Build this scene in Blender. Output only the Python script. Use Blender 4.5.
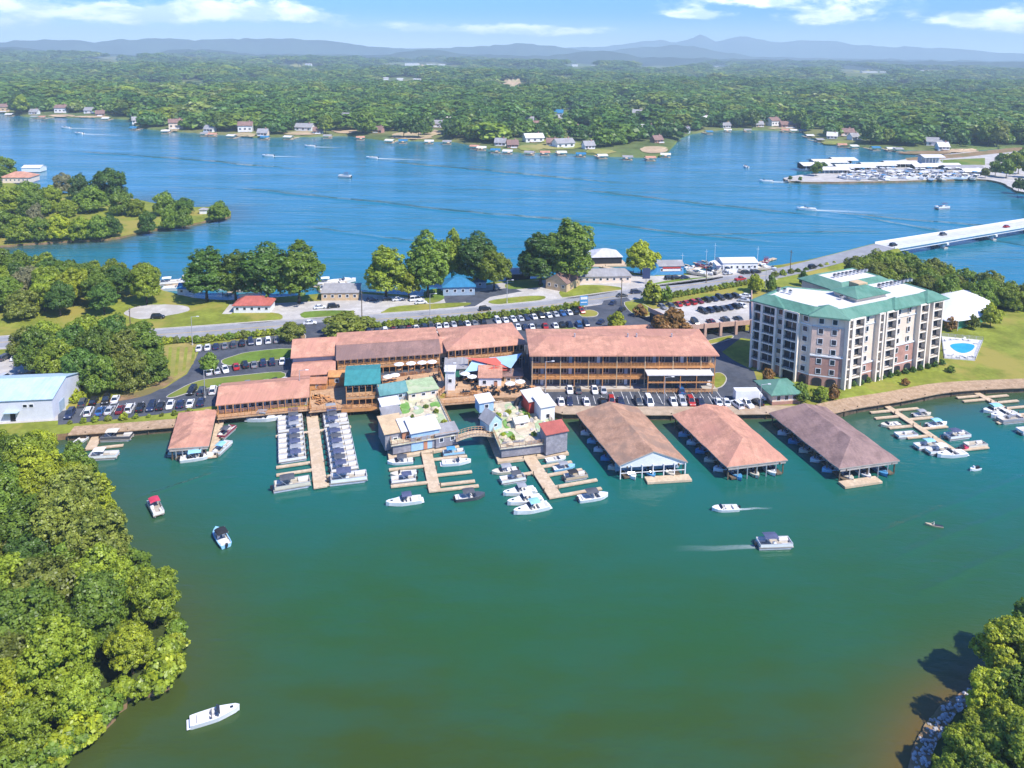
import bpy, bmesh, math, random
import numpy as np
from mathutils import Vector, Matrix, noise as mnoise
from mathutils.geometry import tessellate_polygon

for _o in list(bpy.data.objects): bpy.data.objects.remove(_o)
SC = bpy.context.scene
COL = SC.collection
R = math.radians
rnd = random.Random(7)

# ------------------------------------------------------------------ camera
CAM_H, FOC, V0 = 95.0, 760.0, 57.0
PITCH, ROLL = R(8.0), R(0.73)            # little pitch; the lens is shifted down, so uprights stay nearly upright
VP = V0 + FOC * math.tan(PITCH)
CAM_M = Matrix.Rotation(R(90) - PITCH, 3, 'X') @ Matrix.Rotation(ROLL, 3, 'Z')
cam = bpy.data.cameras.new('camera')
cam.sensor_fit = 'HORIZONTAL'; cam.sensor_width = 36.0; cam.lens = 36.0 * FOC / 1024
cam.shift_y = -(384 - VP) / 1024
cam.clip_start = 1.0; cam.clip_end = 80000.0
camo = bpy.data.objects.new('camera', cam); COL.objects.link(camo)
camo.location = (0, 0, CAM_H); camo.rotation_euler = CAM_M.to_euler()
SC.camera = camo

# ------------------------------------------------------------------ light
SUN_EL, SUN_AZ = R(52), R(130)            # azimuth clockwise from +Y: high, from the right and a little behind
sd = Vector((math.sin(SUN_AZ) * math.cos(SUN_EL), math.cos(SUN_AZ) * math.cos(SUN_EL), math.sin(SUN_EL)))
sun = bpy.data.lights.new('sun', 'SUN'); sun.energy = 4.6; sun.angle = R(0.5); sun.color = (1.0, 0.945, 0.86)
suno = bpy.data.objects.new('sun', sun); COL.objects.link(suno)
suno.rotation_euler = (-sd).to_track_quat('-Z', 'Y').to_euler()

SC.view_settings.view_transform = 'Standard'
SC.view_settings.look = 'None'
SC.view_settings.exposure = 0.58
SC.view_settings.gamma = 1.0
SC.cycles.use_denoising = True
SC.cycles.max_bounces = 5
SC.cycles.diffuse_bounces = 2
SC.cycles.glossy_bounces = 2
SC.cycles.transmission_bounces = 2
SC.cycles.transparent_max_bounces = 6
SC.cycles.volume_bounces = 0
SC.cycles.use_adaptive_sampling = True
SC.cycles.caustics_reflective = False
SC.cycles.caustics_refractive = False

# ------------------------------------------------------------------ node helpers
class NT:
    def __init__(s, tree): s.t = tree; s.n = tree.nodes; s.l = tree.links
    def node(s, typ, **kw):
        n = s.n.new(typ)
        for k, v in kw.items():
            if k.startswith('i_'):
                key = k[2:]; key = int(key) if key.isdigit() else key.replace('_', ' ')
                s.set(n, key, v)
            else: setattr(n, k, v)
        return n
    def set(s, n, key, v):
        if isinstance(v, bpy.types.NodeSocket): s.l.new(v, n.inputs[key])
        else: n.inputs[key].default_value = v
    def math(s, op, a, b=0.0, c=0.0, clamp=False):
        n = s.n.new('ShaderNodeMath'); n.operation = op; n.use_clamp = clamp
        for i, v in enumerate((a, b, c)): s.set(n, i, v)
        return n.outputs[0]
    def mix(s, f, a, b, mode='MIX'):
        n = s.n.new('ShaderNodeMix'); n.data_type = 'RGBA'; n.blend_type = mode; n.clamp_factor = True
        s.set(n, 0, f)
        for k, v in ((6, a), (7, b)):
            if isinstance(v, tuple) and len(v) == 3: v = (*v, 1)
            s.set(n, k, v)
        return n.outputs[2]
    def step(s, x, lo, hi):
        n = s.n.new('ShaderNodeMapRange'); n.interpolation_type = 'SMOOTHSTEP'
        s.set(n, 0, x); s.set(n, 1, lo); s.set(n, 2, hi)
        return n.outputs[0]
    def noise(s, vec, scale, detail=3.0, rough=0.55, dist=0.0):
        n = s.n.new('ShaderNodeTexNoise')
        if vec is not None: s.l.new(vec, n.inputs['Vector'])
        n.inputs['Scale'].default_value = scale; n.inputs['Detail'].default_value = detail
        n.inputs['Roughness'].default_value = rough; n.inputs['Distortion'].default_value = dist
        return n.outputs[0]
    def mapping(s, vec, scale=(1, 1, 1), rot=(0, 0, 0), loc=(0, 0, 0)):
        n = s.n.new('ShaderNodeMapping'); s.l.new(vec, n.inputs[0])
        n.inputs['Scale'].default_value = scale; n.inputs['Rotation'].default_value = rot; n.inputs['Location'].default_value = loc
        return n.outputs[0]

# ------------------------------------------------------------------ sky
def dirpx(u, v):
    return CAM_M @ Vector(((u - 512) / FOC, (VP - v) / FOC, -1))
def to_cam(x, y, z): return CAM_M.transposed() @ Vector((x, y, z - CAM_H))
def to_px(x, y, z):
    q = to_cam(x, y, z)
    return 512 - FOC * q.x / q.z, VP + FOC * q.y / q.z
world = bpy.data.worlds.new('World'); SC.world = world; world.use_nodes = True
W = NT(world.node_tree); W.n.clear()
sky = W.node('ShaderNodeTexSky', sky_type='NISHITA', sun_disc=False, sun_elevation=SUN_EL, sun_rotation=SUN_AZ,
             altitude=100.0, air_density=1.0, dust_density=0.4, ozone_density=2.5)
tc = W.node('ShaderNodeTexCoord')
sep = W.node('ShaderNodeSeparateXYZ'); W.l.new(tc.outputs['Generated'], sep.inputs[0])
tx = W.math('ARCTAN2', sep.outputs[0], sep.outputs[1]); tz = sep.outputs[2]
# a clear blue above the pale band at the horizon
up = W.step(tz, 0.004, 0.060)
col = W.mix(up, (1.02, 1.2, 1.38), (0.25, 0.63, 1.34))
col = W.mix(1.0, sky.outputs[0], col, 'MULTIPLY')
# clouds: soft bank shapes low over the horizon
cmb = W.node('ShaderNodeCombineXYZ'); W.l.new(tx, cmb.inputs[0]); W.l.new(W.math('MULTIPLY', tz, 2.6), cmb.inputs[1])
nz = W.noise(cmb.outputs[0], 15.0, 9.0, 0.62, 0.2)
nz2 = W.noise(W.mapping(cmb.outputs[0], loc=(0.0, -0.028, 0.35)), 15.0, 6.0, 0.6, 0.2)
def blob(u, v, su, sv):
    d = dirpx(u, v); d.normalize(); az, el = math.atan2(d.x, d.y), d.z
    a = W.math('DIVIDE', W.math('SUBTRACT', tx, az), su / FOC)
    b = W.math('DIVIDE', W.math('SUBTRACT', tz, el), sv / FOC)
    r2 = W.math('ADD', W.math('MULTIPLY', a, a), W.math('MULTIPLY', b, b))
    return W.math('EXPONENT', W.math('MULTIPLY', r2, -1.0))
tot = None
for b in [(235, 6, 70, 9), (305, 17, 36, 7), (150, 14, 70, 8), (480, 29, 95, 6), (560, 31, 40, 5), (770, 0, 100, 7), (825, 17, 42, 7), (965, 20, 38, 5.5), (700, 14, 40, 5), (1040, 24, 25, 6),
          (-150, 5, 160, 20), (1250, 10, 150, 18)]:
    g = blob(*b); tot = g if tot is None else W.math('ADD', tot, g)
dens = W.math('ADD', W.math('MULTIPLY', tot, 0.34), nz)
cl = W.math('MULTIPLY', W.step(dens, 0.60, 0.80), W.step(tot, 0.06, 0.5))
lit = W.step(nz2, 0.40, 0.60)
ccol = W.mix(lit, (6.4, 8.0, 9.8), (12.4, 12.8, 13.2))
col = W.mix(W.math('MULTIPLY', cl, 0.92), col, ccol)
veil = W.math('MULTIPLY', W.math('SUBTRACT', 1.0, W.step(tz, 0.0, 0.030)), 0.62)
col = W.mix(veil, col, (9.2, 11.2, 13.0))
bg = W.node('ShaderNodeBackground', i_Strength=0.12)
W.l.new(col, bg.inputs[0])
wo = W.node('ShaderNodeOutputWorld'); W.l.new(bg.outputs[0], wo.inputs[0])

# ------------------------------------------------------------------ geometry helpers
def P(u, v, z=0.0):
    """The place a line of sight meets the level z."""
    d = dirpx(u, v); k = (z - CAM_H) / d.z
    return Vector((d.x * k, d.y * k, z))
def PX(pts, z=0.0): return [P(u, v, z) for u, v in pts]
def XY(pts, z=0.0): return [(p.x, p.y) for p in PX(pts, z)]
LAND = 1.6

MATS = {}
def mat(name, col, rough=0.7, var=0.12, scale=0.6, spec=0.3, metal=0.0, bump=0.0, col2=None, obj_var=0.0, wear=None):
    """A procedural surface: base colour broken up by two noises, optional second colour and bump."""
    if name in MATS: return MATS[name]
    m = bpy.data.materials.new(name); m.use_nodes = True
    T = NT(m.node_tree); b = T.n['Principled BSDF']
    g = T.node('ShaderNodeNewGeometry')
    pos = g.outputs['Position']
    n1 = T.noise(pos, scale, 4.0, 0.6)
    lo = tuple(c * (1 - var) for c in col); hi = tuple(min(1, c * (1 + var)) for c in col)
    c = T.mix(T.step(n1, 0.3, 0.7), lo, hi)
    n3 = T.noise(pos, scale * 6.5, 3.0, 0.7)
    c = T.mix(1.0, c, T.mix(T.step(n3, 0.3, 0.7), (1 - var * 0.8,) * 3, (1 + var * 0.45,) * 3), 'MULTIPLY')
    if col2 is not None:
        n2 = T.noise(pos, scale * 0.35, 4.0, 0.65)
        c = T.mix(T.step(n2, 0.46, 0.62), c, col2)
    if 'roof' in name:
        st = T.noise(T.mapping(pos, (1.5, 0.12, 0.12)), 1.0, 4.0, 0.7)
        c = T.mix(1.0, c, T.mix(T.step(st, 0.3, 0.7), (0.92,) * 3, (1.08,) * 3), 'MULTIPLY')
    if obj_var:
        oi = T.node('ShaderNodeObjectInfo')
        hs = T.node('ShaderNodeHueSaturation'); hs.inputs['Hue'].default_value = 0.5
        T.l.new(T.math('ADD', T.math('MULTIPLY', oi.outputs['Random'], 2 * obj_var), 1 - obj_var), hs.inputs['Value'])
        T.l.new(c, hs.inputs['Color']); c = hs.outputs[0]
    T.l.new(c, b.inputs['Base Color'])
    b.inputs['Roughness'].default_value = rough
    b.inputs['Specular IOR Level'].default_value = spec
    b.inputs['Metallic'].default_value = metal
    if bump:
        bn = T.node('ShaderNodeBump', i_Strength=bump, i_Distance=0.05)
        T.l.new(T.noise(pos, scale * 6, 4.0), bn.inputs['Height']); T.l.new(bn.outputs[0], b.inputs['Normal'])
    MATS[name] = m
    return m

class MB:
    """Collects faces, then links them as ONE mesh."""
    def __init__(s): s.v = []; s.f = []; s.m = []; s.mats = []
    def mi(s, m):
        if m not in s.mats: s.mats.append(m)
        return s.mats.index(m)
    def face(s, pts, m):
        i = len(s.v); s.v += [tuple(p) for p in pts]; s.f.append(tuple(range(i, i + len(pts)))); s.m.append(s.mi(m))
    def grid(s, verts, faces, m):
        i = len(s.v); s.v += [tuple(p) for p in verts]; k = s.mi(m)
        for f in faces: s.f.append(tuple(a + i for a in f)); s.m.append(k)
    def box(s, c, d, m, rz=0.0):
        x, y, z = (q / 2 for q in d); ca, sa = math.cos(rz), math.sin(rz)
        vs = []
        for dz in (-z, z):
            for dx, dy in ((-x, -y), (x, -y), (x, y), (-x, y)):
                vs.append((c[0] + dx * ca - dy * sa, c[1] + dx * sa + dy * ca, c[2] + dz))
        s.grid(vs, [(3, 2, 1, 0), (4, 5, 6, 7), (0, 1, 5, 4), (1, 2, 6, 5), (2, 3, 7, 6), (3, 0, 4, 7)], m)
        return s
    def bar(s, a, b, w, h, m):
        """a box from a to b (bottom centre line), w wide and h high"""
        a, b = Vector(a), Vector(b); d = b - a; n = Vector((-d.y, d.x, 0))
        if n.length < 1e-6: n = Vector((1, 0, 0))
        n = n.normalized() * (w / 2); upv = Vector((0, 0, h))
        vs = [a - n, a + n, b + n, b - n, a - n + upv, a + n + upv, b + n + upv, b - n + upv]
        s.grid(vs, [(0, 1, 2, 3), (7, 6, 5, 4), (4, 5, 1, 0), (5, 6, 2, 1), (6, 7, 3, 2), (7, 4, 0, 3)], m)
        return s
    def prism(s, poly, z0, z1, m, mtop=None, bottom=True):
        poly = [tuple(p[:2]) for p in poly]
        ar = sum(poly[i][0] * poly[(i + 1) % len(poly)][1] - poly[(i + 1) % len(poly)][0] * poly[i][1] for i in range(len(poly)))
        if ar < 0: poly = poly[::-1]
        n = len(poly)
        tri = [t if tri_up(poly, t) else (t[0], t[2], t[1]) for t in tessellate_polygon([[Vector((x, y, 0)) for x, y in poly]])]
        s.grid([(x, y, z1) for x, y in poly], tri, mtop or m)
        if bottom: s.grid([(x, y, z0) for x, y in poly], [t[::-1] for t in tri], m)
        vs = [(x, y, z0) for x, y in poly] + [(x, y, z1) for x, y in poly]
        s.grid(vs, [(i, (i + 1) % n, n + (i + 1) % n, n + i) for i in range(n)], m)
        return s
    def sheet(s, poly, z, m):
        poly = [tuple(p[:2]) for p in poly]
        tri = [t if tri_up(poly, t) else (t[0], t[2], t[1]) for t in tessellate_polygon([[Vector((x, y, 0)) for x, y in poly]])]
        s.grid([(x, y, z) for x, y in poly], tri, m)
        return s
    def tube(s, a, b, r0, r1, m, n=6, cap=True):
        a, b = Vector(a), Vector(b); q = (b - a).to_track_quat('Z', 'Y')
        vs = []
        for p, r in ((a, r0), (b, r1)):
            for i in range(n):
                t = 2 * math.pi * i / n
                vs.append(p + q @ Vector((r * math.cos(t), r * math.sin(t), 0)))
        fs = [(i, (i + 1) % n, n + (i + 1) % n, n + i) for i in range(n)]
        if cap: fs += [tuple(range(n))[::-1], tuple(range(n, 2 * n))]
        s.grid(vs, fs, m)
        return s
    def loft(s, rings, m, closed=True, caps=True):
        n = len(rings[0]); vs = [p for r in rings for p in r]; fs = []
        for k in range(len(rings) - 1):
            for i in range(n if closed else n - 1):
                j = (i + 1) % n
                fs.append((k * n + i, k * n + j, (k + 1) * n + j, (k + 1) * n + i))
        if caps and closed: fs += [tuple(range(n))[::-1], tuple(range((len(rings) - 1) * n, len(rings) * n))]
        s.grid(vs, fs, m)
        return s
    def mesh(s, name, smooth=False):
        me = bpy.data.meshes.new(name); me.from_pydata(s.v, [], s.f)
        for m in s.mats: me.materials.append(m)
        me.polygons.foreach_set('material_index', s.m)
        if smooth: me.polygons.foreach_set('use_smooth', [True] * len(s.f))
        me.update()
        return me
    def build(s, name, parent=None, smooth=False, org=None, **tags):
        if org is not None: s.v = [(p[0] - org[0], p[1] - org[1], p[2] - org[2]) for p in s.v]
        return link(name, s.mesh(name, smooth), parent, **tags)
def tri_up(poly, t):
    a, b, c = (poly[i] for i in t)
    return (b[0] - a[0]) * (c[1] - a[1]) - (b[1] - a[1]) * (c[0] - a[0]) > 0
def link(name, data, parent=None, loc=None, rz=0.0, **tags):
    o = bpy.data.objects.new(name, data); COL.objects.link(o)
    if parent is not None: o.parent = parent
    if loc is not None: o.location = loc
    if rz: o.rotation_euler = (0, 0, rz)
    for k, v in tags.items():
        if v is not None: o[k] = v
    return o
def thing(name, label, category, loc=(0, 0, 0), rz=0.0, group=None):
    return link(name, None, None, loc, rz, label=label, category=category, group=group)
def structure(name, mb_or_mesh, **kw):
    me = mb_or_mesh.mesh(name) if isinstance(mb_or_mesh, MB) else mb_or_mesh
    return link(name, me, kind='structure')
def place(name, parts, label, category, loc, rz=0.0, group=None, scale=None):
    """A thing from a list of (part name, mesh, parent part index or None); meshes may be shared."""
    t = thing(name, label, category, loc, rz, group)
    if scale: t.scale = scale if not isinstance(scale, (int, float)) else (scale,) * 3
    made = []
    for pn, me, up in parts:
        made.append(link(pn, me, t if up is None else made[up]))
    return t
ORD = ('first second third fourth fifth sixth seventh eighth ninth tenth eleventh twelfth thirteenth fourteenth fifteenth sixteenth '
       'seventeenth eighteenth nineteenth twentieth').split()
def ordw(i):
    if i < 20: return ORD[i]
    t = ['twenty', 'thirty', 'forty', 'fifty', 'sixty', 'seventy', 'eighty', 'ninety'][(i + 1) // 10 - 2]
    u = (i + 1) % 10
    return t + '-' + ORD[u - 1] if u else {'twenty': 'twentieth', 'thirty': 'thirtieth', 'forty': 'fortieth', 'fifty': 'fiftieth', 'sixty': 'sixtieth', 'seventy': 'seventieth', 'eighty': 'eightieth', 'ninety': 'ninetieth'}[t]
def inside(p, poly):
    x, y = p[0], p[1]; c = False; j = len(poly) - 1
    for i in range(len(poly)):
        xi, yi = poly[i][0], poly[i][1]; xj, yj = poly[j][0], poly[j][1]
        if (yi > y) != (yj > y) and x < (xj - xi) * (y - yi) / (yj - yi) + xi: c = not c
        j = i
    return c
def smooth_line(pts, n=6, jit=0.0, closed=False, seed=1):
    """Catmull-Rom through pts, with a little unevenness"""
    r = random.Random(seed); out = []; k = len(pts)
    idx = range(k) if closed else range(k - 1)
    for i in idx:
        g = lambda j: Vector(pts[j % k][:2]) if closed else Vector(pts[min(max(j, 0), k - 1)][:2])
        a, b, c, d = g(i - 1), g(i), g(i + 1), g(i + 2)
        for t in range(n):
            t /= n
            q = 0.5 * (2 * b + (c - a) * t + (2 * a - 5 * b + 4 * c - d) * t * t + (3 * b - a - 3 * c + d) * t ** 3)
            out.append((q.x + r.uniform(-jit, jit), q.y + r.uniform(-jit, jit)))
    if not closed: out.append(tuple(pts[-1][:2]))
    return out
def offset_line(pts, d):
    out = []
    for i in range(len(pts)):
        a = Vector(pts[max(i - 1, 0)][:2]); b = Vector(pts[min(i + 1, len(pts) - 1)][:2])
        t = (b - a).normalized(); n = Vector((-t.y, t.x))
        out.append((pts[i][0] + n.x * d, pts[i][1] + n.y * d))
    return out
def strip(pts, w0, w1):
    """closed outline of a band along pts, from offset w0 to w1"""
    return offset_line(pts, w0) + offset_line(pts, w1)[::-1]
def seg_dist(px, py, lines):
    """numpy: least distance from points to polylines"""
    best = np.full(px.shape, 1e9)
    for ln in lines:
        for a, b in zip(ln[:-1], ln[1:]):
            ax, ay = a[0], a[1]; dx, dy = b[0] - ax, b[1] - ay
            L = dx * dx + dy * dy + 1e-9
            t = np.clip(((px - ax) * dx + (py - ay) * dy) / L, 0, 1)
            best = np.minimum(best, np.hypot(px - ax - t * dx, py - ay - t * dy))
    return best
# ------------------------------------------------------------------ outlines of the shores (places on the ground)
FRONT_SHORE = XY([(-320, 470), (-60, 440), (20, 438), (70, 433), (110, 430), (150, 427), (196, 422), (216, 411), (262, 409), (310, 408), (350, 406), (385, 404), (440, 399),
                  (480, 397), (520, 398), (548, 408), (562, 412), (640, 413), (700, 413), (765, 412), (828, 412), (856, 406), (900, 399), (950, 390), (1024, 386), (1120, 383), (1400, 372)], LAND)
BACK_SHORE = XY([(1400, 300), (1180, 300), (1060, 300), (1000, 291), (960, 279), (930, 267), (908, 259), (893, 252), (884, 252), (868, 256), (850, 258), (800, 263), (760, 267), (715, 271), (690, 273), (650, 274),
                 (620, 272), (590, 281), (560, 277), (505, 281), (480, 284), (440, 291), (420, 296), (350, 291), (318, 294), (250, 299), (215, 300), (185, 296), (165, 291), (125, 281), (60, 273),
                 (0, 276), (-120, 282), (-320, 300)], LAND)
BACK_SHORE = smooth_line(BACK_SHORE, 3, 0.5, seed=5)
PENINSULA = smooth_line(XY([(-260, 250), (-60, 248), (20, 244), (60, 241), (95, 240), (118, 237), (150, 230), (175, 226), (195, 223), (215, 219), (229, 216), (230, 210), (215, 207), (190, 207), (165, 205),
                            (140, 200), (110, 196), (60, 192), (20, 185), (2, 180), (-60, 168), (-260, 160)], 1.0), 4, 0.7, closed=True, seed=3)
WOOD_EDGE = XY([(-190, 400), (-60, 414), (0, 422), (40, 427), (66, 436), (92, 455), (108, 478), (118, 500), (138, 518), (152, 535), (170, 547), (184, 570), (189, 600), (180, 625), (170, 640),
                (130, 655), (118, 670), (90, 690), (68, 700), (62, 715), (22, 725), (14, 740), (-10, 752), (-60, 790), (-200, 830)], 9.0)
WOOD_SHORE = smooth_line(offset_line(WOOD_EDGE, -1.6), 4, 0.5, seed=9)
RIGHT_SHORE = smooth_line(XY([(1300, 640), (1120, 650), (1040, 664), (985, 682), (955, 698), (938, 710), (926, 725), (915, 745), (908, 770), (902, 800), (900, 860), (930, 940)], 0.0), 5, 0.12, seed=4)
MARINA_LAND = smooth_line(XY([(784, 178), (800, 181.5), (860, 181.5), (930, 180), (978, 179), (1000, 182), (1012, 188), (1030, 193), (1140, 204), (1300, 206), (1300, 146), (1100, 146), (985, 151), (940, 155),
                              (900, 160), (870, 167), (835, 172), (800, 175)], 1.5), 3, 0.6, closed=True, seed=8)
FAR_UV = [(-900, 112), (-400, 110), (-160, 109), (0, 112.5), (25, 117), (100, 118.5), (131, 120), (136, 128), (160, 131), (205, 134), (255, 138), (300, 137.5), (345, 136), (385, 141), (440, 142), (455, 142.5), (490, 150),
          (520, 153), (560, 153), (610, 157), (655, 158.5), (667, 154), (674, 146), (680, 139), (692, 134), (720, 130.5), (770, 130.5), (800, 131), (807, 137), (822, 143), (850, 147), (900, 150), (960, 152),
          (985, 150), (1040, 147), (1200, 150), (2000, 160)]
FAR_PTS = [P(u, v, 0.0) for u, v in FAR_UV]
FAR_AZ = np.array([math.atan2(p.x, p.y) for p in FAR_PTS]); FAR_D = np.array([math.hypot(p.x, p.y) for p in FAR_PTS])
def far_shore(az):
    a = math.degrees(az)
    return float(np.interp(az, FAR_AZ, FAR_D)) + 6 * mnoise.noise(Vector((a * 1.9, 3.1, 0))) + 3 * mnoise.noise(Vector((a * 6.0, 1.1, 0)))
def ss(x, a, b):
    t = min(1.0, max(0.0, (x - a) / (b - a))); return t * t * (3 - 2 * t)
def far_height(az, ds):
    """height of the wooded hills, ds metres behind their shore"""
    d = ds + 900; x, y = math.sin(az) * d, math.cos(az) * d
    n1 = mnoise.fractal(Vector((x / 420, y / 420, 1.3)), 0.9, 2.0, 3)
    n2 = mnoise.fractal(Vector((x / 1000, y / 520, 7.3)), 0.9, 2.0, 3)
    n3 = mnoise.noise(Vector((x / 95, y / 120, 2.7)))
    h = 1.9 + ss(ds, 30, 160) * 6.5 * n3 + ss(ds, 3, 260) * (7 + 9 * n1) + ss(ds, 350, 1500) * (8 + 26 * n2) + ss(ds, 1900, 4600) * (26 + 20 * n2)
    return max(h, 1.2 if ds > 3 else -5) if ds > 3.9 else -1.0 + ds * 0.7

# ------------------------------------------------------------------ ground materials
M_GRASS = mat('lawn', (0.215, 0.245, 0.035), 0.9, 0.22, 0.12, 0.1, bump=0.3, col2=(0.31, 0.265, 0.06))
M_GRASS2 = mat('mown grass', (0.13, 0.20, 0.03), 0.9, 0.2, 0.1, 0.1, bump=0.3, col2=(0.20, 0.22, 0.045))
M_DRY = mat('dry grass', (0.34, 0.27, 0.09), 0.9, 0.2, 0.15, 0.1, bump=0.2, col2=(0.24, 0.24, 0.06))
M_EARTH = mat('earth bank', (0.30, 0.19, 0.105), 0.95, 0.25, 0.25, 0.1, bump=0.4, col2=(0.19, 0.16, 0.06))
M_FLOOR = mat('wood floor soil', (0.055, 0.075, 0.02), 0.95, 0.3, 0.3, 0.1, bump=0.3)
M_FARLAND = mat('wooded hill ground', (0.12, 0.16, 0.045), 0.95, 0.3, 0.012, 0.1, col2=(0.20, 0.20, 0.07))
M_ASPH = mat('asphalt', (0.072, 0.080, 0.098), 0.85, 0.2, 0.35, 0.25, bump=0.25, col2=(0.095, 0.10, 0.115))
M_ROAD = mat('old road asphalt', (0.30, 0.30, 0.305), 0.9, 0.1, 0.25, 0.2, bump=0.2, col2=(0.26, 0.26, 0.265))
M_GRAVEL = mat('pale gravel', (0.50, 0.47, 0.43), 0.95, 0.14, 0.3, 0.1, bump=0.4, col2=(0.42, 0.39, 0.35))
M_CONC = mat('concrete', (0.50, 0.46, 0.40), 0.85, 0.12, 0.4, 0.2, bump=0.2, col2=(0.43, 0.39, 0.34))
M_TANCONC = mat('tan promenade', (0.46, 0.35, 0.24), 0.85, 0.15, 0.5, 0.2, bump=0.2, col2=(0.40, 0.29, 0.19))
M_MARK = mat('road paint', (0.78, 0.78, 0.76), 0.7, 0.1, 1.0)
M_YMARK = mat('yellow road paint', (0.65, 0.42, 0.06), 0.7, 0.1, 1.0)
M_WALL = mat('sea wall timber', (0.16, 0.12, 0.08), 0.9, 0.3, 0.7, 0.1, bump=0.4)
M_ROCK = mat('pale rubble', (0.50, 0.48, 0.46), 0.9, 0.3, 0.9, 0.2, bump=0.5, obj_var=0.1)

# ------------------------------------------------------------------ land
mb = MB(); mb.prism(FRONT_SHORE + BACK_SHORE, -2.0, LAND, M_EARTH, M_GRASS); structure('ground', mb)
mb = MB(); mb.prism(PENINSULA, -2.0, 1.0, M_EARTH, M_GRASS); structure('peninsula_ground', mb)
mb = MB(); mb.prism(WOOD_SHORE + [(-150, 30), (-260, 120), (-220, 190)], -2.0, 0.9, M_EARTH, M_FLOOR); structure('wood_ground', mb)
mb = MB(); mb.prism(RIGHT_SHORE + [(160, 40), (200, 110)], -2.0, 0.35, M_EARTH, M_EARTH)
inner = offset_line(RIGHT_SHORE, 2.4)
mb.prism(inner + [(158, 42), (196, 108)], 0.3, 1.1, M_EARTH, M_FLOOR); structure('bank_ground', mb)
mb = MB(); mb.prism(MARINA_LAND, -2.0, 1.5, M_EARTH, M_GRAVEL); structure('marina_ground', mb)

AZS = np.radians(np.arange(-52, 52.01, 0.2))
DS = [0, 4, 10, 25, 50, 90, 140, 200, 270, 350, 450, 570, 700, 850, 1020, 1220, 1450, 1700, 2000, 2350, 2750, 3200, 3700, 4300, 4700, 5500, 6400]
vs = []
for az in AZS:
    d0 = far_shore(az)
    for ds in DS:
        vs.append(((d0 + ds) * math.sin(az), (d0 + ds) * math.cos(az), far_height(az, ds)))
nd = len(DS)
fs = [(i * nd + j, (i + 1) * nd + j, (i + 1) * nd + j + 1, i * nd + j + 1) for i in range(len(AZS) - 1) for j in range(nd - 1)]
mb = MB(); mb.grid(vs, fs, M_FARLAND); me = mb.mesh('far_hills', True); structure('far_hills', me)

# mountains on the horizon
def mountain(name, dist, prof, m, seed):
    """a range: prof = (u, v of its crest); ridged slopes in front of and behind the crest"""
    el = []
    for u, v in prof:
        d = dirpx(u, v); el.append(d.z / math.hypot(d.x, d.y))
    az = [math.atan2(dirpx(u, v).x, dirpx(u, v).y) for u, v in prof]
    A = np.linspace(az[0], az[-1], 260); vs = []
    prf = [(-1.0, -0.1), (-0.75, 0.13), (-0.5, 0.36), (-0.25, 0.68), (0.0, 1.0), (0.3, 0.6), (1.0, -0.1)]
    for a in A:
        h = CAM_H + dist * float(np.interp(a, az, el))
        h += 24 * (dist / 12000) * mnoise.fractal(Vector((math.degrees(a) * 0.9, seed, 0)), 0.9, 2.0, 4)
        for s, f in prf:
            rr = dist + s * 700 + 160 * f * mnoise.noise(Vector((math.degrees(a) * 0.8, s * 2, seed)))
            z = h * f + (0 if f in (1.0, -0.1) else 0.16 * h * mnoise.noise(Vector((math.degrees(a) * 1.6, s * 3, seed + 5))))
            vs.append((rr * math.sin(a), rr * math.cos(a), z if f > 0 else 1.0))
    k = len(prf)
    fs = [(i * k + j, (i + 1) * k + j, (i + 1) * k + j + 1, i * k + j + 1) for i in range(len(A) - 1) for j in range(k - 1)]
    mb = MB(); mb.grid(vs, fs, m); structure(name, mb.mesh(name, True))
M_MTN = mat('mountain woods', (0.045, 0.07, 0.04), 0.95, 0.3, 0.002, 0.1)
mountain('mountain_range', 6800, [(-500, 53), (-200, 52), (0, 47), (20, 47), (60, 53), (140, 55), (165, 51), (185, 49), (215, 50), (250, 54), (380, 55), (420, 50), (435, 49), (460, 54), (540, 56),
                                   (575, 53), (600, 50), (620, 53), (640, 57), (800, 60), (1000, 62), (1500, 62)], M_MTN, 2.0)
mountain('mountain_range', 9200, [(-500, 50), (-100, 44), (0, 42), (60, 39), (90, 42), (150, 38), (200, 40), (260, 38), (320, 40), (360, 45), (400, 49), (470, 47), (520, 43), (560, 47), (600, 52), (640, 47), (690, 45),
                                   (720, 52), (760, 57), (1000, 61), (1500, 60)], M_MTN, 9.0)
mountain('mountain_range', 12600, [(-500, 50), (300, 50), (500, 47), (600, 47), (640, 42), (660, 40), (680, 42), (700, 35), (716, 41), (745, 36), (770, 42), (820, 40), (870, 46), (950, 48), (1000, 53), (1100, 55), (1500, 52)], M_MTN, 15.0)

# ------------------------------------------------------------------ water
shore_lines = [FRONT_SHORE, WOOD_SHORE, RIGHT_SHORE]
xs = np.concatenate([np.linspace(-9000, -300, 14)[:-1], np.linspace(-300, -120, 19)[:-1], np.arange(-120, 170, 3.0), np.linspace(170, 420, 20), np.linspace(420, 9000, 14)[1:]])
ys = np.concatenate([np.array([-400, -100, 20, 40]), np.arange(50, 236, 2.5), np.linspace(240, 460, 40), np.linspace(480, 3600, 50)])
X, Y = np.meshgrid(xs, ys); xf, yf = X.ravel(), Y.ravel()
near = (yf < 300) & (np.abs(xf) < 320)
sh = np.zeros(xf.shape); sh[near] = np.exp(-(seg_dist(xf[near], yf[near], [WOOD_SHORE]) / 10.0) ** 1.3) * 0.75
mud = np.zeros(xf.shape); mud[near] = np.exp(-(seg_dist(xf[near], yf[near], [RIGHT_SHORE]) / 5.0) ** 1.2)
sh[near] = np.maximum(sh[near], 0.8 * np.exp(-(seg_dist(xf[near], yf[near], [FRONT_SHORE]) / 11.0) ** 1.5))
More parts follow.
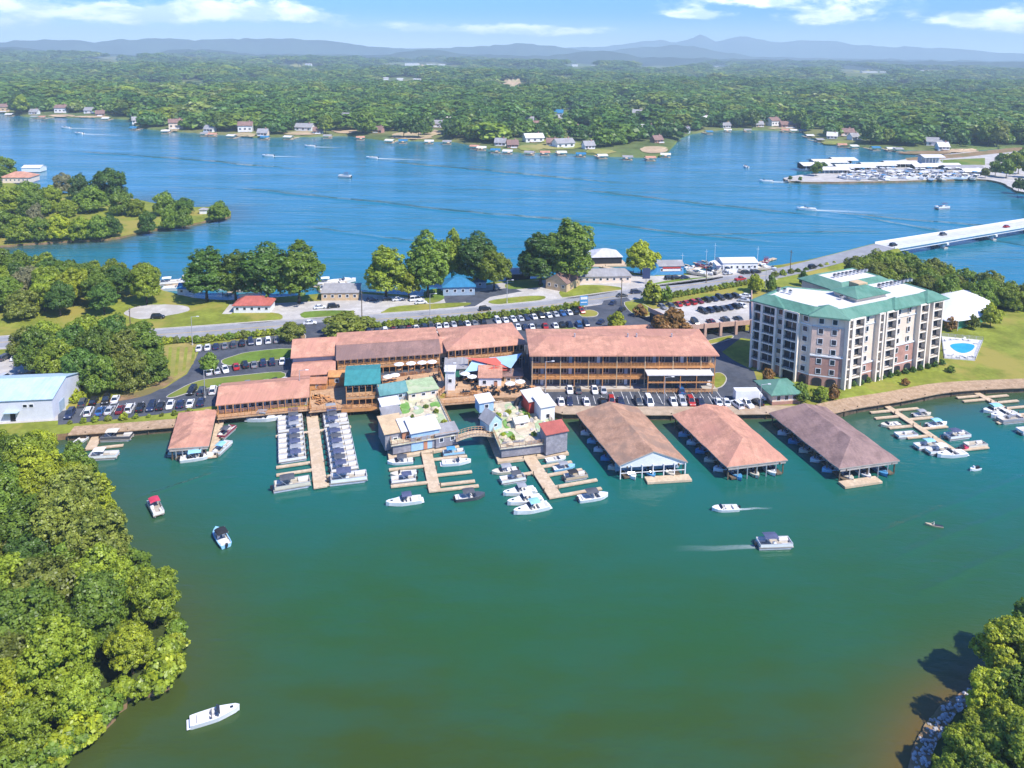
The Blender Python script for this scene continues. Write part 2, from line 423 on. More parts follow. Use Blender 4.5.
pm = (yf > 300) & (yf < 620) & (xf < -40)
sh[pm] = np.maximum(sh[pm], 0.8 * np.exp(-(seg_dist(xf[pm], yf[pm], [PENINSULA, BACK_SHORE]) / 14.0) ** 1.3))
me = bpy.data.meshes.new('lake_water')
nx, ny = len(xs), len(ys)
ii = (np.arange(ny - 1)[:, None] * nx + np.arange(nx - 1)[None, :]).ravel()
me.from_pydata(np.stack([xf, yf, np.zeros_like(xf)], 1).tolist(), [], np.stack([ii, ii + 1, ii + nx + 1, ii + nx], 1).tolist())
for nm, arr in (('shallow', sh), ('mud', mud)):
    at = me.attributes.new(nm, 'FLOAT', 'POINT'); at.data.foreach_set('value', arr.astype(np.float32))
m = bpy.data.materials.new('lake water'); m.use_nodes = True
T = NT(m.node_tree); b = T.n['Principled BSDF']
g = T.node('ShaderNodeNewGeometry'); pos = g.outputs['Position']
sp = T.node('ShaderNodeSeparateXYZ'); T.l.new(pos, sp.inputs[0])
big = T.noise(T.mapping(pos, (1, 0.6, 1)), 0.014, 4.0, 0.6)
fine = T.noise(T.mapping(pos, (0.5, 1.4, 1)), 0.09, 4.0, 0.6)
yy = T.math('ADD', sp.outputs[1], T.math('MULTIPLY', T.math('SUBTRACT', big, 0.5), 70.0))
c = T.mix(T.step(yy, 84, 122), (0.038, 0.066, 0.009), (0.022, 0.085, 0.022))
c = T.mix(T.step(yy, 116, 182), c, (0.005, 0.125, 0.118))
c = T.mix(T.step(yy, 215, 330), c, (0.013, 0.168, 0.250))
c = T.mix(T.math('MULTIPLY', T.step(fine, 0.35, 0.7), 0.25), c, (0.015, 0.11, 0.085))
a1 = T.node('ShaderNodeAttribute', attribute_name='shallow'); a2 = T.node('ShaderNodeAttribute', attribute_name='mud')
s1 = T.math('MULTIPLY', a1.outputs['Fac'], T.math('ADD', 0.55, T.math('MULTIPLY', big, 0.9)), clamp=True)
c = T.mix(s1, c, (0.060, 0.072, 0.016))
c = T.mix(T.math('MULTIPLY', a2.outputs['Fac'], T.math('ADD', 0.6, T.math('MULTIPLY', big, 0.8)), clamp=True), c, (0.115, 0.078, 0.016))
T.l.new(c, b.inputs['Base Color'])
b.inputs['IOR'].default_value = 1.33; b.inputs['Specular IOR Level'].default_value = 0.5
gust = T.step(T.noise(T.mapping(pos, (0.35, 1.0, 1), (0, 0, R(12))), 0.022, 4.0, 0.6, 0.4), 0.35, 0.68)
T.l.new(T.math('ADD', 0.06, T.math('MULTIPLY', gust, 0.10)), b.inputs['Roughness'])
w1 = T.noise(T.mapping(pos, (0.55, 1.5, 1), (0, 0, R(14))), 0.30, 3.0, 0.55, 0.3)
w2 = T.noise(T.mapping(pos, (0.8, 1.3, 1), (0, 0, R(-20))), 1.3, 3.0, 0.6)
w3 = T.noise(T.mapping(pos, (0.22, 1.6, 1), (0, 0, R(7))), 0.055, 3.0, 0.5, 0.6)
hgt = T.math('ADD', T.math('ADD', T.math('MULTIPLY', w1, 0.42), T.math('MULTIPLY', w2, 0.10)), T.math('MULTIPLY', w3, T.math('MULTIPLY', T.step(sp.outputs[1], 190, 420), 2.6)))
def wave_line(p0, p1, width, amp):
    a, b_ = P(*p0), P(*p1); dx, dy = b_.x - a.x, b_.y - a.y; L = math.hypot(dx, dy); dx, dy = dx / L, dy / L
    X_ = T.math('SUBTRACT', sp.outputs[0], a.x); Y_ = T.math('SUBTRACT', sp.outputs[1], a.y)
    al = T.math('ADD', T.math('MULTIPLY', X_, dx), T.math('MULTIPLY', Y_, dy))
    dd = T.math('ADD', T.math('SUBTRACT', T.math('MULTIPLY', Y_, dx), T.math('MULTIPLY', X_, dy)), T.math('MULTIPLY', T.math('SUBTRACT', big, 0.5), width * 5.0))
    q = T.math('DIVIDE', dd, width); rp = T.math('MULTIPLY', T.math('EXPONENT', T.math('MULTIPLY', T.math('MULTIPLY', q, q), -1.0)), amp)
    return T.math('MULTIPLY', rp, T.math('MULTIPLY', T.step(al, 0, L * 0.2), T.math('SUBTRACT', 1.0, T.step(al, L * 0.75, L))))
for p0, p1, wd_, am in [((215, 186), (560, 222), 3.2, 1.9), ((480, 212), (800, 246), 3.0, 1.9), ((560, 188), (860, 222), 3.6, 1.7), ((300, 226), (470, 250), 2.4, 1.2), ((820, 212), (1060, 233), 3.2, 1.7), ((840, 214), (1060, 252), 2.8, 1.5), ((60, 150), (330, 172), 4.5, 2.0), ((370, 160), (640, 186), 4.5, 1.9), ((640, 236), (900, 232), 2.2, 1.0),
                        ((850, 548), (1060, 462), 0.9, 0.22), ((880, 566), (1060, 492), 1.0, 0.22), ((905, 600), (1060, 530), 1.0, 0.2), ((220, 470), (130, 500), 0.7, 0.25)]:
    hgt = T.math('ADD', hgt, wave_line(p0, p1, wd_, am * 1.6))
bn = T.node('ShaderNodeBump', i_Distance=1.0); T.l.new(T.math('ADD', 0.20, T.math('MULTIPLY', gust, 0.40)), bn.inputs['Strength'])
T.l.new(hgt, bn.inputs['Height']); T.l.new(bn.outputs[0], b.inputs['Normal'])
me.materials.append(m); structure('lake_water', me)

# ------------------------------------------------------------------ air
HAZE_ON = True
if HAZE_ON:
    mb = MB(); mb.box((0, 6300, 236), (36000, 14800, 480), None)
    hm = bpy.data.materials.new('haze'); hm.use_nodes = True
    T = NT(hm.node_tree); T.n.clear()
    pv = T.node('ShaderNodeVolumePrincipled', i_Density=0.00015, i_Anisotropy=0.0); pv.inputs['Color'].default_value = (0.70, 0.92, 1.0, 1)
    T.l.new(pv.outputs[0], T.node('ShaderNodeOutputMaterial').inputs['Volume'])
    mb.mats = []; me = mb.mesh('haze') if False else None
    me = bpy.data.meshes.new('haze'); me.from_pydata(mb.v, [], mb.f); me.materials.append(hm)
    link('haze', me, kind='stuff')
# ------------------------------------------------------------------ foliage
def foliage_mat(name='foliage', colour=None):
    m = bpy.data.materials.new(name); m.use_nodes = True
    T = NT(m.node_tree); T.n.clear()
    oi = T.node('ShaderNodeObjectInfo'); at = T.node('ShaderNodeAttribute', attribute_name='tint')
    g = T.node('ShaderNodeNewGeometry')
    hs = T.node('ShaderNodeHueSaturation')
    T.l.new(T.math('ADD', 0.5, T.math('MULTIPLY', T.math('SUBTRACT', at.outputs['Fac'], 0.5), -0.022)), hs.inputs['Hue'])
    v = T.math('ADD', 0.55, T.math('MULTIPLY', at.outputs['Fac'], 0.9))
    v = T.math('MULTIPLY', v, T.math('ADD', 0.82, T.math('MULTIPLY', oi.outputs['Random'], 0.36)))
    T.l.new(v, hs.inputs['Value'])
    if colour is None: T.l.new(oi.outputs['Color'], hs.inputs['Color'])
    else: hs.inputs['Color'].default_value = (*colour, 1)
    hs.inputs['Saturation'].default_value = 1.0
    d = T.node('ShaderNodeBsdfDiffuse'); tr = T.node('ShaderNodeBsdfTranslucent'); gl = T.node('ShaderNodeBsdfGlossy', i_Roughness=0.45)
    T.l.new(hs.outputs[0], d.inputs[0])
    T.l.new(T.mix(1.0, hs.outputs[0], (1.25, 1.1, 0.5), 'MULTIPLY'), tr.inputs[0])
    mx = T.node('ShaderNodeMixShader'); mx.inputs[0].default_value = 0.3
    T.l.new(d.outputs[0], mx.inputs[1]); T.l.new(tr.outputs[0], mx.inputs[2])
    mx2 = T.node('ShaderNodeMixShader'); mx2.inputs[0].default_value = 0.03
    T.l.new(mx.outputs[0], mx2.inputs[1]); T.l.new(gl.outputs[0], mx2.inputs[2])
    T.l.new(mx2.outputs[0], T.node('ShaderNodeOutputMaterial').inputs[0])
    return m
M_LEAF = foliage_mat()
M_BARK = mat('bark', (0.11, 0.085, 0.06), 0.95, 0.3, 1.2, 0.1, bump=0.5)

def crown_mesh(name, rx, rz, zc, lobes, clump_r, quads, size, seed, flat=0.9, fill=0.25):
    """Leaf faces in clumps over several lobes; unit metres; trunk foot at the origin."""
    r = np.random.default_rng(seed)
    L = []
    L.append((0, 0, zc, rx * 0.62, rz * 0.72))
    for i in range(lobes):
        a = 2 * math.pi * (i + r.uniform(-.3, .3)) / lobes * 1.0 + (0.9 if i % 2 else 0)
        h = r.uniform(-0.62, 0.62); k = math.sqrt(1 - h * h) * r.uniform(0.56, 0.80)
        L.append((rx * k * math.cos(a), rx * k * math.sin(a), zc + rz * h * 0.72, rx * r.uniform(0.26, 0.44), rz * r.uniform(0.22, 0.38)))
    for i in range(5):
        a = 2 * math.pi * (i + 0.4) / 5; L.append((rx * .55 * math.cos(a), rx * .55 * math.sin(a), zc - rz * r.uniform(0.42, 0.6), rx * r.uniform(.36, .48), rz * r.uniform(.28, .36)))
    L.append((rx * r.uniform(-.2, .2), rx * r.uniform(-.2, .2), zc + rz * 0.52, rx * 0.45, rz * 0.42))
    C, N = [], []
    for (x, y, z, a, b_) in L:
        area = a * a * 0.55 + a * b_ * 0.9
        n = max(5, int(area * 5.0 / (clump_r * clump_r)))
        d = r.normal(size=(n, 3)); d /= np.linalg.norm(d, axis=1)[:, None]
        d = d[d[:, 2] > -0.55]
        p = np.array([x, y, z]) + d * np.array([a, a, b_]) * r.uniform(0.78, 1.06, (len(d), 1))
        ok = np.ones(len(p), bool)
        for (x2, y2, z2, a2, b2) in L:
            q = (p - np.array([x2, y2, z2])) / np.array([a2, a2, b2]); ok &= (np.linalg.norm(q, axis=1) > 0.70)
        C.append(p[ok]); N.append(d[ok])
    C = np.concatenate(C); N = np.concatenate(N)
    nc = len(C); ct = r.uniform(0, 1, nc)
    cr = clump_r * r.uniform(0.65, 1.25, nc)
    idx = np.repeat(np.arange(nc), quads)
    off = r.normal(size=(len(idx), 3)); off /= np.linalg.norm(off, axis=1)[:, None]
    s = off @ np.array([0, 0, 1.0])
    up = np.sum(off * N[idx], axis=1); off[up < -0.25] *= -1
    pos = C[idx] + off * cr[idx][:, None] * r.uniform(0.55, 1.0, (len(idx), 1)) * np.array([1, 1, flat])
    nrm = off * 0.75 + N[idx] * 0.35 + np.array([0, 0, 0.25]) + r.normal(size=off.shape) * 0.38
    tint = 0.65 * ct[idx] + 0.35 * r.uniform(0, 1, len(idx))
    if fill:   # leaves inside the crown
        k = int(len(idx) * fill); d = r.normal(size=(k, 3)); d /= np.linalg.norm(d, axis=1)[:, None]
        j = r.integers(0, len(L), k); La = np.array(L)
        p2 = La[j, :3] + d * La[j][:, [3, 3, 4]] * r.uniform(0.35, 0.8, (k, 1))
        pos = np.concatenate([pos, p2]); nrm = np.concatenate([nrm, d + r.normal(size=d.shape) * .5]); tint = np.concatenate([tint, r.uniform(0.1, 0.6, k)])
    nrm /= np.linalg.norm(nrm, axis=1)[:, None]
    n = len(pos)
    t = np.cross(nrm, r.normal(size=(n, 3))); t /= np.linalg.norm(t, axis=1)[:, None]; bt = np.cross(nrm, t)
    sz = (size * r.uniform(0.6, 1.3, n))[:, None]
    asp = r.uniform(0.55, 0.95, (n, 1))
    droop = nrm * sz * 0.18
    v = np.empty((n, 4, 3)); v[:, 0] = pos - t * sz - droop; v[:, 1] = pos - bt * sz * asp; v[:, 2] = pos + t * sz - droop; v[:, 3] = pos + bt * sz * asp
    lowz = max(0.5, zc - rz * 1.1); v[:, :, 2] = np.maximum(v[:, :, 2], lowz + 0.0 * v[:, :, 2])
    me = bpy.data.meshes.new(name); me.vertices.add(n * 4); me.vertices.foreach_set('co', v.astype(np.float32).ravel())
    me.loops.add(n * 4); me.loops.foreach_set('vertex_index', np.arange(n * 4, dtype=np.int32))
    me.polygons.add(n); me.polygons.foreach_set('loop_start', np.arange(0, n * 4, 4, dtype=np.int32))
    me.update(calc_edges=True)
    at = me.attributes.new('tint', 'FLOAT', 'POINT'); at.data.foreach_set('value', np.repeat(tint, 4).astype(np.float32))
    me.materials.append(M_LEAF)
    return me
def trunk_mesh(name, h, r0, rx, seed, limbs=5):
    r = random.Random(seed); mb = MB()
    lean = Vector((r.uniform(-.06, .06), r.uniform(-.06, .06), 0))
    a = Vector((0, 0, -0.4)); rr = r0 * 1.25
    for k in range(4):
        b_ = Vector((lean.x * h * (k + 1) / 4 + r.uniform(-.1, .1), lean.y * h * (k + 1) / 4 + r.uniform(-.1, .1), h * (k + 1) / 4))
        r2 = r0 * (1 - 0.2 * (k + 1)); mb.tube(a, b_, rr, r2, M_BARK, 7); a, rr = b_, r2
    for k in range(limbs):
        t = r.uniform(0.45, 0.95); s = Vector((lean.x * h * t, lean.y * h * t, h * t)); an = r.uniform(0, 6.28)
        e = s + Vector((math.cos(an) * rx * .55, math.sin(an) * rx * .55, h * r.uniform(.15, .4)))
        mid = (s + e) / 2 + Vector((0, 0, -h * 0.03)); mb.tube(s, mid, r0 * .42, r0 * .28, M_BARK, 5); mb.tube(mid, e, r0 * .28, r0 * .1, M_BARK, 5)
    return mb.mesh(name, True)

TREES = {}
def tree_kind(key, rx, rz, zc, lobes, clump_r, quads, size, n, th, tr, seed, fill=0.25):
    TREES[key] = [(crown_mesh('crown', rx, rz, zc, lobes, clump_r, quads, size, seed + i * 13, fill=fill), trunk_mesh('trunk', th, tr, rx, seed + i)) for i in range(n)]
tree_kind('oak', 5.0, 6.2, 8.6, 13, 0.82, 34, 0.235, 7, 8.5, 0.32, 100)            # broad wood tree, about 15 m
tree_kind('tall', 4.4, 8.3, 9.8, 14, 0.9, 34, 0.26, 4, 11, 0.34, 200)           # tall street tree, about 18 m
tree_kind('round', 3.2, 3.0, 3.7, 7, 0.62, 28, 0.22, 3, 3.4, 0.18, 300)           # small round tree, about 6.5 m
tree_kind('bush', 1.5, 1.15, 1.15, 5, 0.5, 20, 0.2, 3, 1.0, 0.07, 400)
tree_kind('low', 5.5, 6.0, 6.0, 12, 0.9, 28, 0.27, 4, 5.5, 0.3, 600)          # crowned to the ground
tree_kind('shore', 5.2, 5.6, 8.6, 8, 1.5, 18, 0.62, 6, 8, 0.3, 500)              # for the middle distance
GREENS = {'dark green': (0.040, 0.082, 0.017), 'deep green': (0.048, 0.100, 0.018), 'mid green': (0.082, 0.138, 0.018), 'fresh green': (0.128, 0.182, 0.018), 'yellow-green': (0.175, 0.222, 0.018), 'olive green': (0.105, 0.135, 0.024),
          'golden yellow': (0.32, 0.31, 0.018), 'grey-green': (0.125, 0.135, 0.08), 'rusty': (0.16, 0.095, 0.03)}
def tree(name, kind, x, y, z, s, colour, label, group, rz=None, sz=None, cat='tree', i=None):
    ms = TREES[kind]; cm, tm = ms[rnd.randrange(len(ms)) if i is None else i % len(ms)]
    t = thing(name, label, cat, (x, y, z), rnd.uniform(0, 6.28) if rz is None else rz, group)
    t.scale = (s, s, s * (sz or 1.0))
    c = link('crown', cm, t); g = GREENS[colour]; k = rnd.uniform(0.88, 1.12)
    c.color = (2.0 * g[0] * k, 1.84 * g[1] * k, 1.5 * g[2] * k, 1)
    link('trunk', tm, t)
    return t

# ------------------------------------------------------------------ the far forest: one mass, over clearings
HL_ = [(3, 112, 't', 't', 'b'), (33, 114.5, 's', 'w', 'g'), (60, 113, 't', 'w', 'b'), (91, 113.5, 'l', 'w', 'g'), (100, 116, 's', 'b', 'b'), (137, 123, 's', 'w', 'g'), (176, 129, 't', 'c', 'b'), (208, 132, 's', 'w', 'g'), (245, 132, 't', 'w', 'b'), (262, 136, 's', 'c', 'g'),
       (303, 131, 'l', 'w', 'g'), (318, 134, 's', 'g', 'b'), (347, 122, 't', 'w', 'g'), (352, 112, 's', 'w', 'w'), (377, 133, 's', 'b', 'b'), (413, 131, 'l', 'c', 's'), (438, 127.5, 'l', 'w', 'g'), (447, 123, 's', 'w', 'w'), (455, 119, 's', 'c', 'g'),
       (527, 126, 't', 'w', 'g'), (541, 128, 'l', 'c', 'b'), (557, 118, 't', 'w', 'u'), (565, 109, 'l', 'w', 'g'), (575, 131, 's', 't', 'b'), (535, 142, 'l', 'w', 'w'), (552, 146, 's', 'c', 'b'), (566, 147.5, 'l', 'w', 'g'), (513, 148, 's', 'b', 'b'), (590, 149, 's', 'w', 'g'), (500, 146, 's', 'w', 'g'),
       (626, 121, 'l', 'c', 's'), (638, 118, 't', 'w', 'g'), (645, 132, 'l', 'w', 'w'), (651, 131, 's', 'c', 'b'), (668, 131, 'l', 'w', 'g'), (659, 143, 's', 'b', 'b'), (684, 133, 's', 'w', 'g'),
       (704, 124, 't', 'w', 'w'), (727, 128, 's', 'w', 'g'), (760, 127, 's', 'c', 'g'), (776, 126, 't', 'w', 'b'), (789, 128, 'l', 'b', 'b'), (846, 136, 'l', 'c', 'b'), (856, 140, 's', 'w', 'g'), (878, 137, 't', 'c', 's'), (901, 134, 'l', 'w', 'u'), (937, 146, 'l', 'w', 'g'), (944, 150, 's', 'w', 'w'), (832, 139, 's', 'w', 'w'), (905, 131, 's', 'c', 'g')]
CLEAR = []   # (centre az, d, half-size)
def clearing(u, v, wu, wv): CLEAR.append((u, v, wu, wv) if v > 105 else (u, v + wv * 0.6, wu * 1.2, wv * 1.7))
for c_ in [(512, 84, 16, 5), (200, 92, 10, 2), (330, 96, 14, 2.5), (470, 92, 9, 2), (620, 98, 14, 2.2), (740, 90, 16, 2), (820, 100, 12, 2.4), (960, 96, 14, 2.4), (70, 90, 10, 2), (150, 101, 8, 2), (560, 78, 18, 1.6), (250, 79, 20, 1.5), (690, 80, 14, 1.6), (900, 85, 14, 2), (990, 112, 10, 2.5), (430, 108, 8, 2.5), (150, 84, 14, 1.8), (865, 73, 26, 4), (420, 65, 38, 2.5), (660, 67, 22, 2.2), (580, 66, 18, 2), (935, 72, 18, 2), (400, 80, 22, 3), (850, 70, 14, 3), (300, 66, 26, 2.5), (100, 60, 20, 2), (718, 68, 12, 2.5),
           (415, 136, 34, 8), (345, 128, 16, 12), (300, 133, 40, 4), (245, 135, 14, 6), (60, 116, 30, 5), (175, 131, 12, 4), (30, 116, 10, 5), (555, 138, 48, 15), (640, 124, 24, 12), (660, 145, 22, 10),
           (850, 136, 40, 8), (905, 136, 12, 8), (780, 128, 14, 5), (945, 150, 40, 6), (520, 148, 26, 8), (600, 150, 30, 6), (565, 118, 16, 8), (925, 150, 20, 4)]: clearing(*c_)
def in_clear(x, y, z):
    u, v = to_px(x, y, z)
    for h in HL_:
        if abs(u - h[0]) < 7.5 and -2 < v - h[1] < 5.5: return True
    for cu, cv, wu, wv in CLEAR:
        if ((u - cu) / wu) ** 2 + ((v - cv) / wv) ** 2 < 1 and not (cv > 105 and rnd.random() < 0.30): return True
    return False
pts = []; front = []
d = 800.0
while d < 6200:
    s = 16.0 + max(0, d - 900) * 0.0066
    az = -0.80
    while az < 0.80:
        a = az + rnd.uniform(-.42, .42) * s / d; dd = d + rnd.uniform(-.45, .45) * s
        ds = dd - far_shore(a)
        if ds > 7:
            z = far_height(a, ds); x, y = dd * math.sin(a), dd * math.cos(a)
            thin = 0.24 if ds < 60 else 0.10
            if ds > 120 and mnoise.noise(Vector((x / (90 + d * .05), y / (150 + d * .10), 9.0))) > 0.52: thin = 0.93
            if rnd.random() > thin and not in_clear(x, y, z):
                g = 0.5 + 0.55 * mnoise.noise(Vector((x / 60, y / 90, 4.0))) + 0.25 * mnoise.noise(Vector((x / 600, y / 900, 1.0)))
                row = (x, y, z - 0.5, s / 10.0 * rnd.choice((0.6, 0.75, 0.95, 1.1, 1.35, 1.7)) * rnd.uniform(0.85, 1.15) * (0.85 + 0.45 * g), g)
                u = to_px(x, y, z)[0]
                if ds < 24 and -10 < u < 1034 and d < 1600: front.append((u, row))
                else: pts.append(row)
        az += s / d
    d += s * 0.92
front.sort(key=lambda q: q[0])
keep = sorted(rnd.sample(range(len(front)), min(120, len(front))))
kset = set(keep); pts += [front[i][1] for i in range(len(front)) if i not in kset]
FRONT_TREES = [front[i] for i in keep]
me = bpy.data.meshes.new('forest'); me.from_pydata([p[:3] for p in pts], [], [])
for nm, k in (('size', 3), ('tone', 4)):
    at = me.attributes.new(nm, 'FLOAT', 'POINT'); at.data.foreach_set('value', np.array([p[k] for p in pts], np.float32))
fcol = bpy.data.collections.new('forest_crowns')
fm = [crown_mesh('forest_crown', 5.6, 5.2, 7.4, 6, 2.1, 8, 1.35, 700 + i, fill=0.1) for i in range(5)]
tones = ['dark green', 'dark green', 'deep green', 'dark green', 'deep green', 'deep green', 'mid green', 'mid green', 'deep green', 'mid green', 'olive green', 'fresh green', 'mid green', 'fresh green', 'yellow-green']
for i, t_ in enumerate(tones):
    me2 = fm[i % 5].copy(); me2.materials.clear(); me2.materials.append(foliage_mat('far foliage', [q * (1.7 if 'fresh' in t_ or 'yellow' in t_ else 2.0) for q in GREENS[t_]]))
    fcol.objects.link(bpy.data.objects.new('forest_crown_' + chr(97 + i), me2))
fo = link('forest', me, kind='stuff', label='far wood covering the hills beyond the lake')
ng = bpy.data.node_groups.new('forest', 'GeometryNodeTree')
ng.interface.new_socket('Geometry', in_out='INPUT', socket_type='NodeSocketGeometry'); ng.interface.new_socket('Geometry', in_out='OUTPUT', socket_type='NodeSocketGeometry')
G = NT(ng); gi = G.node('NodeGroupInput'); go = G.node('NodeGroupOutput')
m2p = G.node('GeometryNodeMeshToPoints'); G.l.new(gi.outputs[0], m2p.inputs[0])
ci = G.node('GeometryNodeCollectionInfo'); ci.inputs['Collection'].default_value = fcol
ci.inputs['Separate Children'].default_value = True; ci.inputs['Reset Children'].default_value = True
iop = G.node('GeometryNodeInstanceOnPoints'); G.l.new(m2p.outputs[0], iop.inputs['Points']); G.l.new(ci.outputs[0], iop.inputs['Instance']); iop.inputs['Pick Instance'].default_value = True
rv = G.node('FunctionNodeRandomValue', data_type='FLOAT_VECTOR'); rv.inputs[0].default_value = (0, 0, 0); rv.inputs[1].default_value = (0, 0, 6.28)
na = G.node('GeometryNodeInputNamedAttribute', data_type='FLOAT'); na.inputs[0].default_value = 'size'
cx = G.node('ShaderNodeCombineXYZ'); G.l.new(na.outputs[0], cx.inputs[0]); G.l.new(na.outputs[0], cx.inputs[1]); G.l.new(G.math('MINIMUM', na.outputs[0], G.math('ADD', 1.1, G.math('MULTIPLY', na.outputs[0], 0.16))), cx.inputs[2])
nt_ = G.node('GeometryNodeInputNamedAttribute', data_type='FLOAT'); nt_.inputs[0].default_value = 'tone'
rj = G.node('FunctionNodeRandomValue', data_type='FLOAT'); rj.inputs[2].default_value = -2.6; rj.inputs[3].default_value = 2.6
idx = G.math('FLOOR', G.math('MINIMUM', G.math('MAXIMUM', G.math('ADD', G.math('MULTIPLY', nt_.outputs[0], 14.0), rj.outputs[1]), 0.0), 14.4))
G.l.new(idx, iop.inputs['Instance Index'])
G.l.new(rv.outputs[0], iop.inputs['Rotation']); G.l.new(cx.outputs[0], iop.inputs['Scale'])
G.l.new(iop.outputs[0], go.inputs[0])
fo.modifiers.new('forest', 'NODES').node_group = ng
# ------------------------------------------------------------------ roads, lots, lawns
Z1, Z2, Z3, Z4 = LAND + 0.02, LAND + 0.04, LAND + 0.06, LAND + 0.08
def sheet(name, px, z, m, jit=0.0, smooth=0, zpx=LAND):
    poly = XY(px, zpx)
    if smooth: poly = smooth_line(poly, smooth, jit, closed=True, seed=len(px))
    mb = MB(); mb.sheet(poly, z, m); return structure(name, mb)
def kerbed(name, px, m, smooth=3, h=0.14):
    poly = XY(px, LAND)
    if smooth: poly = smooth_line(poly, smooth, 0, closed=True)
    ar = sum(poly[i][0] * poly[(i + 1) % len(poly)][1] - poly[(i + 1) % len(poly)][0] * poly[i][1] for i in range(len(poly)))
    if ar < 0: poly = poly[::-1]
    c = Vector((sum(p[0] for p in poly) / len(poly), sum(p[1] for p in poly) / len(poly)))
    inn = offset_line(poly + [poly[0]], 0.28)[:-1]
    mb = MB(); mb.prism(poly, LAND, LAND + h, M_CONC, bottom=False); mb.sheet(inn, LAND + h + 0.02, m)
    return structure(name, mb)
ROADC = smooth_line(XY([(-420, 372), (-200, 358), (0, 342.5), (90, 338.5), (160, 334.7), (280, 326), (379, 319.3), (465, 313), (545, 305.7), (622, 295.5), (667, 288.6), (719, 281.5), (768, 275.3)], LAND), 8)
mb = MB(); mb.sheet(strip(ROADC, -5.6, 5.6), Z1 + 0.03, M_ROAD)
structure('road', mb)
mb = MB()
for w in (-0.2, 0.12): mb.sheet(strip(ROADC, w, w + 0.13), Z3, M_YMARK)
for w in (-5.0, 4.85): mb.sheet(strip(ROADC, w, w + 0.15), Z3, M_MARK)
structure('road_marking', mb)
mb = MB()
for s in (-1, 1): mb.prism(strip(ROADC, s * 5.6, s * 6.5), LAND, Z1 + 0.045, M_CONC, bottom=False)
structure('road_shoulder', mb)

LOT = [(58, 425), (110, 420), (155, 415), (214, 406), (300, 400), (400, 396), (470, 392), (545, 404), (563, 408), (640, 409), (765, 408), (764, 400), (760, 390), (754, 371), (733, 360), (722, 352), (741, 338), (757, 340), (757, 330), (690, 334), (662, 326), (668, 318),
       (655, 311), (640, 305), (624, 300.5), (606, 302), (590, 305), (545, 312.5), (465, 319.7), (400, 325.6), (352, 330), (330, 327), (300, 329), (286, 334), (262, 337.5), (235, 341), (201, 346), (196, 358), (187, 374), (165, 388), (120, 399), (85, 406), (58, 412)]
sheet('car_park', LOT, Z1 + 0.01, M_ASPH)
sheet('entry_apron', [(296, 324), (330, 322), (352, 330), (330, 334), (300, 331), (285, 333)], Z3 + 0.012, M_ASPH)
sheet('entry_apron', [(604, 300.5), (627, 297.5), (634, 304), (600, 308)], Z3 + 0.016, M_ASPH)
kerbed('verge', [(221, 361), (234, 356), (250, 352), (291, 348.5), (292, 358), (260, 361.5), (229, 366)], M_GRASS2)
kerbed('verge', [(166, 397), (178, 390), (190, 384), (205, 379.5), (240, 375.5), (281, 372), (282, 379), (240, 384), (200, 390), (175, 397.5)], M_GRASS2)
kerbed('verge', [(284, 341), (292, 335.5), (303, 333.5), (306, 338), (297, 343)], M_EARTH)
kerbed('verge', [(326, 338.5), (335, 335.5), (352, 336), (350, 339.5), (335, 341.5)], M_EARTH)
kerbed('verge', [(579, 312), (590, 310), (598, 312.5), (596, 316.5), (582, 317)], M_GRASS)
kerbed('verge', [(542, 331), (558, 328.5), (575, 327.5), (577, 333), (560, 336), (544, 337)], M_GRASS2)
kerbed('verge', [(624, 302.5), (638, 302), (651, 309), (652, 315), (642, 317), (630, 312)], M_GRASS)
kerbed('verge', [(605, 331), (612, 326), (622, 326), (628, 331), (618, 335)], M_GRASS2)
kerbed('verge', [(711, 375), (721, 373), (727, 379), (722, 387), (711, 388)], M_GRASS)
kerbed('verge', [(704, 342), (716, 338.5), (731, 335.5), (733, 338), (722, 342), (707, 345)], M_GRASS)
sheet('mown_lawn', [(160, 349), (170, 344.5), (195, 343), (195.5, 358), (186, 373), (163, 387), (150, 392), (125, 396), (128, 384), (150, 370)], Z1, M_DRY, 0.2, 4)
for k in range(4):
    u = 166 + k * 8
    sheet('mown_stripe', [(u, 382 - k * 5), (u + 3.6, 380 - k * 5.5), (u + 6, 347), (u + 3, 347.5)], Z2, M_GRASS)
sheet('mulch_bed', [(96, 402), (120, 396), (150, 388), (168, 376), (172, 382), (150, 394), (120, 401)], Z2 + 0.01, M_EARTH, 0.2, 3)
sheet('side_yard', [(-120, 362), (20, 356), (36, 362), (40, 372), (66, 384), (66, 420), (-120, 432)], Z1, M_GRAVEL)
sheet('gravel_turnout', [(124, 313), (140, 306), (165, 304.5), (186, 306), (188, 311), (165, 316), (140, 319)], Z1, M_GRAVEL, 0.2, 4)
sheet('lakeside_yard', [(222, 314), (230, 304), (258, 304), (320, 301), (350, 293), (420, 298), (444, 293), (500, 283), (560, 279), (590, 283), (622, 274), (650, 276), (690, 275), (760, 270), (768, 274), (719, 279.5), (667, 286.5), (622, 293),
                        (545, 303), (465, 310.4), (379, 316.6), (330, 320), (280, 323), (276, 314)], Z1, M_GRAVEL)
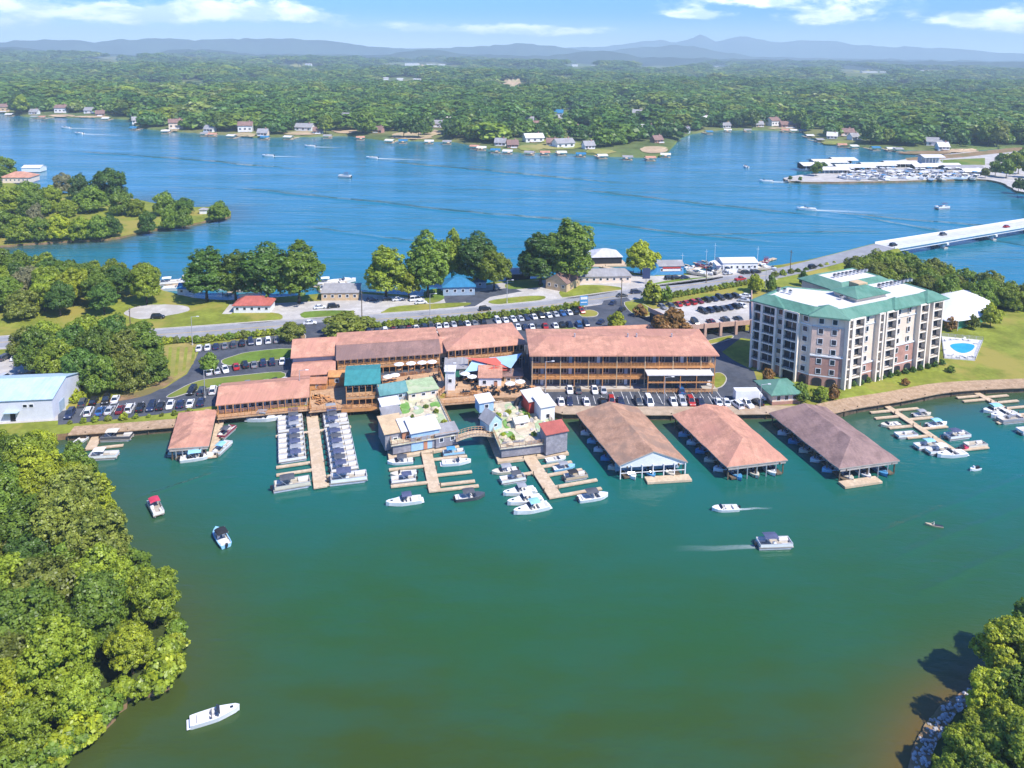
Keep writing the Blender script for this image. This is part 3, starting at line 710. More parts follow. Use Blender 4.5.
for k, p in enumerate([[(232, 313), (254, 312), (279, 313.5), (279, 320.5), (235, 323.5)], [(304, 312), (345, 310.5), (354, 313), (340, 317), (306, 318.5)], [(384, 311), (400, 306), (465, 302.5), (467, 305.5), (440, 308.6), (386, 313.5)],
           [(424, 292), (440, 289), (444, 299), (428, 303)], [(489, 301), (520, 296.6), (544, 296), (540, 300.4), (500, 304.4)], [(508, 283), (538, 281), (541, 287), (509, 289)], [(561, 290), (585, 285), (619, 287), (617, 291.5), (580, 297.5), (563, 298)],
           [(647, 287), (665, 281), (700, 277.5), (722, 276.5), (718, 279), (690, 283.5)]]):
    sheet('verge', p, Z2 + 0.01, [M_GRASS, M_GRASS2][k % 2], 0.15, 3)
sheet('side_lot', [(443, 296), (475, 292), (512, 287.5), (522, 291.5), (490, 297), (473, 307.5), (463, 308.5), (466, 302), (446, 304)], Z2, M_ASPH)
sheet('hotel_lawn', [(826, 404), (848, 386), (880, 376), (938, 362), (975, 358), (985, 340), (985, 322), (1010, 300), (1100, 306), (1250, 330), (1250, 374), (1100, 380), (1024, 384), (950, 388), (900, 398), (860, 405)], Z1, M_GRASS)
sheet('hotel_lawn', [(760, 292), (768, 281), (850, 265), (884, 256), (930, 270), (1000, 296), (985, 322), (940, 300), (850, 292), (800, 300)], Z1, M_GRASS)
sheet('earth_patch', [(812, 283), (830, 278.5), (856, 276), (858, 280), (835, 284), (815, 287)], Z2, M_EARTH, 0.3, 3)
# the promenade and the boardwalks along the sea wall
PROM = [p for p in FRONT_SHORE]
def along(line, u0, u1):
    out = []
    for x, y in line:
        if u0 <= to_px(x, y, LAND)[0] <= u1: out.append((x, y))
    return out
mb = MB(); mb.prism(strip(along(FRONT_SHORE, 540, 830), -1.5, 3.4), LAND + 0.0, LAND + 0.22, M_TANCONC, bottom=False); structure('promenade', mb)
hb = smooth_line(along(FRONT_SHORE, 826, 1405), 6)
M_PLANK = mat('weathered planks', (0.46, 0.32, 0.20), 0.85, 0.2, 1.5, 0.15, bump=0.3, col2=(0.36, 0.24, 0.14))
mb = MB(); mb.prism(strip(hb, -1.5, 4.4), LAND + 0.0, LAND + 0.25, M_PLANK, bottom=False); structure('boardwalk_path', mb)
lb = smooth_line(along(FRONT_SHORE, 60, 218), 4)
mb = MB(); mb.prism(strip(lb, -1.5, 3.0), LAND + 0.0, LAND + 0.25, M_PLANK, bottom=False); structure('boardwalk_path', mb)
# sea wall of upright timbers
t = thing('sea_wall', 'long dark timber sea wall between the car park and the green water', 'sea wall', (0, 0, 0))
w = smooth_line(along(FRONT_SHORE, 60, 1405), 2)
mb = MB(); mb.prism(strip(w, -0.75, -0.45), -1.8, LAND + 0.18, M_WALL); mb.build('wall_face', t)
mb = MB()
for i, (x, y) in enumerate(w):
    mb.tube((x, y - 0.95, -1.5), (x, y - 0.95, LAND + 0.5), 0.16, 0.15, M_WALL, 6)
ob = mb.build('pile', t); ob['kind'] = 'stuff'
# stall lines
def stalls(name, p0, p1, n, length, away=1):
    a, b = P(*p0, LAND), P(*p1, LAND); d = (b - a); nrm = Vector((-d.y, d.x, 0)).normalized() * away
    mb = MB()
    for i in range(n + 1):
        q = a + d * i / n; e = q + nrm * length; s = d.normalized() * 0.06
        mb.face([(*(q - s).xy, Z2 + 0.01), (*(q + s).xy, Z2 + 0.01), (*(e + s).xy, Z2 + 0.01), (*(e - s).xy, Z2 + 0.01)], M_MARK)
    structure(name, mb)
stalls('parking_marking', (562, 404), (738, 404.5), 21, 5.0, 1)
stalls('parking_marking', (612, 391), (716, 390.5), 12, -5.0, 1)
stalls('parking_marking', (80, 415.5), (156, 408), 9, 5.0, 1)

# ------------------------------------------------------------------ bridge and its ramp
def ramp():
    pts = smooth_line(XY([(768, 275.3), (800, 269.5), (830, 264), (860, 258.5), (886, 252.6)], LAND), 6)
    n = len(pts); rings = []; road = []
    for i, (x, y) in enumerate(pts):
        z = LAND + 0.03 + 3.4 * ss(i / (n - 1), 0.0, 1.0)
        L = offset_line(pts, 11)[i]; l = offset_line(pts, 6)[i]; r_ = offset_line(pts, -6)[i]; R_ = offset_line(pts, -11)[i]
        rings.append([(*L, LAND - 0.5), (*l, z), (*r_, z), (*R_, LAND - 0.5)]); road.append((x, y, z))
    mb = MB(); mb.loft(rings, M_GRASS, closed=False); structure('road_embankment', mb)
    o = offset_line(pts, 5.4); o2 = offset_line(pts, -5.4)
    mb = MB()
    for i in range(n - 1):
        mb.face([(*o[i], road[i][2] + .03), (*o2[i], road[i][2] + .03), (*o2[i + 1], road[i + 1][2] + .03), (*o[i + 1], road[i + 1][2] + .03)], M_ROAD)
    structure('road', mb)
    return road[-1][2]
zb = ramp()
M_BRIDGE = mat('bridge concrete', (0.72, 0.71, 0.68), 0.8, 0.06, 0.3, 0.2)
br = thing('road_bridge', 'long white concrete road bridge over the blue lake', 'bridge', (0, 0, 0))
bl = XY([(884, 252.9), (960, 239.6), (1024, 228.6), (1100, 216.5), (1300, 188)], LAND)
# keep its line straight in plan
a, b_ = Vector(bl[0]), Vector(bl[-2]); dirb = (b_ - a).normalized()
bl = [tuple(a + dirb * k) for k in np.linspace(0, 470, 40)]
mb = MB(); mb.prism(strip(bl, -5.6, 5.6), zb - 0.35, zb + 0.03, M_BRIDGE); mb.build('deck', br)
mb = MB(); mb.sheet(strip(bl, -4.9, 4.9), zb + 0.05, mat('bridge road', (0.55, 0.55, 0.54), 0.9, 0.08, 0.3)); mb.build('road_surface', br)
for s in (-1, 1):
    mb = MB(); mb.prism(strip(bl, s * 5.55, s * 5.2), zb + 0.0, zb + 0.95, M_BRIDGE); mb.build('parapet', br)
for s in (-4.4, -1.5, 1.5, 4.4):
    mb = MB(); mb.prism(strip(bl, s - 0.35, s + 0.35), zb - 1.9, zb - 0.36, M_BRIDGE); mb.build('girder', br)
for k in range(1, 11):
    c = a + dirb * (43.0 * k); nn = Vector((-dirb.y, dirb.x))
    mb = MB()
    mb.bar((*(c + nn * 5.4), zb - 2.9), (*(c - nn * 5.4), zb - 2.9), 1.6, 1.0, M_BRIDGE)
    for q in (-2.6, 2.6): mb.tube((*(c + nn * q), -3), (*(c + nn * q), zb - 2.9), 1.1, 1.1, M_BRIDGE, 10)
    mb.bar((*(c + nn * 4.6), -1.2), (*(c - nn * 4.6), -1.2), 3.2, 1.7, M_CONC)
    mb.build('pier', br)
mb = MB(); c = a + dirb * 1.0; nn = Vector((-dirb.y, dirb.x)); mb.bar((*(c + nn * 6), -1.5), (*(c - nn * 6), -1.5), 2.5, zb + 1.0, M_CONC); mb.build('abutment', br)

# ------------------------------------------------------------------ trees
def tree_px(kind, u, vb, vt, w, colour, label, group=None, z=LAND, name='broadleaf_tree'):
    p = P(u, vb, z); lo, hi = 0.5, 60.0
    for _ in range(24):
        h = (lo + hi) / 2
        if to_px(p.x, p.y, z + h)[1] > vt: lo = h
        else: hi = h
    dep = -to_cam(p.x, p.y, z).z
    rx, rz, zc = {'oak': (5.0, 6.2, 8.6), 'tall': (4.4, 8.3, 9.8), 'round': (3.2, 3.0, 3.7), 'bush': (1.5, 1.15, 1.15), 'low': (5.5, 6.0, 6.0), 'shore': (5.2, 5.6, 8.6)}[kind]
    sx = (w * dep / FOC) / (2 * rx * 1.12); sz = h / ((zc + rz) * 1.02)
    return tree(name, kind, p.x, p.y, z, sx, colour, label, group, sz=sz / sx, cat='tree' if kind != 'bush' else 'shrub')
G1 = 'tall trees between the road and the lake'
for r_ in [('tall', 207, 301, 245, 44, 'deep green', 'big dark tree at the lakeside behind the road sign, beside the red roofed stand'), ('tall', 236, 300, 249, 36, 'mid green', 'mid green tree behind the red roofed stand by the lake'),
           ('tall', 268, 303, 241, 50, 'deep green', 'big spreading tree just beyond the red roofed stand'), ('tall', 299, 303, 240, 46, 'mid green', 'big round tree between the red roofed stand and the grey roofed boat shop'),
           ('tall', 386, 299, 243, 42, 'fresh green', 'cone-shaped bright tree at the edge of the pale lakeside yard'), ('oak', 409, 299, 266, 26, 'yellow-green', 'small yellowish tree beside the cone-shaped bright tree'),
           ('tall', 428, 297, 229, 42, 'mid green', 'tall tree standing close to the blue roofed lake house'), ('tall', 452, 284, 228, 28, 'fresh green', 'slim tall tree behind the blue roofed lake house'),
           ('tall', 477, 287, 230, 40, 'dark green', 'darkest tall tree behind the small blue shed'), ('oak', 494, 290, 248, 36, 'fresh green', 'lower bright tree between the blue shed and the dark lot'),
           ('tall', 540, 285, 230, 46, 'deep green', 'wide dark tree behind the tan gabled cottage, the lower of a pair'), ('tall', 570, 285, 217, 50, 'mid green', 'tallest tree by the lake, behind the tan gabled cottage'),
           ('round', 641, 274, 241, 34, 'yellow-green', 'single round yellow-green tree beside the floating grey roofed pavilion')]: tree_px(*r_, G1)
G2 = 'small trees planted in the car park'
for r_ in [('round', 347, 337, 313, 50, 'olive green', 'wide low tree on the kerbed bed at the shop side of the car park entry'), ('round', 292, 341, 321, 26, 'olive green', 'small spreading tree on the kerbed bed at the western side of the entry'),
           ('round', 209, 373, 352, 18, 'mid green', 'little tree by the drive opposite the striped lawn'), ('round', 616, 331, 311, 18, 'yellow-green', 'round clipped tree on an island behind the long wooden motel'),
           ('round', 672, 339, 308, 38, 'rusty', 'brownish spreading tree at the corner of the parking deck'), ('bush', 652, 303, 283, 22, 'yellow-green', 'large yellow-green shrub on the verge above the parking deck'),
           ('bush', 665, 302, 287, 16, 'mid green', 'dark shrub beside the large yellow-green shrub above the parking deck'), ('bush', 640, 316, 305, 15, 'rusty', 'reddish shrub on the kerbed verge by the dark drive'),
           ('round', 755, 292, 274, 18, 'yellow-green', 'yellowish tree by the road behind the flats'), ('bush', 771, 292, 276, 12, 'mid green', 'small green shrub tree by the road behind the flats'),
           ('round', 803, 286, 270, 10, 'deep green', 'slim dark tree on the lawn behind the flats roof')]: tree_px(*r_, G2)
G3 = 'dark grove between the road and the metal shed'
for i, (u, vb, vt) in enumerate([(38, 370, 318), (58, 380, 330), (82, 388, 340), (106, 393, 346), (130, 390, 345), (150, 382, 342), (46, 352, 312), (72, 360, 318), (98, 368, 318), (125, 366, 322), (147, 362, 323), (88, 347, 308), (114, 350, 308), (138, 350, 314), (30, 354, 318)]):
    c = ['mid green', 'fresh green', 'deep green', 'mid green', 'olive green'][i % 5]
    pos_ = 'front row' if i < 6 else 'middle row' if i < 11 else 'road side'
    tree_px('low', u, vb, vt + 6, 38, c, f'{c} tree in the {pos_} of the grove, {ordw(i if i < 6 else i - 6 if i < 11 else i - 11)} from the metal shed', G3)
def scatter(poly, gap, seed, tries=6000):
    r = random.Random(seed); out = []
    x0, x1 = min(p[0] for p in poly), max(p[0] for p in poly); y0, y1 = min(p[1] for p in poly), max(p[1] for p in poly)
    for _ in range(tries):
        p = (r.uniform(x0, x1), r.uniform(y0, y1))
        if inside(p, poly) and all((p[0] - q[0]) ** 2 + (p[1] - q[1]) ** 2 > gap * gap for q in out): out.append(p)
    return out
# woods on the near point across the cove
pts = scatter(XY([(-70, 289), (0, 283), (60, 280), (122, 287), (160, 298), (166, 305), (130, 311), (100, 316), (0, 321), (-70, 325)], LAND), 9.0, 11)
pts.sort(key=lambda p: (round(p[1] / 14), p[0])); rows = {}
for p in pts:
    k = round(p[1] / 14); rows.setdefault(k, []).append(p)
for rk, k in enumerate(sorted(rows)):
    for i, p in enumerate(sorted(rows[k])):
        c = rnd.choice(['mid green', 'deep green', 'fresh green', 'mid green', 'yellow-green', 'olive green', 'fresh green', 'fresh green', 'yellow-green'])
        if rk == 0 and i == 3: c = 'golden yellow'
        if rk == 2 and i == 5: c = 'grey-green'
        tree('broadleaf_tree', 'low' if rk < 1 else 'oak', *p, LAND, rnd.uniform(0.86, 1.08), c, f'{c} tree, {ordw(i)} from the west in the {ordw(rk)} row of the roadside wood', 'wood above the roadside lawn', sz=rnd.uniform(0.85, 1.05))
# trees behind the flats
pts = scatter(XY([(852, 277), (880, 270), (905, 273), (950, 287), (1000, 300), (1070, 305), (1070, 311), (1000, 311), (940, 302), (890, 292), (855, 285)], LAND), 6.2, 12)
for i, p in enumerate(sorted(pts)):
    c = rnd.choice(['mid green', 'fresh green', 'fresh green', 'olive green', 'mid green'])
    tree('broadleaf_tree', 'low', *p, LAND, rnd.uniform(0.7, 0.98), c, f'{c} tree in the belt behind the flats, {ordw(i)} from the road end', 'belt of trees behind the flats', sz=rnd.uniform(0.86, 1.08))
for r_ in [('round', 990, 327, 303, 20, 'yellow-green', 'yellowish tree beside the white tent pavilion'), ('bush', 950, 331, 317, 12, 'rusty', 'round brown-green shrub at the near corner of the tent pavilion'), ('bush', 972, 329, 315, 13, 'olive green', 'round shrub at the far corner of the tent pavilion'),
           ('round', 800, 402, 383, 20, 'mid green', 'dense green tree beside the small green roofed gatehouse'), ('round', 820, 401, 386, 17, 'fresh green', 'bright green small tree at the corner of the flats'), ('bush', 833, 400, 386, 12, 'rusty', 'dark reddish small tree at the corner of the flats lawn'),
           ('round', 768, 385, 368, 14, 'rusty', 'reddish small tree at the foot of the flats corner tower'), ('bush', 950, 372, 366, 10, 'mid green', 'low shrub on the lawn at the end of the flats'), ('bush', 905, 385, 379, 9, 'rusty', 'reddish shrub on the lawn before the flats')]:
    tree_px(*r_, 'planting round the flats')
for i in range(14):
    u = 846 + i * 7.4; v = 387.5 - i * 1.75
    tree_px('bush', u, v, v - 5.2, 7, rnd.choice(['deep green', 'mid green']), f'low clipped shrub at the foot of the flats, {ordw(i)} from the corner', 'foundation shrubs along the flats', name='shrub')
# the green point across the inlet
G4 = 'trees on the green point'
for i, r_ in enumerate([(108, 201, 167, 36, 'deep green'), (62, 193, 172, 18, 'grey-green'), (80, 198, 173, 20, 'dark green'), (92, 211, 184, 30, 'mid green'), (122, 214, 189, 24, 'mid green'), (136, 215, 198, 18, 'fresh green'), (67, 216, 199, 18, 'fresh green'), (165, 214, 191, 22, 'mid green'),
                        (184, 213, 197, 20, 'deep green'), (148, 232, 210, 17, 'deep green'), (170, 228, 206, 17, 'mid green'), (184, 227, 206, 17, 'mid green'), (219, 219, 200, 20, 'mid green'), (22, 241, 214, 26, 'fresh green'), (41, 240, 216, 24, 'mid green'), (60, 239, 213, 24, 'yellow-green'),
                        (80, 239, 216, 22, 'fresh green'), (99, 238, 214, 24, 'mid green'), (111, 236, 213, 20, 'deep green'), (34, 216, 186, 30, 'mid green'), (12, 212, 186, 30, 'fresh green'), (50, 212, 184, 24, 'fresh green'), (0, 236, 208, 28, 'mid green'), (28, 203, 180, 24, 'mid green'), (4, 178, 155, 24, 'mid green'),
                        (-14, 190, 165, 30, 'deep green'), (36, 226, 202, 16, 'grey-green'), (-16, 240, 210, 30, 'mid green')]):
    u, vb, vt, w_, c = r_
    tree_px('low', u, vb + 1, vt, w_ * 1.08, c, f'{c} tree on the green point, {ordw(sorted([q[0] for q in [(108,),(62,),(80,),(92,),(122,),(136,),(67,),(165,),(184,),(148,),(170,),(184.5,),(219,),(22,),(41,),(60,),(80.5,),(99,),(111,),(34,),(12,),(50,),(0,),(28,),(4,),(-14,),(36,),(-16,)]]).index([108,62,80,92,122,136,67,165,184,148,170,184.5,219,22,41,60,80.5,99,111,34,12,50,0,28,4,-14,36,-16][i]))} from its landward end', G4, z=1.0)
# the near wood
wood = WOOD_EDGE + [(-150, 40), (-175, 110), (-150, 175)]
pts = scatter(wood, 5.7, 21, 9000)
edge = WOOD_EDGE
lines = [WOOD_EDGE]
dist = seg_dist(np.array([p[0] for p in pts]), np.array([p[1] for p in pts]), lines)
kept = []
for p, d in zip(pts, dist):
    u, v = to_px(p[0], p[1], 10)
    if d > 2.4 and u > -75 and v < 850: kept.append((p, d))
kept.sort(key=lambda q: -q[0][1]); cnt = {}
for p, d in kept:
    rw = 0 if d < 6.5 else 1 if d < 13 else 2 if d < 20 else 3 if d < 28 else 4
    k = cnt.get(rw, 0); cnt[rw] = k + 1
    if rw == 0: c = rnd.choice(['yellow-green', 'fresh green', 'yellow-green', 'fresh green', 'yellow-green', 'mid green'])
    elif rw == 1: c = rnd.choice(['fresh green', 'mid green', 'yellow-green', 'yellow-green', 'olive green'])
    else: c = rnd.choice(['mid green', 'deep green', 'mid green', 'fresh green', 'olive green'])
    u, v = to_px(p[0], p[1], 10)
    if rw == 0 and 140 < u < 200 and 505 < v < 560: c = 'golden yellow'
    where = 'at the water edge of the near wood' if rw == 0 else f'in the {ordw(rw)} row of the near wood'
    s = rnd.uniform(0.6, 0.8) if rw == 0 else rnd.uniform(0.74, 1.1)
    tree('broadleaf_tree', 'oak', *p, 0.9, s, c, f'{c} tree {where}, {ordw(k)} from the shed', 'near wood on the point', sz=rnd.uniform(0.9, 1.1))
k = 0
for i in range(2, len(WOOD_SHORE) - 2, 2):
    x, y = WOOD_SHORE[i]; u, v = to_px(x, y, 1)
    if -30 < u < 200 and v < 790:
        c = rnd.choice(['yellow-green', 'fresh green', 'mid green'])
        tree('waterside_shrub', 'bush', x - rnd.uniform(0.2, 1.4), y + rnd.uniform(-.5, .5), 0.7, rnd.uniform(0.9, 1.7), c, f'{c} shrub leaning over the water by the near wood, {ordw(k)} from the shed', 'waterside shrubs of the near wood', cat='shrub'); k += 1
# near bank by the rubble shore
for i, (u, v, s, c) in enumerate([(1012, 645, 0.88, 'yellow-green'), (1050, 630, 0.95, 'mid green'), (978, 716, 0.5, 'yellow-green'), (1008, 725, 0.7, 'yellow-green'), (955, 752, 0.45, 'fresh green'), (968, 732, 0.5, 'yellow-green'), (985, 765, 0.6, 'fresh green'), (996, 690, 0.66, 'yellow-green'), (1038, 700, 0.85, 'mid green'), (985, 742, 0.66, 'fresh green'), (1030, 756, 0.8, 'fresh green'), (960, 768, 0.52, 'fresh green'), (1000, 800, 0.75, 'mid green'), (1075, 690, 0.9, 'mid green')]):
    p = P(u, v, 8)
    tree('broadleaf_tree', 'oak', p.x, p.y, 1.0, s, c, f'{c} tree on the near bank behind the pale rubble, {ordw(i)} from its far end', 'trees on the near bank', sz=rnd.uniform(0.85, 1.0))
# far shore trees in front of the mass of the woods
for i, (u, q) in enumerate(FRONT_TREES):
    c = rnd.choice(['deep green', 'mid green', 'dark green', 'mid green', 'fresh green', 'olive green', 'yellow-green' if 560 < u < 660 else 'deep green'])
    tree('broadleaf_tree', 'shore', q[0], q[1], q[2] + 0.3, min(1.75, q[3]) * rnd.uniform(0.9, 1.15), c, f'{c} tree at the water edge of the far shore, {ordw(i)} from the west', 'trees along the far shore')
for i, (u, v, s, c) in enumerate([(816, 176, 0.85, 'mid green'), (823, 172, 0.6, 'deep green'), (790, 181, 0.3, 'deep green'), (800, 181.5, 0.28, 'mid green'), (995, 176, 0.9, 'mid green'), (1006, 178, 1.1, 'mid green'), (1018, 174, 1.2, 'fresh green'), (1030, 178, 1.2, 'mid green'), (1012, 168, 1.1, 'fresh green'),
                                  (1024, 163, 1.1, 'mid green'), (1000, 165, 0.8, 'deep green'), (1018, 192, 0.75, 'dark green'), (1030, 196, 0.9, 'deep green'), (985, 178, 0.6, 'olive green')]):
    p = P(u, v, 1.5); tree('broadleaf_tree', 'shore', p.x, p.y, 1.4, s, c, f'{c} tree on the marina spit, {ordw(i)} from its tip', 'trees on the marina spit')
# ------------------------------------------------------------------ building materials
M_SALMON = mat('salmon roof', (0.53, 0.27, 0.18), 0.85, 0.2, 0.35, 0.15, bump=0.25, col2=(0.50, 0.245, 0.17))
M_BROWNROOF = mat('grey brown roof', (0.27, 0.165, 0.135), 0.85, 0.2, 0.3, 0.15, bump=0.25, col2=(0.23, 0.145, 0.125))
M_MOTTLED = mat('mottled tan roof', (0.43, 0.25, 0.16), 0.85, 0.2, 0.4, 0.15, bump=0.25, col2=(0.31, 0.20, 0.14))
M_MAUVE = mat('mauve roof', (0.265, 0.175, 0.155), 0.85, 0.2, 0.3, 0.15, bump=0.25, col2=(0.31, 0.205, 0.175))
M_TEAL = mat('teal roof', (0.05, 0.245, 0.235), 0.6, 0.1, 0.5, 0.3)
M_DTEAL = mat('dark teal roof', (0.10, 0.25, 0.24), 0.7, 0.15, 0.6, 0.3, col2=(0.14, 0.28, 0.26))
M_GREENROOF = mat('green metal roof', (0.10, 0.235, 0.17), 0.65, 0.15, 0.3, 0.2, col2=(0.135, 0.27, 0.20))
M_WHITE = mat('white paint', (0.78, 0.78, 0.77), 0.55, 0.06, 0.5)
M_WHITEROOF = mat('white membrane roof', (0.68, 0.65, 0.61), 0.8, 0.08, 0.3, 0.2, col2=(0.64, 0.62, 0.60))
M_CREAM = mat('cream stucco', (0.80, 0.66, 0.52), 0.85, 0.08, 0.35, 0.2, col2=(0.74, 0.60, 0.47))
M_BRICK = mat('pink brick', (0.47, 0.26, 0.205), 0.9, 0.15, 0.6, 0.2, bump=0.2, col2=(0.41, 0.225, 0.18))
M_WOOD = mat('orange stained timber', (0.60, 0.285, 0.105), 0.75, 0.2, 0.8, 0.2, col2=(0.50, 0.24, 0.095))
M_DECK = mat('tan decking', (0.52, 0.33, 0.19), 0.8, 0.18, 1.2, 0.2, bump=0.2, col2=(0.45, 0.27, 0.15))  # warm tan of the boards themselves
M_DOCK = mat('pale dock boards', (0.60, 0.46, 0.31), 0.8, 0.15, 1.2, 0.2, bump=0.2, col2=(0.53, 0.39, 0.25))
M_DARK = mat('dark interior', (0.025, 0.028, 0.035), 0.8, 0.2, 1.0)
M_GLASS = mat('window glass', (0.022, 0.032, 0.05), 0.12, 0.3, 1.2, 0.6)
M_BLUEGREY = mat('blue grey wall', (0.35, 0.45, 0.53), 0.7, 0.1, 0.5)
M_BLUE = mat('blue roof', (0.035, 0.19, 0.35), 0.55, 0.1, 0.5, 0.3)
M_SKYBLUE = mat('pale blue roof', (0.44, 0.58, 0.68), 0.6, 0.08, 0.4, 0.4)
M_LIGHTBLUE = mat('light blue wall', (0.34, 0.52, 0.70), 0.7, 0.1, 0.6)
M_GREYROOF = mat('grey roof', (0.33, 0.32, 0.32), 0.8, 0.12, 0.4, 0.2, col2=(0.28, 0.27, 0.27))
M_GREYWOOD = mat('silvered planks', (0.30, 0.29, 0.31), 0.9, 0.2, 1.2, 0.15, bump=0.4, col2=(0.23, 0.225, 0.25))
M_RED = mat('red paint', (0.50, 0.065, 0.05), 0.6, 0.12, 0.5)
M_REDROOF = mat('red roof', (0.44, 0.12, 0.09), 0.7, 0.12, 0.5)
M_TAN = mat('tan wall', (0.58, 0.42, 0.25), 0.85, 0.12, 0.6)
M_TERRA = mat('terracotta wall', (0.48, 0.22, 0.13), 0.85, 0.12, 0.6)
M_TURF = mat('putting green turf', (0.16, 0.33, 0.07), 0.9, 0.15, 0.8, 0.1, col2=(0.24, 0.38, 0.13))
M_PALEGRN = mat('faded green turf', (0.37, 0.46, 0.26), 0.9, 0.15, 0.7, 0.1, col2=(0.47, 0.49, 0.32))
M_SANDROCK = mat('sand coloured rock', (0.60, 0.50, 0.36), 0.9, 0.2, 1.0, 0.1, bump=0.4, col2=(0.50, 0.42, 0.30))
M_METAL = mat('galvanised metal', (0.52, 0.53, 0.55), 0.45, 0.1, 1.0, 0.5, metal=0.5)
M_TARP = mat('navy canvas', (0.085, 0.10, 0.175), 0.8, 0.15, 1.0, 0.2)
M_POOL = mat('pool water', (0.03, 0.36, 0.52), 0.08, 0.1, 0.3, 0.5)
M_TENT = mat('white tent fabric', (0.80, 0.79, 0.78), 0.8, 0.04, 0.2)

def frame_px(fl, fr, z=LAND):
    """local frame of a building: place of its front left corner, heading of its front, width"""
    a, b = P(*fl, z), P(*fr, z); d = b - a
    return a, math.atan2(d.y, d.x), d.length
def gable(mb, x0, x1, y0, y1, ze, zr, m, o=0.6, oe=0.5, th=0.22, yr=None):
    """ridge along x"""
    ym = (y0 + y1) / 2 if yr is None else yr
    s1 = (zr - ze) / (ym - y0); s2 = (zr - ze) / (y1 - ym)
    prof = [(y0 - o, ze - s1 * o), (ym, zr), (y1 + o, ze - s2 * o), (y1 + o, ze - s2 * o - th), (ym, zr - th), (y0 - o, ze - s1 * o - th)]
    a = [(x0 - oe, y, z) for y, z in prof]; b = [(x1 + oe, y, z) for y, z in prof]
    i = len(mb.v); mb.v += a + b; k = mb.mi(m)
    for q in range(6):
        r_ = (q + 1) % 6; mb.f.append((i + q, i + 6 + q, i + 6 + r_, i + r_)); mb.m.append(k)
    for f in ((0, 1, 4, 5), (1, 2, 3, 4)):
        mb.f.append(tuple(i + q for q in f)); mb.m.append(k); mb.f.append(tuple(i + 6 + q for q in f[::-1])); mb.m.append(k)
def gable_y(mb, x0, x1, y0, y1, ze, zr, m, o=0.6, oe=0.5, th=0.22):
    """ridge along y"""
    t = MB(); gable(t, y0, y1, -x1, -x0, ze, zr, m, o, oe, th)
    mb.grid([(-y, x, z) for x, y, z in t.v], t.f, m)
def hip(mb, x0, x1, y0, y1, ze, zr, m, o=0.6, inset=None, th=0.22):
    W_, D_ = x1 - x0, y1 - y0; ins = min(W_, D_) / 2 if inset is None else inset
    X0, X1, Y0, Y1 = x0 - o, x1 + o, y0 - o, y1 + o
    if W_ >= D_: r = [(x0 + ins, (y0 + y1) / 2, zr), (x1 - ins, (y0 + y1) / 2, zr)]
    else: r = [((x0 + x1) / 2, y0 + ins, zr), ((x0 + x1) / 2, y1 - ins, zr)]
    c = [(X0, Y0), (X1, Y0), (X1, Y1), (X0, Y1)]
    v = [(*p, ze) for p in c] + [(*p, ze - th) for p in c] + r
    if W_ >= D_: fs = [(0, 1, 9, 8), (1, 2, 9), (2, 3, 8, 9), (3, 0, 8)]
    else: fs = [(0, 1, 8), (1, 2, 9, 8), (2, 3, 9), (3, 0, 8, 9)]
    fs += [(0, 4, 5, 1), (1, 5, 6, 2), (2, 6, 7, 3), (3, 7, 4, 0), (4, 7, 6, 5)]
    mb.grid(v, fs, m)
def gable_wall(mb, x0, x1, y0, y1, z0, ze, zr, m, axis='x'):
    """walls with triangular ends under a gable roof"""
    if axis == 'x':
        ym = (y0 + y1) / 2; prof = [(y0, z0), (y1, z0), (y1, ze), (ym, zr), (y0, ze)]
        a = [(x0, y, z) for y, z in prof]; b = [(x1, y, z) for y, z in prof]
    else:
        xm = (x0 + x1) / 2; prof = [(x1, z0), (x0, z0), (x0, ze), (xm, zr), (x1, ze)]
        a = [(x, y0, z) for x, z in prof]; b = [(x, y1, z) for x, z in prof]
    fs = [tuple(range(5))[::-1], tuple(range(5, 10))] + [(q, (q + 1) % 5, 5 + (q + 1) % 5, 5 + q) for q in range(5)]
    mb.grid(a + b, fs, m)
def window(parent, x, y, z, w, h, frame=None, face='y-', name='window', d=0.08):
    """a framed pane standing 8 cm proud of a wall; face says which way it looks"""
    mb = MB(); f = frame or M_WHITE; t = min(0.14, w * 0.12)
    mb.box((0, 0, 0), (w - 2 * t, d * 0.6, h - 2 * t), M_GLASS)
    for s in (-1, 1):
        mb.box((s * (w / 2 - t / 2), 0, 0), (t, d, h), f); mb.box((0, 0, s * (h / 2 - t / 2)), (w - 2 * t, d, t), f)
    if w > 1.6: mb.box((0, 0, 0), (t * 0.8, d * 0.9, h - 2 * t), f)
    ob = mb.build(name, parent); ob.location = (x, y, z)
    ob.rotation_euler = (0, 0, {'y-': 0, 'x+': R(90), 'y+': R(180), 'x-': R(-90)}[face])
    return ob
def rail(mb, pts, z, h, m, posts=1.6, w=0.07):
    """a railing of posts and rails along pts"""
    for a, b in zip(pts[:-1], pts[1:]):
        A, B = Vector((*a, z)), Vector((*b, z)); L = (B - A).length; n = max(1, int(L / posts))
        for k in (0.97, 0.62, 0.28): mb.bar(A + Vector((0, 0, h * k)), B + Vector((0, 0, h * k)), w, 0.08, m)
        for i in range(n + 1):
            q = A + (B - A) * i / n; mb.box((q.x, q.y, z + h / 2), (0.1, 0.1, h), m)

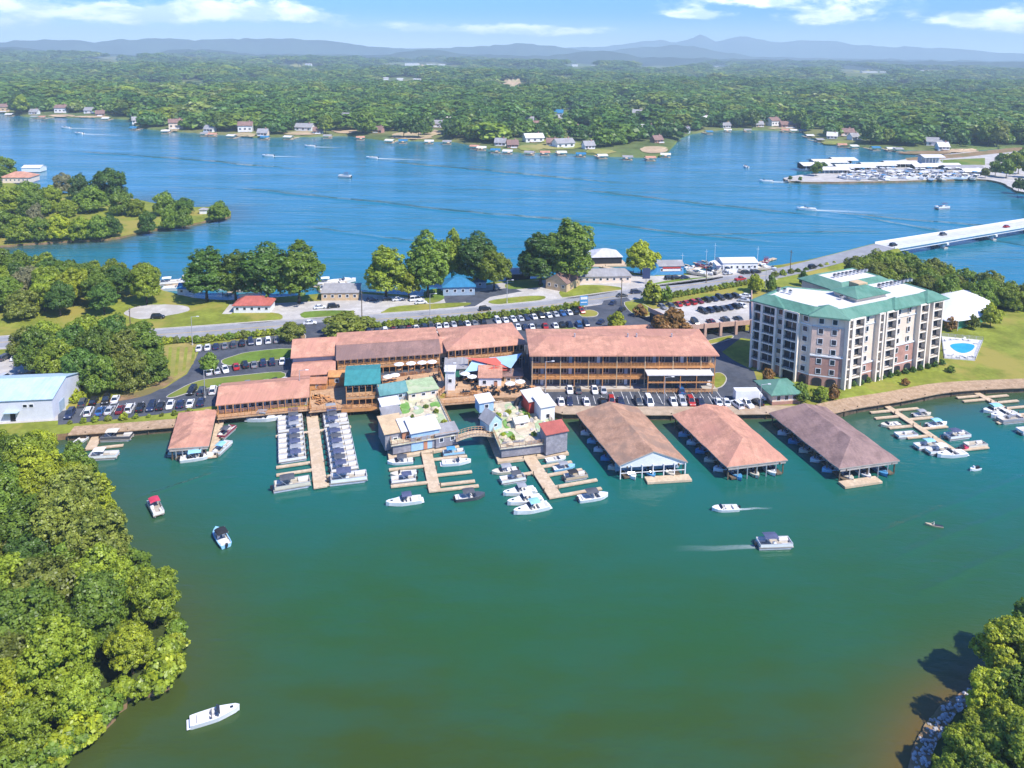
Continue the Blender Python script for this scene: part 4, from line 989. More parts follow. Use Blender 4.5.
# ------------------------------------------------------------------ the block of flats
def mitre(poly, d):
    """offset a closed counter-clockwise outline inwards by d"""
    n = len(poly); out = []
    for i in range(n):
        a, b, c = (Vector(poly[(i + k) % n]) for k in (-1, 0, 1))
        t1, t2 = (b - a).normalized(), (c - b).normalized(); n1, n2 = Vector((-t1.y, t1.x)), Vector((-t2.y, t2.x))
        m = (n1 + n2); m = m / max(0.3, (1 + n1.dot(n2)))
        out.append(tuple(b + m * d))
    return out
hA, hB, hC, hD = [Vector(p) for p in XY([(751, 366), (808, 384.5), (840, 388.5), (938, 362)], LAND)]
H0 = LAND; EAVE = 22.6
nCD = Vector((-(hD - hC).y, (hD - hC).x)).normalized(); tCD = (hD - hC).normalized()
nAB = Vector((-(hB - hA).y, (hB - hA).x)).normalized(); tAB = (hB - hA).normalized()
hD2 = hD + nCD * 19; hA2 = hA + nAB * 17
hE = hC + nCD * 19 + tCD * 14
foot = [tuple(p) for p in (hA, hB, hC, hD, hD2, hE, hA2)]
flats = thing('block_of_flats', 'seven storey cream and pink block of flats with green roof edge', 'building', (*hC, LAND))
ORG = (hC.x, hC.y, LAND)
mb = MB(); mb.prism(foot, LAND - 0.5, LAND + 3.4, M_BRICK, bottom=False); mb.prism(foot, LAND + 3.4, EAVE, M_CREAM, bottom=False); mb.build('wall', flats, org=ORG)
# rear block and the lift tower
rb = [hD2 - tCD * 24 - nCD * 1, hD2 - nCD * 1.0 + tCD * 0.0, hD2 + nCD * 15, hD2 - tCD * 24 + nCD * 15]; rb = [tuple(p) for p in rb]
mb = MB(); mb.prism(rb, LAND - 0.5, EAVE - 0.15, M_CREAM); mb.build('rear_wing', flats, org=ORG)
def mansard(poly, z, name, over=1.1, ins=2.5, rise=1.9, lip=0.35):
    o, i_ = mitre(poly, -over), mitre(poly, ins)
    n = len(poly); mb = MB()
    vs = [(*p, z - 0.3) for p in o] + [(*p, z) for p in o] + [(*p, z + rise) for p in i_] + [(*p, z + rise - lip) for p in mitre(poly, ins + 0.4)]
    fs = []
    for k in range(3): fs += [(k * n + q, k * n + (q + 1) % n, (k + 1) * n + (q + 1) % n, (k + 1) * n + q) for q in range(n)]
    mb.grid(vs, fs, M_GREENROOF)
    tri = tessellate_polygon([[Vector((*p, 0)) for p in o]])
    mb.grid([(*p, z - 0.3) for p in o], [t[::-1] if tri_up(o, t) else t for t in tri], M_WHITE)
    r = mb.build('roof', flats, org=ORG)
    fl = MB(); fl.sheet(mitre(poly, ins + 0.2), z + rise - lip, M_WHITEROOF); fl.build('flat_roof', flats, org=ORG)
mansard(foot, EAVE, 'roof'); mansard(rb, EAVE - 0.1, 'roof', ins=2.8, rise=2.0)
# raised hips over the bays
def hipcap(c, t, n, w, d, z, rise, name='roof_gablet'):
    pts = [c - t * w / 2 - n * 1.5, c + t * w / 2 - n * 1.5, c + t * w / 2 + n * d, c - t * w / 2 + n * d]; ap = c + n * d * 0.45
    mb = MB(); v = [(*p, z - 0.1) for p in pts] + [(*p, z + 0.25) for p in pts] + [(*ap, z + rise)]
    mb.grid(v, [(0, 1, 5, 4), (1, 2, 6, 5), (2, 3, 7, 6), (3, 0, 4, 7), (4, 5, 8), (5, 6, 8), (6, 7, 8), (7, 4, 8)], M_GREENROOF); mb.build(name, flats, org=ORG)
tBC = (hC - hB).normalized(); nBC = Vector((-tBC.y, tBC.x))
hipcap((hB + hC) / 2, tBC, nBC, 11.0, 6, EAVE, 2.8)
hipcap(hA + tAB * 5.0, tAB, nAB, 10.0, 5, EAVE, 2.5); hipcap(hC + tCD * 24, tCD, nCD, 9, 5, EAVE, 2.4); hipcap(hD - tCD * 5, tCD, nCD, 10.5, 5, EAVE, 2.5)
pc = P(860, 291, EAVE + 3).xy; 
pv = [tuple(pc + tCD * a + nCD * b) for a, b in ((-6.5, -4), (6.5, -4), (6.5, 4), (-6.5, 4))]
mb = MB(); mb.prism(pv, LAND + 10, EAVE + 3.0, M_CREAM); mb.build('lift_tower', flats, org=ORG)
mb = MB(); hp = MB(); hip(hp, -6.5, 6.5, -4, 4, EAVE + 3.0, EAVE + 4.8, M_GREENROOF, 1.0)
mb.grid([(pc.x + tCD.x * x + nCD.x * y, pc.y + tCD.y * x + nCD.y * y, z) for x, y, z in hp.v], hp.f, M_GREENROOF); mb.build('lift_tower_roof', flats, org=ORG)
k = 0
for row, (base, t_, n_, cnt_) in enumerate([(hC + tCD * 9 + nCD * 9, tCD, nCD, 10), (hA + tAB * 3 + nAB * 9, tAB, nAB, 3), (hC + tCD * 30 + nCD * 12, tCD, nCD, 9), (Vector(rb[0]) + tCD * 6 + nCD * 8, tCD, nCD, 9)]):
    for i in range(cnt_):
        q = base + t_ * (i * 1.9)
        mb = MB(); mb.box((q.x - ORG[0], q.y - ORG[1], EAVE + 2.4 - ORG[2]), (0.9, 0.9, 0.8), M_METAL if i % 3 else M_GREYROOF, math.atan2(t_.y, t_.x)); mb.box((q.x - ORG[0], q.y - ORG[1], EAVE + 2.9 - ORG[2]), (0.7, 0.7, 0.2), M_DARK, math.atan2(t_.y, t_.x)); mb.build('rooftop_unit', flats)
mb = MB(); q = hC + tCD * 20 + nCD * 12; mb.box((q.x - ORG[0], q.y - ORG[1], EAVE + 3.4 - ORG[2]), (4, 3.5, 3), M_TAN, math.atan2(tCD.y, tCD.x)); mb.build('stair_head', flats)
M_PIER = mat('warm white stucco', (0.86, 0.75, 0.62), 0.85, 0.06, 0.4)
# facade bays
def facade(a, b, wins, bals, arches, brick, floors=7):
    t = (b - a).normalized(); L = (b - a).length; n = Vector((t.y, -t.x)); ang = math.atan2(t.y, t.x); fh = (EAVE - LAND) / floors
    loc = lambda s, out, z: (a.x + t.x * s + n.x * out - ORG[0], a.y + t.y * s + n.y * out - ORG[1], z - ORG[2])
    for f0, f1, fl in brick:   # brick facing on the lower storeys
        mb = MB(); mb.box(loc(L * (f0 + f1) / 2, 0.12, LAND + fl * fh / 2), (L * (f1 - f0), 0.24, fl * fh), M_BRICK, ang)
        mb.box(loc(L * (f0 + f1) / 2, 0.2, LAND + fl * fh + 0.2), (L * (f1 - f0) + 0.3, 0.5, 0.4), M_WHITE, ang); mb.build('brick_facing', flats)
    for f in (0.5 * 0, ):
        mb = MB(); mb.box(loc(L / 2, 0.1, EAVE - 1.0 * fh - 0.1), (L * 0.995, 0.2, 0.3), M_WHITE, ang); mb.box(loc(L / 2, 0.1, LAND + fh + 0.15), (L * 0.995, 0.3, 0.35), M_WHITE, ang); mb.build('string_course', flats)
    for f, w in wins:
        for k in range(1, floors):
            o = window(flats, 0, 0, 0, w, 1.75, M_WHITE)
            o.location = loc(L * f, 0.30, LAND + fh * (k + 0.52)); o.rotation_euler = (0, 0, ang)
    for f0, f1 in bals:
        c, w = L * (f0 + f1) / 2, L * (f1 - f0)
        for s in (-1, 1):
            mb = MB(); mb.box(loc(c + s * (w / 2 + 0.28), 0.7, LAND + (EAVE - LAND) / 2 - 0.05), (0.56, 1.4, EAVE - LAND - 0.12), M_PIER, ang); mb.build('pier', flats)
        mb = MB(); mb.box(loc(c, 0.66, EAVE - 0.3), (w, 1.32, 0.5), M_PIER, ang); mb.build('bay_head', flats)
        for k in range(1, floors):
            z = LAND + fh * k
            mb = MB(); mb.box(loc(c, 0.05, z + fh / 2), (w - 0.06, 0.1, fh - 0.5), M_GLASS if k % 3 else M_DARK, ang); mb.box(loc(c, 0.62, z), (w - 0.02, 1.24, 0.42), M_PIER, ang)
            if w > 2.2: mb.box(loc(c, 0.12, z + fh / 2), (0.12, 0.12, fh - 0.5), M_WHITE, ang)
            for hh in (1.05, 0.6): mb.box(loc(c, 1.22, z + hh), (w - 0.02, 0.06, 0.07), M_DARK, ang)
            nb = max(2, int(w / 0.5))
            for i in range(nb): mb.box(loc(c - w / 2 + w * (i + 0.5) / nb, 1.22, z + 0.6), (0.05, 0.05, 0.9), M_DARK, ang)
            mb.build('balcony', flats)
    for f, w in arches:
        mb = MB(); x0 = L * f; pts = []
        for i in range(9): th = math.pi * i / 8; pts.append((w / 2 * math.cos(th), 1.9 + 0.7 * math.sin(th)))
        pts = [(-w / 2, 0.1)] + [(w / 2, 0.1)] + pts
        fr = [loc(x0 + p, 0.42, LAND + z) for p, z in pts]; bk = [loc(x0 + p, 0.02, LAND + z) for p, z in pts]; m_ = len(pts)
        mb.grid(fr + bk, [tuple(range(m_))] + [(i, m_ + i, m_ + (i + 1) % m_, (i + 1) % m_) for i in range(m_)], M_DARK); mb.build('ground_floor_arch', flats)
facade(hA, hB, [(0.475, 1.5), (0.90, 1.6)], [(0.03, 0.15), (0.19, 0.40), (0.57, 0.78)], [(0.3, 3.0), (0.67, 3.2), (0.9, 2.0)], [(0.0, 0.02, 6)])
facade(hB, hC, [(0.28, 1.5), (0.70, 1.5)], [], [(0.26, 2.6), (0.70, 2.6)], [(0.0, 1.0, 3)])
t_ = (hC - hB).normalized(); q = (hB + hC) / 2 + Vector((t_.y, -t_.x)) * 0.1; fh_ = (EAVE - LAND) / 7
mb = MB(); mb.box((q.x - ORG[0], q.y - ORG[1], fh_ * 4.65), ((hC - hB).length, 0.2, fh_ * 2.7), mat('pale pink stucco', (0.70, 0.50, 0.40), 0.85, 0.1, 0.4), math.atan2(t_.y, t_.x)); mb.build('brick_facing', flats)
facade(hC, hD, [(0.21, 1.3), (0.525, 1.3), (0.632, 1.3)], [(0.012, 0.04), (0.065, 0.145), (0.305, 0.335), (0.375, 0.465), (0.72, 0.79), (0.855, 0.945)], [(0.10, 3.4), (0.22, 3.0), (0.42, 3.6), (0.54, 3.0), (0.65, 3.0), (0.755, 3.4), (0.9, 3.8)], [(0.165, 0.29, 2), (0.48, 0.70, 3)])
facade(hD, hD2, [(0.3, 1.4), (0.7, 1.4)], [], [], [(0.0, 1.0, 6)])

# the white tent pavilion and the pool
tp = XY([(941, 325), (958, 329), (983, 322), (984, 308), (968, 300), (944, 303)], LAND); tcx = sum(p[0] for p in tp) / 6; tcy = sum(p[1] for p in tp) / 6
tent = thing('tent_pavilion', 'white domed tent pavilion with green sides beside the pool', 'tent', (tcx, tcy, LAND))
rings = []
for k, (s, z) in enumerate([(1.18, 3.8), (1.12, 4.1), (0.9, 4.9), (0.62, 5.7), (0.32, 6.3), (0.03, 6.7)]):
    rings.append([((p[0] - tcx) * s, (p[1] - tcy) * s, z) for p in smooth_line(tp, 4, 0, True)])
mb = MB(); mb.loft(rings, M_TENT); mb.build('canopy', tent, True)
mb = MB(); mb.prism([((p[0] - tcx) * 1.0, (p[1] - tcy) * 1.0) for p in tp], 0, 3.95, mat('green tent side', (0.05, 0.27, 0.17), 0.7, 0.1)); mb.build('side_panel', tent)
for p in tp:
    mb = MB(); mb.tube(((p[0] - tcx) * 1.12, (p[1] - tcy) * 1.12, 0), ((p[0] - tcx) * 1.12, (p[1] - tcy) * 1.12, 4.4), 0.12, 0.12, M_WHITE, 6); mb.build('post', tent)
pd = XY([(941, 337), (983, 341), (975, 361), (944, 358.5)], LAND); pcx, pcy = sum(p[0] for p in pd) / 4, sum(p[1] for p in pd) / 4
pool = thing('swimming_pool', 'bright blue kidney shaped swimming pool with pale deck beside the flats', 'pool', (pcx, pcy, LAND))
mb = MB(); mb.prism([(x - pcx, y - pcy) for x, y in pd], 0, 0.3, M_WHITEROOF, bottom=False); mb.build('pool_deck', pool)
pw = smooth_line(XY([(950, 346), (962, 344), (974, 346), (972, 351), (964, 354), (956, 352)], LAND), 4, 0, True)
mb = MB(); mb.sheet([(x - pcx, y - pcy) for x, y in pw], 0.33, M_POOL); mb.build('water', pool)
mb = MB(); rail(mb, [(x - pcx, y - pcy) for x, y in pd + [pd[0]]], 0.3, 1.1, M_METAL, 2.0, 0.04); mb.build('fence_rail', pool)
for i, (u, v) in enumerate([(946, 341), (952, 340), (958, 340), (964, 340), (970, 341), (976, 344), (974, 357), (966, 358), (958, 357.5), (950, 356), (945, 350)]):
    p = P(u, v, LAND + 0.3)
    l_ = thing('lounger', f'white lounger on the pool deck, {ordw(i)} clockwise from the flats corner', 'lounger', p, rnd.uniform(0, 6.28), 'loungers round the pool')
    mb = MB(); mb.box((0, 0, 0.35), (0.65, 1.3, 0.1), M_WHITE); mb.bar((0, 0.6, 0.36), (0, 1.1, 0.75), 0.65, 0.08, M_WHITE)
    for a in (-.28, .28):
        for b in (-.55, .5): mb.box((a, b, 0.15), (0.06, 0.06, 0.3), M_METAL)
    mb.build('seat', l_)

# gatehouse with green roof
a, rz, w = frame_px((772, 405.5), (800, 403.5))
t = thing('gatehouse', 'small gatehouse with green hipped roof at the corner of the car park', 'building', a, rz)
mb = MB(); mb.box((w / 2, 4, 1.7), (w, 8, 3.4), M_CREAM); mb.box((w / 2, 4, 0.5), (w + 0.1, 8.1, 1.0), M_BRICK); mb.build('wall', t)
mb = MB(); hip(mb, 0, w, 0, 8, 3.4, 5.6, M_GREENROOF, 1.0); mb.build('roof', t)
for x in (0.22, 0.5, 0.78): window(t, w * x, -0.03, 2.0, 1.3, 1.5)

# the parking deck
a, rz, w = frame_px((688, 338.5), (752, 333))
t = thing('parking_deck', 'concrete parking deck with pink parapets beside the flats', 'car park', a, rz)
DK = 3.6; DD = 44.0
def loc2(u, v):
    q = P(u, v, LAND + DK) - a; c, s = math.cos(rz), math.sin(rz); return (q.x * c + q.y * s, -q.x * s + q.y * c)
bl_, br_ = loc2(648, 310), loc2(752, 293)
mb = MB(); mb.prism([(0, 0), (w, 0), br_, bl_], DK - 0.5, DK, M_GRAVEL); mb.build('deck', t)
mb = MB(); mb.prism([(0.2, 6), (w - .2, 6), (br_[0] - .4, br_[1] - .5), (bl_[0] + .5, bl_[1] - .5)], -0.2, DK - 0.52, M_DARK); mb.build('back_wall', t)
M_PINK = mat('pink parapet', (0.55, 0.36, 0.28), 0.85, 0.1, 0.5)
for nm, p, q in (('parapet', (0, 0.15), (w, 0.15)), ('parapet', (w - .15, 0), (br_[0] - .15, br_[1])), ('parapet', (0.15, 0), (bl_[0] + .15, bl_[1]))):
    mb = MB(); mb.bar((*p, DK - 0.52), (*q, DK - 0.52), 0.34, 1.6, M_PINK); mb.build(nm, t)
for k in range(5):
    mb = MB(); mb.box((0.4 + (w - .8) * k / 4, 0.1, (DK + 1.2) / 2 - 0.1), (0.9, 0.9, DK + 1.4), M_PINK); mb.build('pier', t)
DECK_FRAME = (a, rz, w, DK)
def deck_pt(x, y):
    c, s = math.cos(rz_d), math.sin(rz_d); return Vector((a_d.x + x * c - y * s, a_d.y + x * s + y * c, LAND + DK + 0.02))
a_d, rz_d = a, rz

# ------------------------------------------------------------------ the long wooden motel
a, rz, w = frame_px((531, 385.5), (711.5, 385))
t = thing('motel', 'long three storey motel with salmon roof and orange timber balconies behind the car park', 'building', a, rz)
MD, ME, MR = 17.0, 10.4, 12.0
mb = MB(); mb.box((w / 2, MD / 2, ME / 2), (w, MD, ME), mat('dark motel wall', (0.10, 0.105, 0.12), 0.8, 0.15, 0.5)); mb.build('wall', t)
mb = MB(); hip(mb, 0, w, -2.6, MD, ME, MR, M_SALMON, 0.8, 5.0, 0.35); mb.build('roof', t)
for k in (1, 2):
    z = 3.3 * k
    mb = MB(); mb.box((w / 2, -1.25, z - 0.15), (w, 2.5, 0.3), M_WOOD); rail(mb, [(0.05, -2.4), (w - 0.05, -2.4)], z, 1.1, M_WOOD, 1.0, 0.09)
    mb.box((w / 2, -2.46, z - 0.1), (w, 0.1, 0.55), M_WOOD); mb.build('balcony', t)
mb = MB(); mb.box((w / 2, -2.0, 0.15), (w + 1, 4.0, 0.3), M_CONC); mb.box((w / 2, -4.1, 0.35), (w + 1, 0.35, 0.7), M_TANCONC); mb.build('terrace', t)
nb = 13
for i in range(nb + 1):
    mb = MB(); mb.box((0.1 + (w - .2) * i / nb, -2.42, ME / 2), (0.22, 0.22, ME), M_WOOD if i % 2 else M_TAN); mb.build('post', t)
for k in range(3):
    for i in range(nb):
        x = (w / nb) * (i + 0.5); 
        window(t, x - 0.75, -0.03, 3.3 * k + 1.45, 1.9, 2.1, M_METAL); 
        if i % 2 == 0:
            mb = MB(); mb.box((x + 1.1, -0.04, 3.3 * k + 1.3), (0.95, 0.08, 2.1), [M_WHITE, M_BLUEGREY, M_TAN][(i + k) % 3]); mb.build('door', t)
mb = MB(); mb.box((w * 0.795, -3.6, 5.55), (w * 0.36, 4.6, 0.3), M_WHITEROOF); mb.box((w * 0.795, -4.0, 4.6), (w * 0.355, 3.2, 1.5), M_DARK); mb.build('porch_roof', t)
for i in range(5):
    mb = MB(); mb.box((w * (0.62 + 0.0875 * i), -5.7, 2.7), (0.2, 0.2, 5.4), M_WOOD); mb.build('post', t)
mb = MB(); mb.box((w * 0.795, -5.75, 3.4), (w * 0.355, 0.12, 0.4), M_WOOD); rail(mb, [(w * 0.62, -5.75), (w * 0.97, -5.75)], 0.3, 1.1, M_WOOD, 1.0, 0.09); mb.build('porch_rail', t)
for x in (0.25, 0.55, 0.6, 0.8):
    mb = MB(); mb.tube((w * x, MD * .4, MR - 0.6), (w * x, MD * .4, MR + 1.0), 0.25, 0.25, M_METAL, 8); mb.build('roof_vent', t)
# covered walk behind the motel
a, rz, w = frame_px((587, 341), (663, 337.5))
t = thing('covered_walk', 'low covered walk with tan roof behind the motel', 'shelter', a, rz)
mb = MB(); gable(mb, 0, w, 0, 4.5, 3.0, 4.0, M_SALMON); mb.build('roof', t)
for i in range(7):
    mb = MB(); mb.box((0.3 + (w - .6) * i / 6, 0.2, 1.5), (0.3, 0.3, 3.0), M_WHITE); mb.build('post', t)
mb = MB(); mb.box((w / 2, 4.2, 1.5), (w, 0.3, 2.9), M_CREAM); mb.build('wall', t)

# ------------------------------------------------------------------ shops and restaurants by the water
def decked(name, label, fl, fr, depth, base, eave, rise, roofm, wallm, bays, deck=3.0, deck_z=None, rails=M_WOOD, hipped=False, posts=True, lower=None, yr=None, cat='building'):
    """a gabled hall with a timber deck along its front"""
    a, rz, w = frame_px(fl, fr)
    t = thing(name, label, cat, a, rz)
    mb = MB(); mb.box((w / 2, depth / 2, eave / 2), (w, depth, eave), wallm); mb.build('wall', t)
    mb = MB(); (hip(mb, 0, w, -deck * 0.6, depth, eave, eave + rise, roofm, 0.5) if hipped else gable(mb, 0, w, -deck * 0.6, depth, eave, eave + rise, roofm, 0.5, yr=yr)); mb.build('roof', t)
    z = base if deck_z is None else deck_z
    if z > 0.3:
        mb = MB(); mb.box((w / 2, -deck / 2, z - 0.15), (w, deck, 0.3), M_DECK); mb.box((w / 2, -deck + .06, z - 0.45), (w, 0.1, 0.5), rails); rail(mb, [(0.05, -deck + 0.1), (w - .05, -deck + .1)], z, 1.05, rails, 1.2, 0.09); mb.build('deck', t)
    for i in range(bays):
        x = w * (i + 0.5) / bays
        for zz in ([z + 1.35] if z < 2 or lower is False else [1.4, z + 1.35]): window(t, x, -0.03, zz, w / bays * 0.62, 1.7, M_METAL)
    if posts:
        for i in range(bays + 1):
            mb = MB(); mb.box((0.1 + (w - .2) * i / bays, -deck + 0.12, eave / 2), (0.18, 0.18, eave), rails); mb.build('post', t)
    return t, w
tR_, wR_ = decked('restaurant', 'longest restaurant hall with grey brown roof slope and a balcony under the eave', (338, 373), (439, 366), 15, 0.3, 4.9, 1.9, M_BROWNROOF, mat('dark timber wall', (0.19, 0.135, 0.105), 0.85, 0.2, 0.6), 16, deck_z=2.5, deck=2.4, yr=4.5, lower=False)
mb = MB(); v_ = [(-0.55, 4.6, 6.86), (wR_ + 0.55, 4.6, 6.86), (wR_ + 0.55, 16.2, 6.5), (-0.55, 16.2, 6.5)]; mb.grid(v_ + [(x, y, z - 0.05) for x, y, z in v_], [(0, 1, 2, 3), (7, 6, 5, 4), (4, 5, 1, 0), (5, 6, 2, 1), (6, 7, 3, 2), (7, 4, 0, 3)], M_SALMON); mb.build('rear_roof', tR_)
decked('shop_hall', 'restaurant hall with salmon roof next to the sail shades', (447, 367), (524, 360), 17, 0.3, 6.0, 2.6, M_SALMON, MATS['dark timber wall'], 12, deck_z=3.0, deck=2.6, hipped=True)
decked('shop_hall', 'lower salmon roofed link between the two restaurant halls', (428, 366), (452, 364), 13, 0.3, 4.6, 2.0, M_SALMON, M_TAN, 4, deck=1.5, posts=False)
decked('shop', 'salmon roofed shop with pale blue wall at the western end of the halls', (293, 372), (337, 369), 14, 0.3, 5.0, 2.6, M_SALMON, M_BLUEGREY, 6, deck=1.0, posts=False)
decked('shop', 'white walled shop with low salmon awning roof below the western shop', (293, 384.5), (334, 381.5), 9, 0.3, 3.0, 1.4, M_SALMON, M_WHITE, 5, deck=0.8, posts=False)
decked('boat_shop', 'long low salmon roofed shed with open dark front on the boardwalk', (219, 413), (308, 404.5), 11.5, 0.3, 3.2, 1.9, M_SALMON, M_BLUEGREY, 12, deck=2.4, hipped=False)
t, w = decked('waterside_bar', 'bar with bright teal awning roof over two timber decks above the water', (347, 401), (379, 399), 9, 0.3, 6.2, 1.3, M_TEAL, M_DARK, 5, deck=5.0, deck_z=3.2)
mb = MB(); mb.box((w / 2, -3.2, 0.35), (w + 2.4, 5.6, 0.3), M_DECK); rail(mb, [(-1, -5.9), (w + 1, -5.9)], 0.5, 1.05, M_WOOD, 1.2, 0.09); mb.box((w / 2, -6.0, 0.1), (w + 2.4, 0.15, 0.9), M_WOOD); mb.build('lower_deck', t)

def hut(name, label, u, v, z, wd, dp, hh, rise, wallm, roofm, rz=0.0, style='gable', cat='hut', group=None, door=None, win=True):
    """small building standing at a place; front centre at the pixel's place on level z"""
    p = P(u, v, z); t = thing(name, label, cat, p, rz, group)
    mb = MB()
    if style == 'gable_y': gable_wall(mb, -wd / 2, wd / 2, 0, dp, 0, hh, hh + rise - 0.1, wallm, 'y')
    elif style == 'gable': gable_wall(mb, -wd / 2, wd / 2, 0, dp, 0, hh, hh + rise - 0.1, wallm, 'x')
    else: mb.box((0, dp / 2, hh / 2), (wd, dp, hh), wallm)
    mb.build('wall', t)
    mb = MB()
    if style == 'gable_y': gable_y(mb, -wd / 2, wd / 2, 0, dp, hh, hh + rise, roofm, 0.35, 0.3, 0.15)
    elif style == 'gable': gable(mb, -wd / 2, wd / 2, 0, dp, hh, hh + rise, roofm, 0.35, 0.3, 0.15)
    elif style == 'hip': hip(mb, -wd / 2, wd / 2, 0, dp, hh, hh + rise, roofm, 0.5)
    else:  # shed: higher at the back
        v_ = [(-wd / 2 - .3, -.4, hh), (wd / 2 + .3, -.4, hh), (wd / 2 + .3, dp + .3, hh + rise), (-wd / 2 - .3, dp + .3, hh + rise)]
        v_ = v_ + [(x, y, q - 0.16) for x, y, q in v_]
        mb.grid(v_, [(0, 1, 2, 3), (7, 6, 5, 4), (4, 5, 1, 0), (5, 6, 2, 1), (6, 7, 3, 2), (7, 4, 0, 3)], roofm)
    mb.build('roof', t)
    if win:
        n = max(1, int(wd / 2.6))
        for i in range(n): window(t, -wd / 2 + wd * (i + 0.5) / n, -0.03, hh * 0.55, min(1.2, wd / n * .5), min(1.3, hh * .4))
    if door is not None:
        mb = MB(); mb.box((door * wd / 2, -0.05, 1.0), (0.95, 0.1, 2.0), M_TERRA); mb.build('door', t)
    return t
hut('ticket_office', 'white walled kiosk with flat salmon roof beneath the sail shades', 490, 388.5, LAND, 6.4, 6, 3.4, 1.0, M_WHITE, M_SALMON, 0.02, 'shed', 'kiosk', door=0.5)
hut('kiosk', 'low tan kiosk with brownish roof at the motel side of the white kiosk', 513, 384, LAND, 5.2, 5, 2.6, 0.9, M_TAN, M_BROWNROOF, 0.05, 'hip', 'kiosk')
hut('kiosk', 'grey roofed bar hut with green fascia beside the sail shades', 456, 378, LAND, 6.5, 6, 3.0, 0.8, mat('green fascia', (0.05, 0.25, 0.16), 0.7), M_GREYROOF, 0.05, 'shed', 'kiosk')
hut('kiosk', 'small orange timber kiosk on the deck below the western shop', 318, 391.5, LAND, 4.4, 4, 2.6, 0.9, M_WOOD, M_TERRA, 0.08, 'gable', 'kiosk', door=0.3)
hut('kiosk', 'second orange timber kiosk beside the teal roofed bar', 337, 386, LAND, 4.6, 4, 3.0, 0.9, M_WOOD, M_WOOD, 0.08, 'gable', 'kiosk')
hut('stair_tower', 'white timber stair tower between the halls and the floating golf course', 450, 393, LAND, 2.6, 2.6, 6.5, 0.5, M_WHITE, M_WHITEROOF, 0.0, 'shed', 'tower')
# boardwalk decks round the restaurants
def deck(name, label, px, z, h=0.3, m=None, railed=True, zpx=None, cat='deck'):
    poly = XY(px, z if zpx is None else zpx); c = (sum(p[0] for p in poly) / len(poly), sum(p[1] for p in poly) / len(poly))
    ar = sum(poly[i][0] * poly[(i + 1) % len(poly)][1] - poly[(i + 1) % len(poly)][0] * poly[i][1] for i in range(len(poly)))
    if ar < 0: poly = poly[::-1]
    poly = [(x - c[0], y - c[1]) for x, y in poly]
    t = thing(name, label, cat, (*c, 0))
    mb = MB(); mb.prism(poly, z - h, z, m or M_DECK); mb.build('boards', t)
    if railed: mb = MB(); rail(mb, mitre(poly, 0.15) + [mitre(poly, 0.15)[0]], z, 1.05, M_WOOD, 1.6, 0.09); mb.build('railing', t)
    for i, p in enumerate(mitre(poly, 0.4)):
        mb = MB(); mb.tube((*p, -1.5), (*p, z - h), 0.15, 0.15, M_WALL, 6); mb.build('pile', t)
    return t
deck('boardwalk', 'timber boardwalk in front of the long low shed', [(216, 414.5), (310, 405.5), (312, 409.5), (217, 419)], 2.1)
deck('boardwalk', 'orange timber deck with tables at the head of the rental dock', [(310, 391), (345, 387), (352, 399), (352, 408), (309, 412)], 2.2)
deck('boardwalk', 'boardwalk along the water beneath the teal roofed bar', [(352, 403), (381, 400), (382, 405.5), (352, 409)], 1.7, railed=False)
deck('boardwalk', 'upper dining deck between the long hall and the dark teal hut', [(381, 379), (440, 371), (447, 388), (440, 395), (384, 398)], 2.5)
deck('boardwalk', 'raised boardwalk joining the two floating golf platforms', [(438, 398.5), (482, 395), (482, 401.5), (438, 405)], 2.4)
deck('boardwalk', 'plaza deck beneath the sail shades', [(447, 380), (520, 373), (548, 396), (480, 398), (446, 396)], 2.35, railed=False)
# parasols
um = MB(); n = 8
ringz = [(1.5, 2.25), (0.05, 2.85)]
um.loft([[(r_ * math.cos(i * math.pi / 4), r_ * math.sin(i * math.pi / 4), z_) for i in range(8)] for r_, z_ in ringz], M_WHITE); CAN = um.mesh('canopy')
um = MB(); um.tube((0, 0, 0), (0, 0, 2.8), 0.04, 0.04, M_METAL, 6); POLE = um.mesh('pole')
um = MB(); um.tube((0, 0, 0.68), (0, 0, 0.75), 0.7, 0.7, M_WOOD, 10); TAB = um.mesh('tabletop')
for i, (u, v, z) in enumerate([(399, 371.5, 3.9), (411, 370.6, 3.9), (422, 369.8, 3.9), (432, 369, 3.9), (465, 381, 2.4), (472, 384, 2.4), (510, 391, 2.4), (520, 389, 2.4), (388, 384, 2.6), (395, 382.5, 2.6)]):
    place('parasol', [('canopy', CAN, None), ('pole', POLE, None), ('tabletop', TAB, None)], f'white parasol over a round table, {ordw(i)} along the dining decks from the long hall', 'parasol', P(u, v, z), group='parasols on the dining decks')
# chairs and tables on the decks
tm = MB(); tm.box((0, 0, 0.72), (1.6, 0.8, 0.07), M_WOOD)
for s in (-1, 1):
    tm.box((0, s * 0.75, 0.43), (1.6, 0.3, 0.06), M_WOOD); tm.bar((s * 0.6, -0.85, 0), (s * 0.6, 0.85, 0.38), 0.09, 0.09, M_WOOD); tm.bar((s * 0.6, 0.3, 0), (s * 0.6, 0.3, 0.7), 0.09, 0.7, M_WOOD)
PIC = tm.mesh('picnic_table')
TDK = MB(); TDK.tube((0, 0, 0.7), (0, 0, 0.76), 0.55, 0.55, M_DARK, 10); TDK.tube((0, 0, 0), (0, 0, 0.7), 0.06, 0.06, M_METAL, 6)
for q in range(4): TDK.box((0.85 * math.cos(q * 1.57), 0.85 * math.sin(q * 1.57), 0.24), (0.42, 0.42, 0.48), M_DARK, q * 1.57); TDK.box((1.05 * math.cos(q * 1.57), 1.05 * math.sin(q * 1.57), 0.65), (0.08, 0.42, 0.5), M_DARK, q * 1.57)
TDK = TDK.mesh('cafe_table')
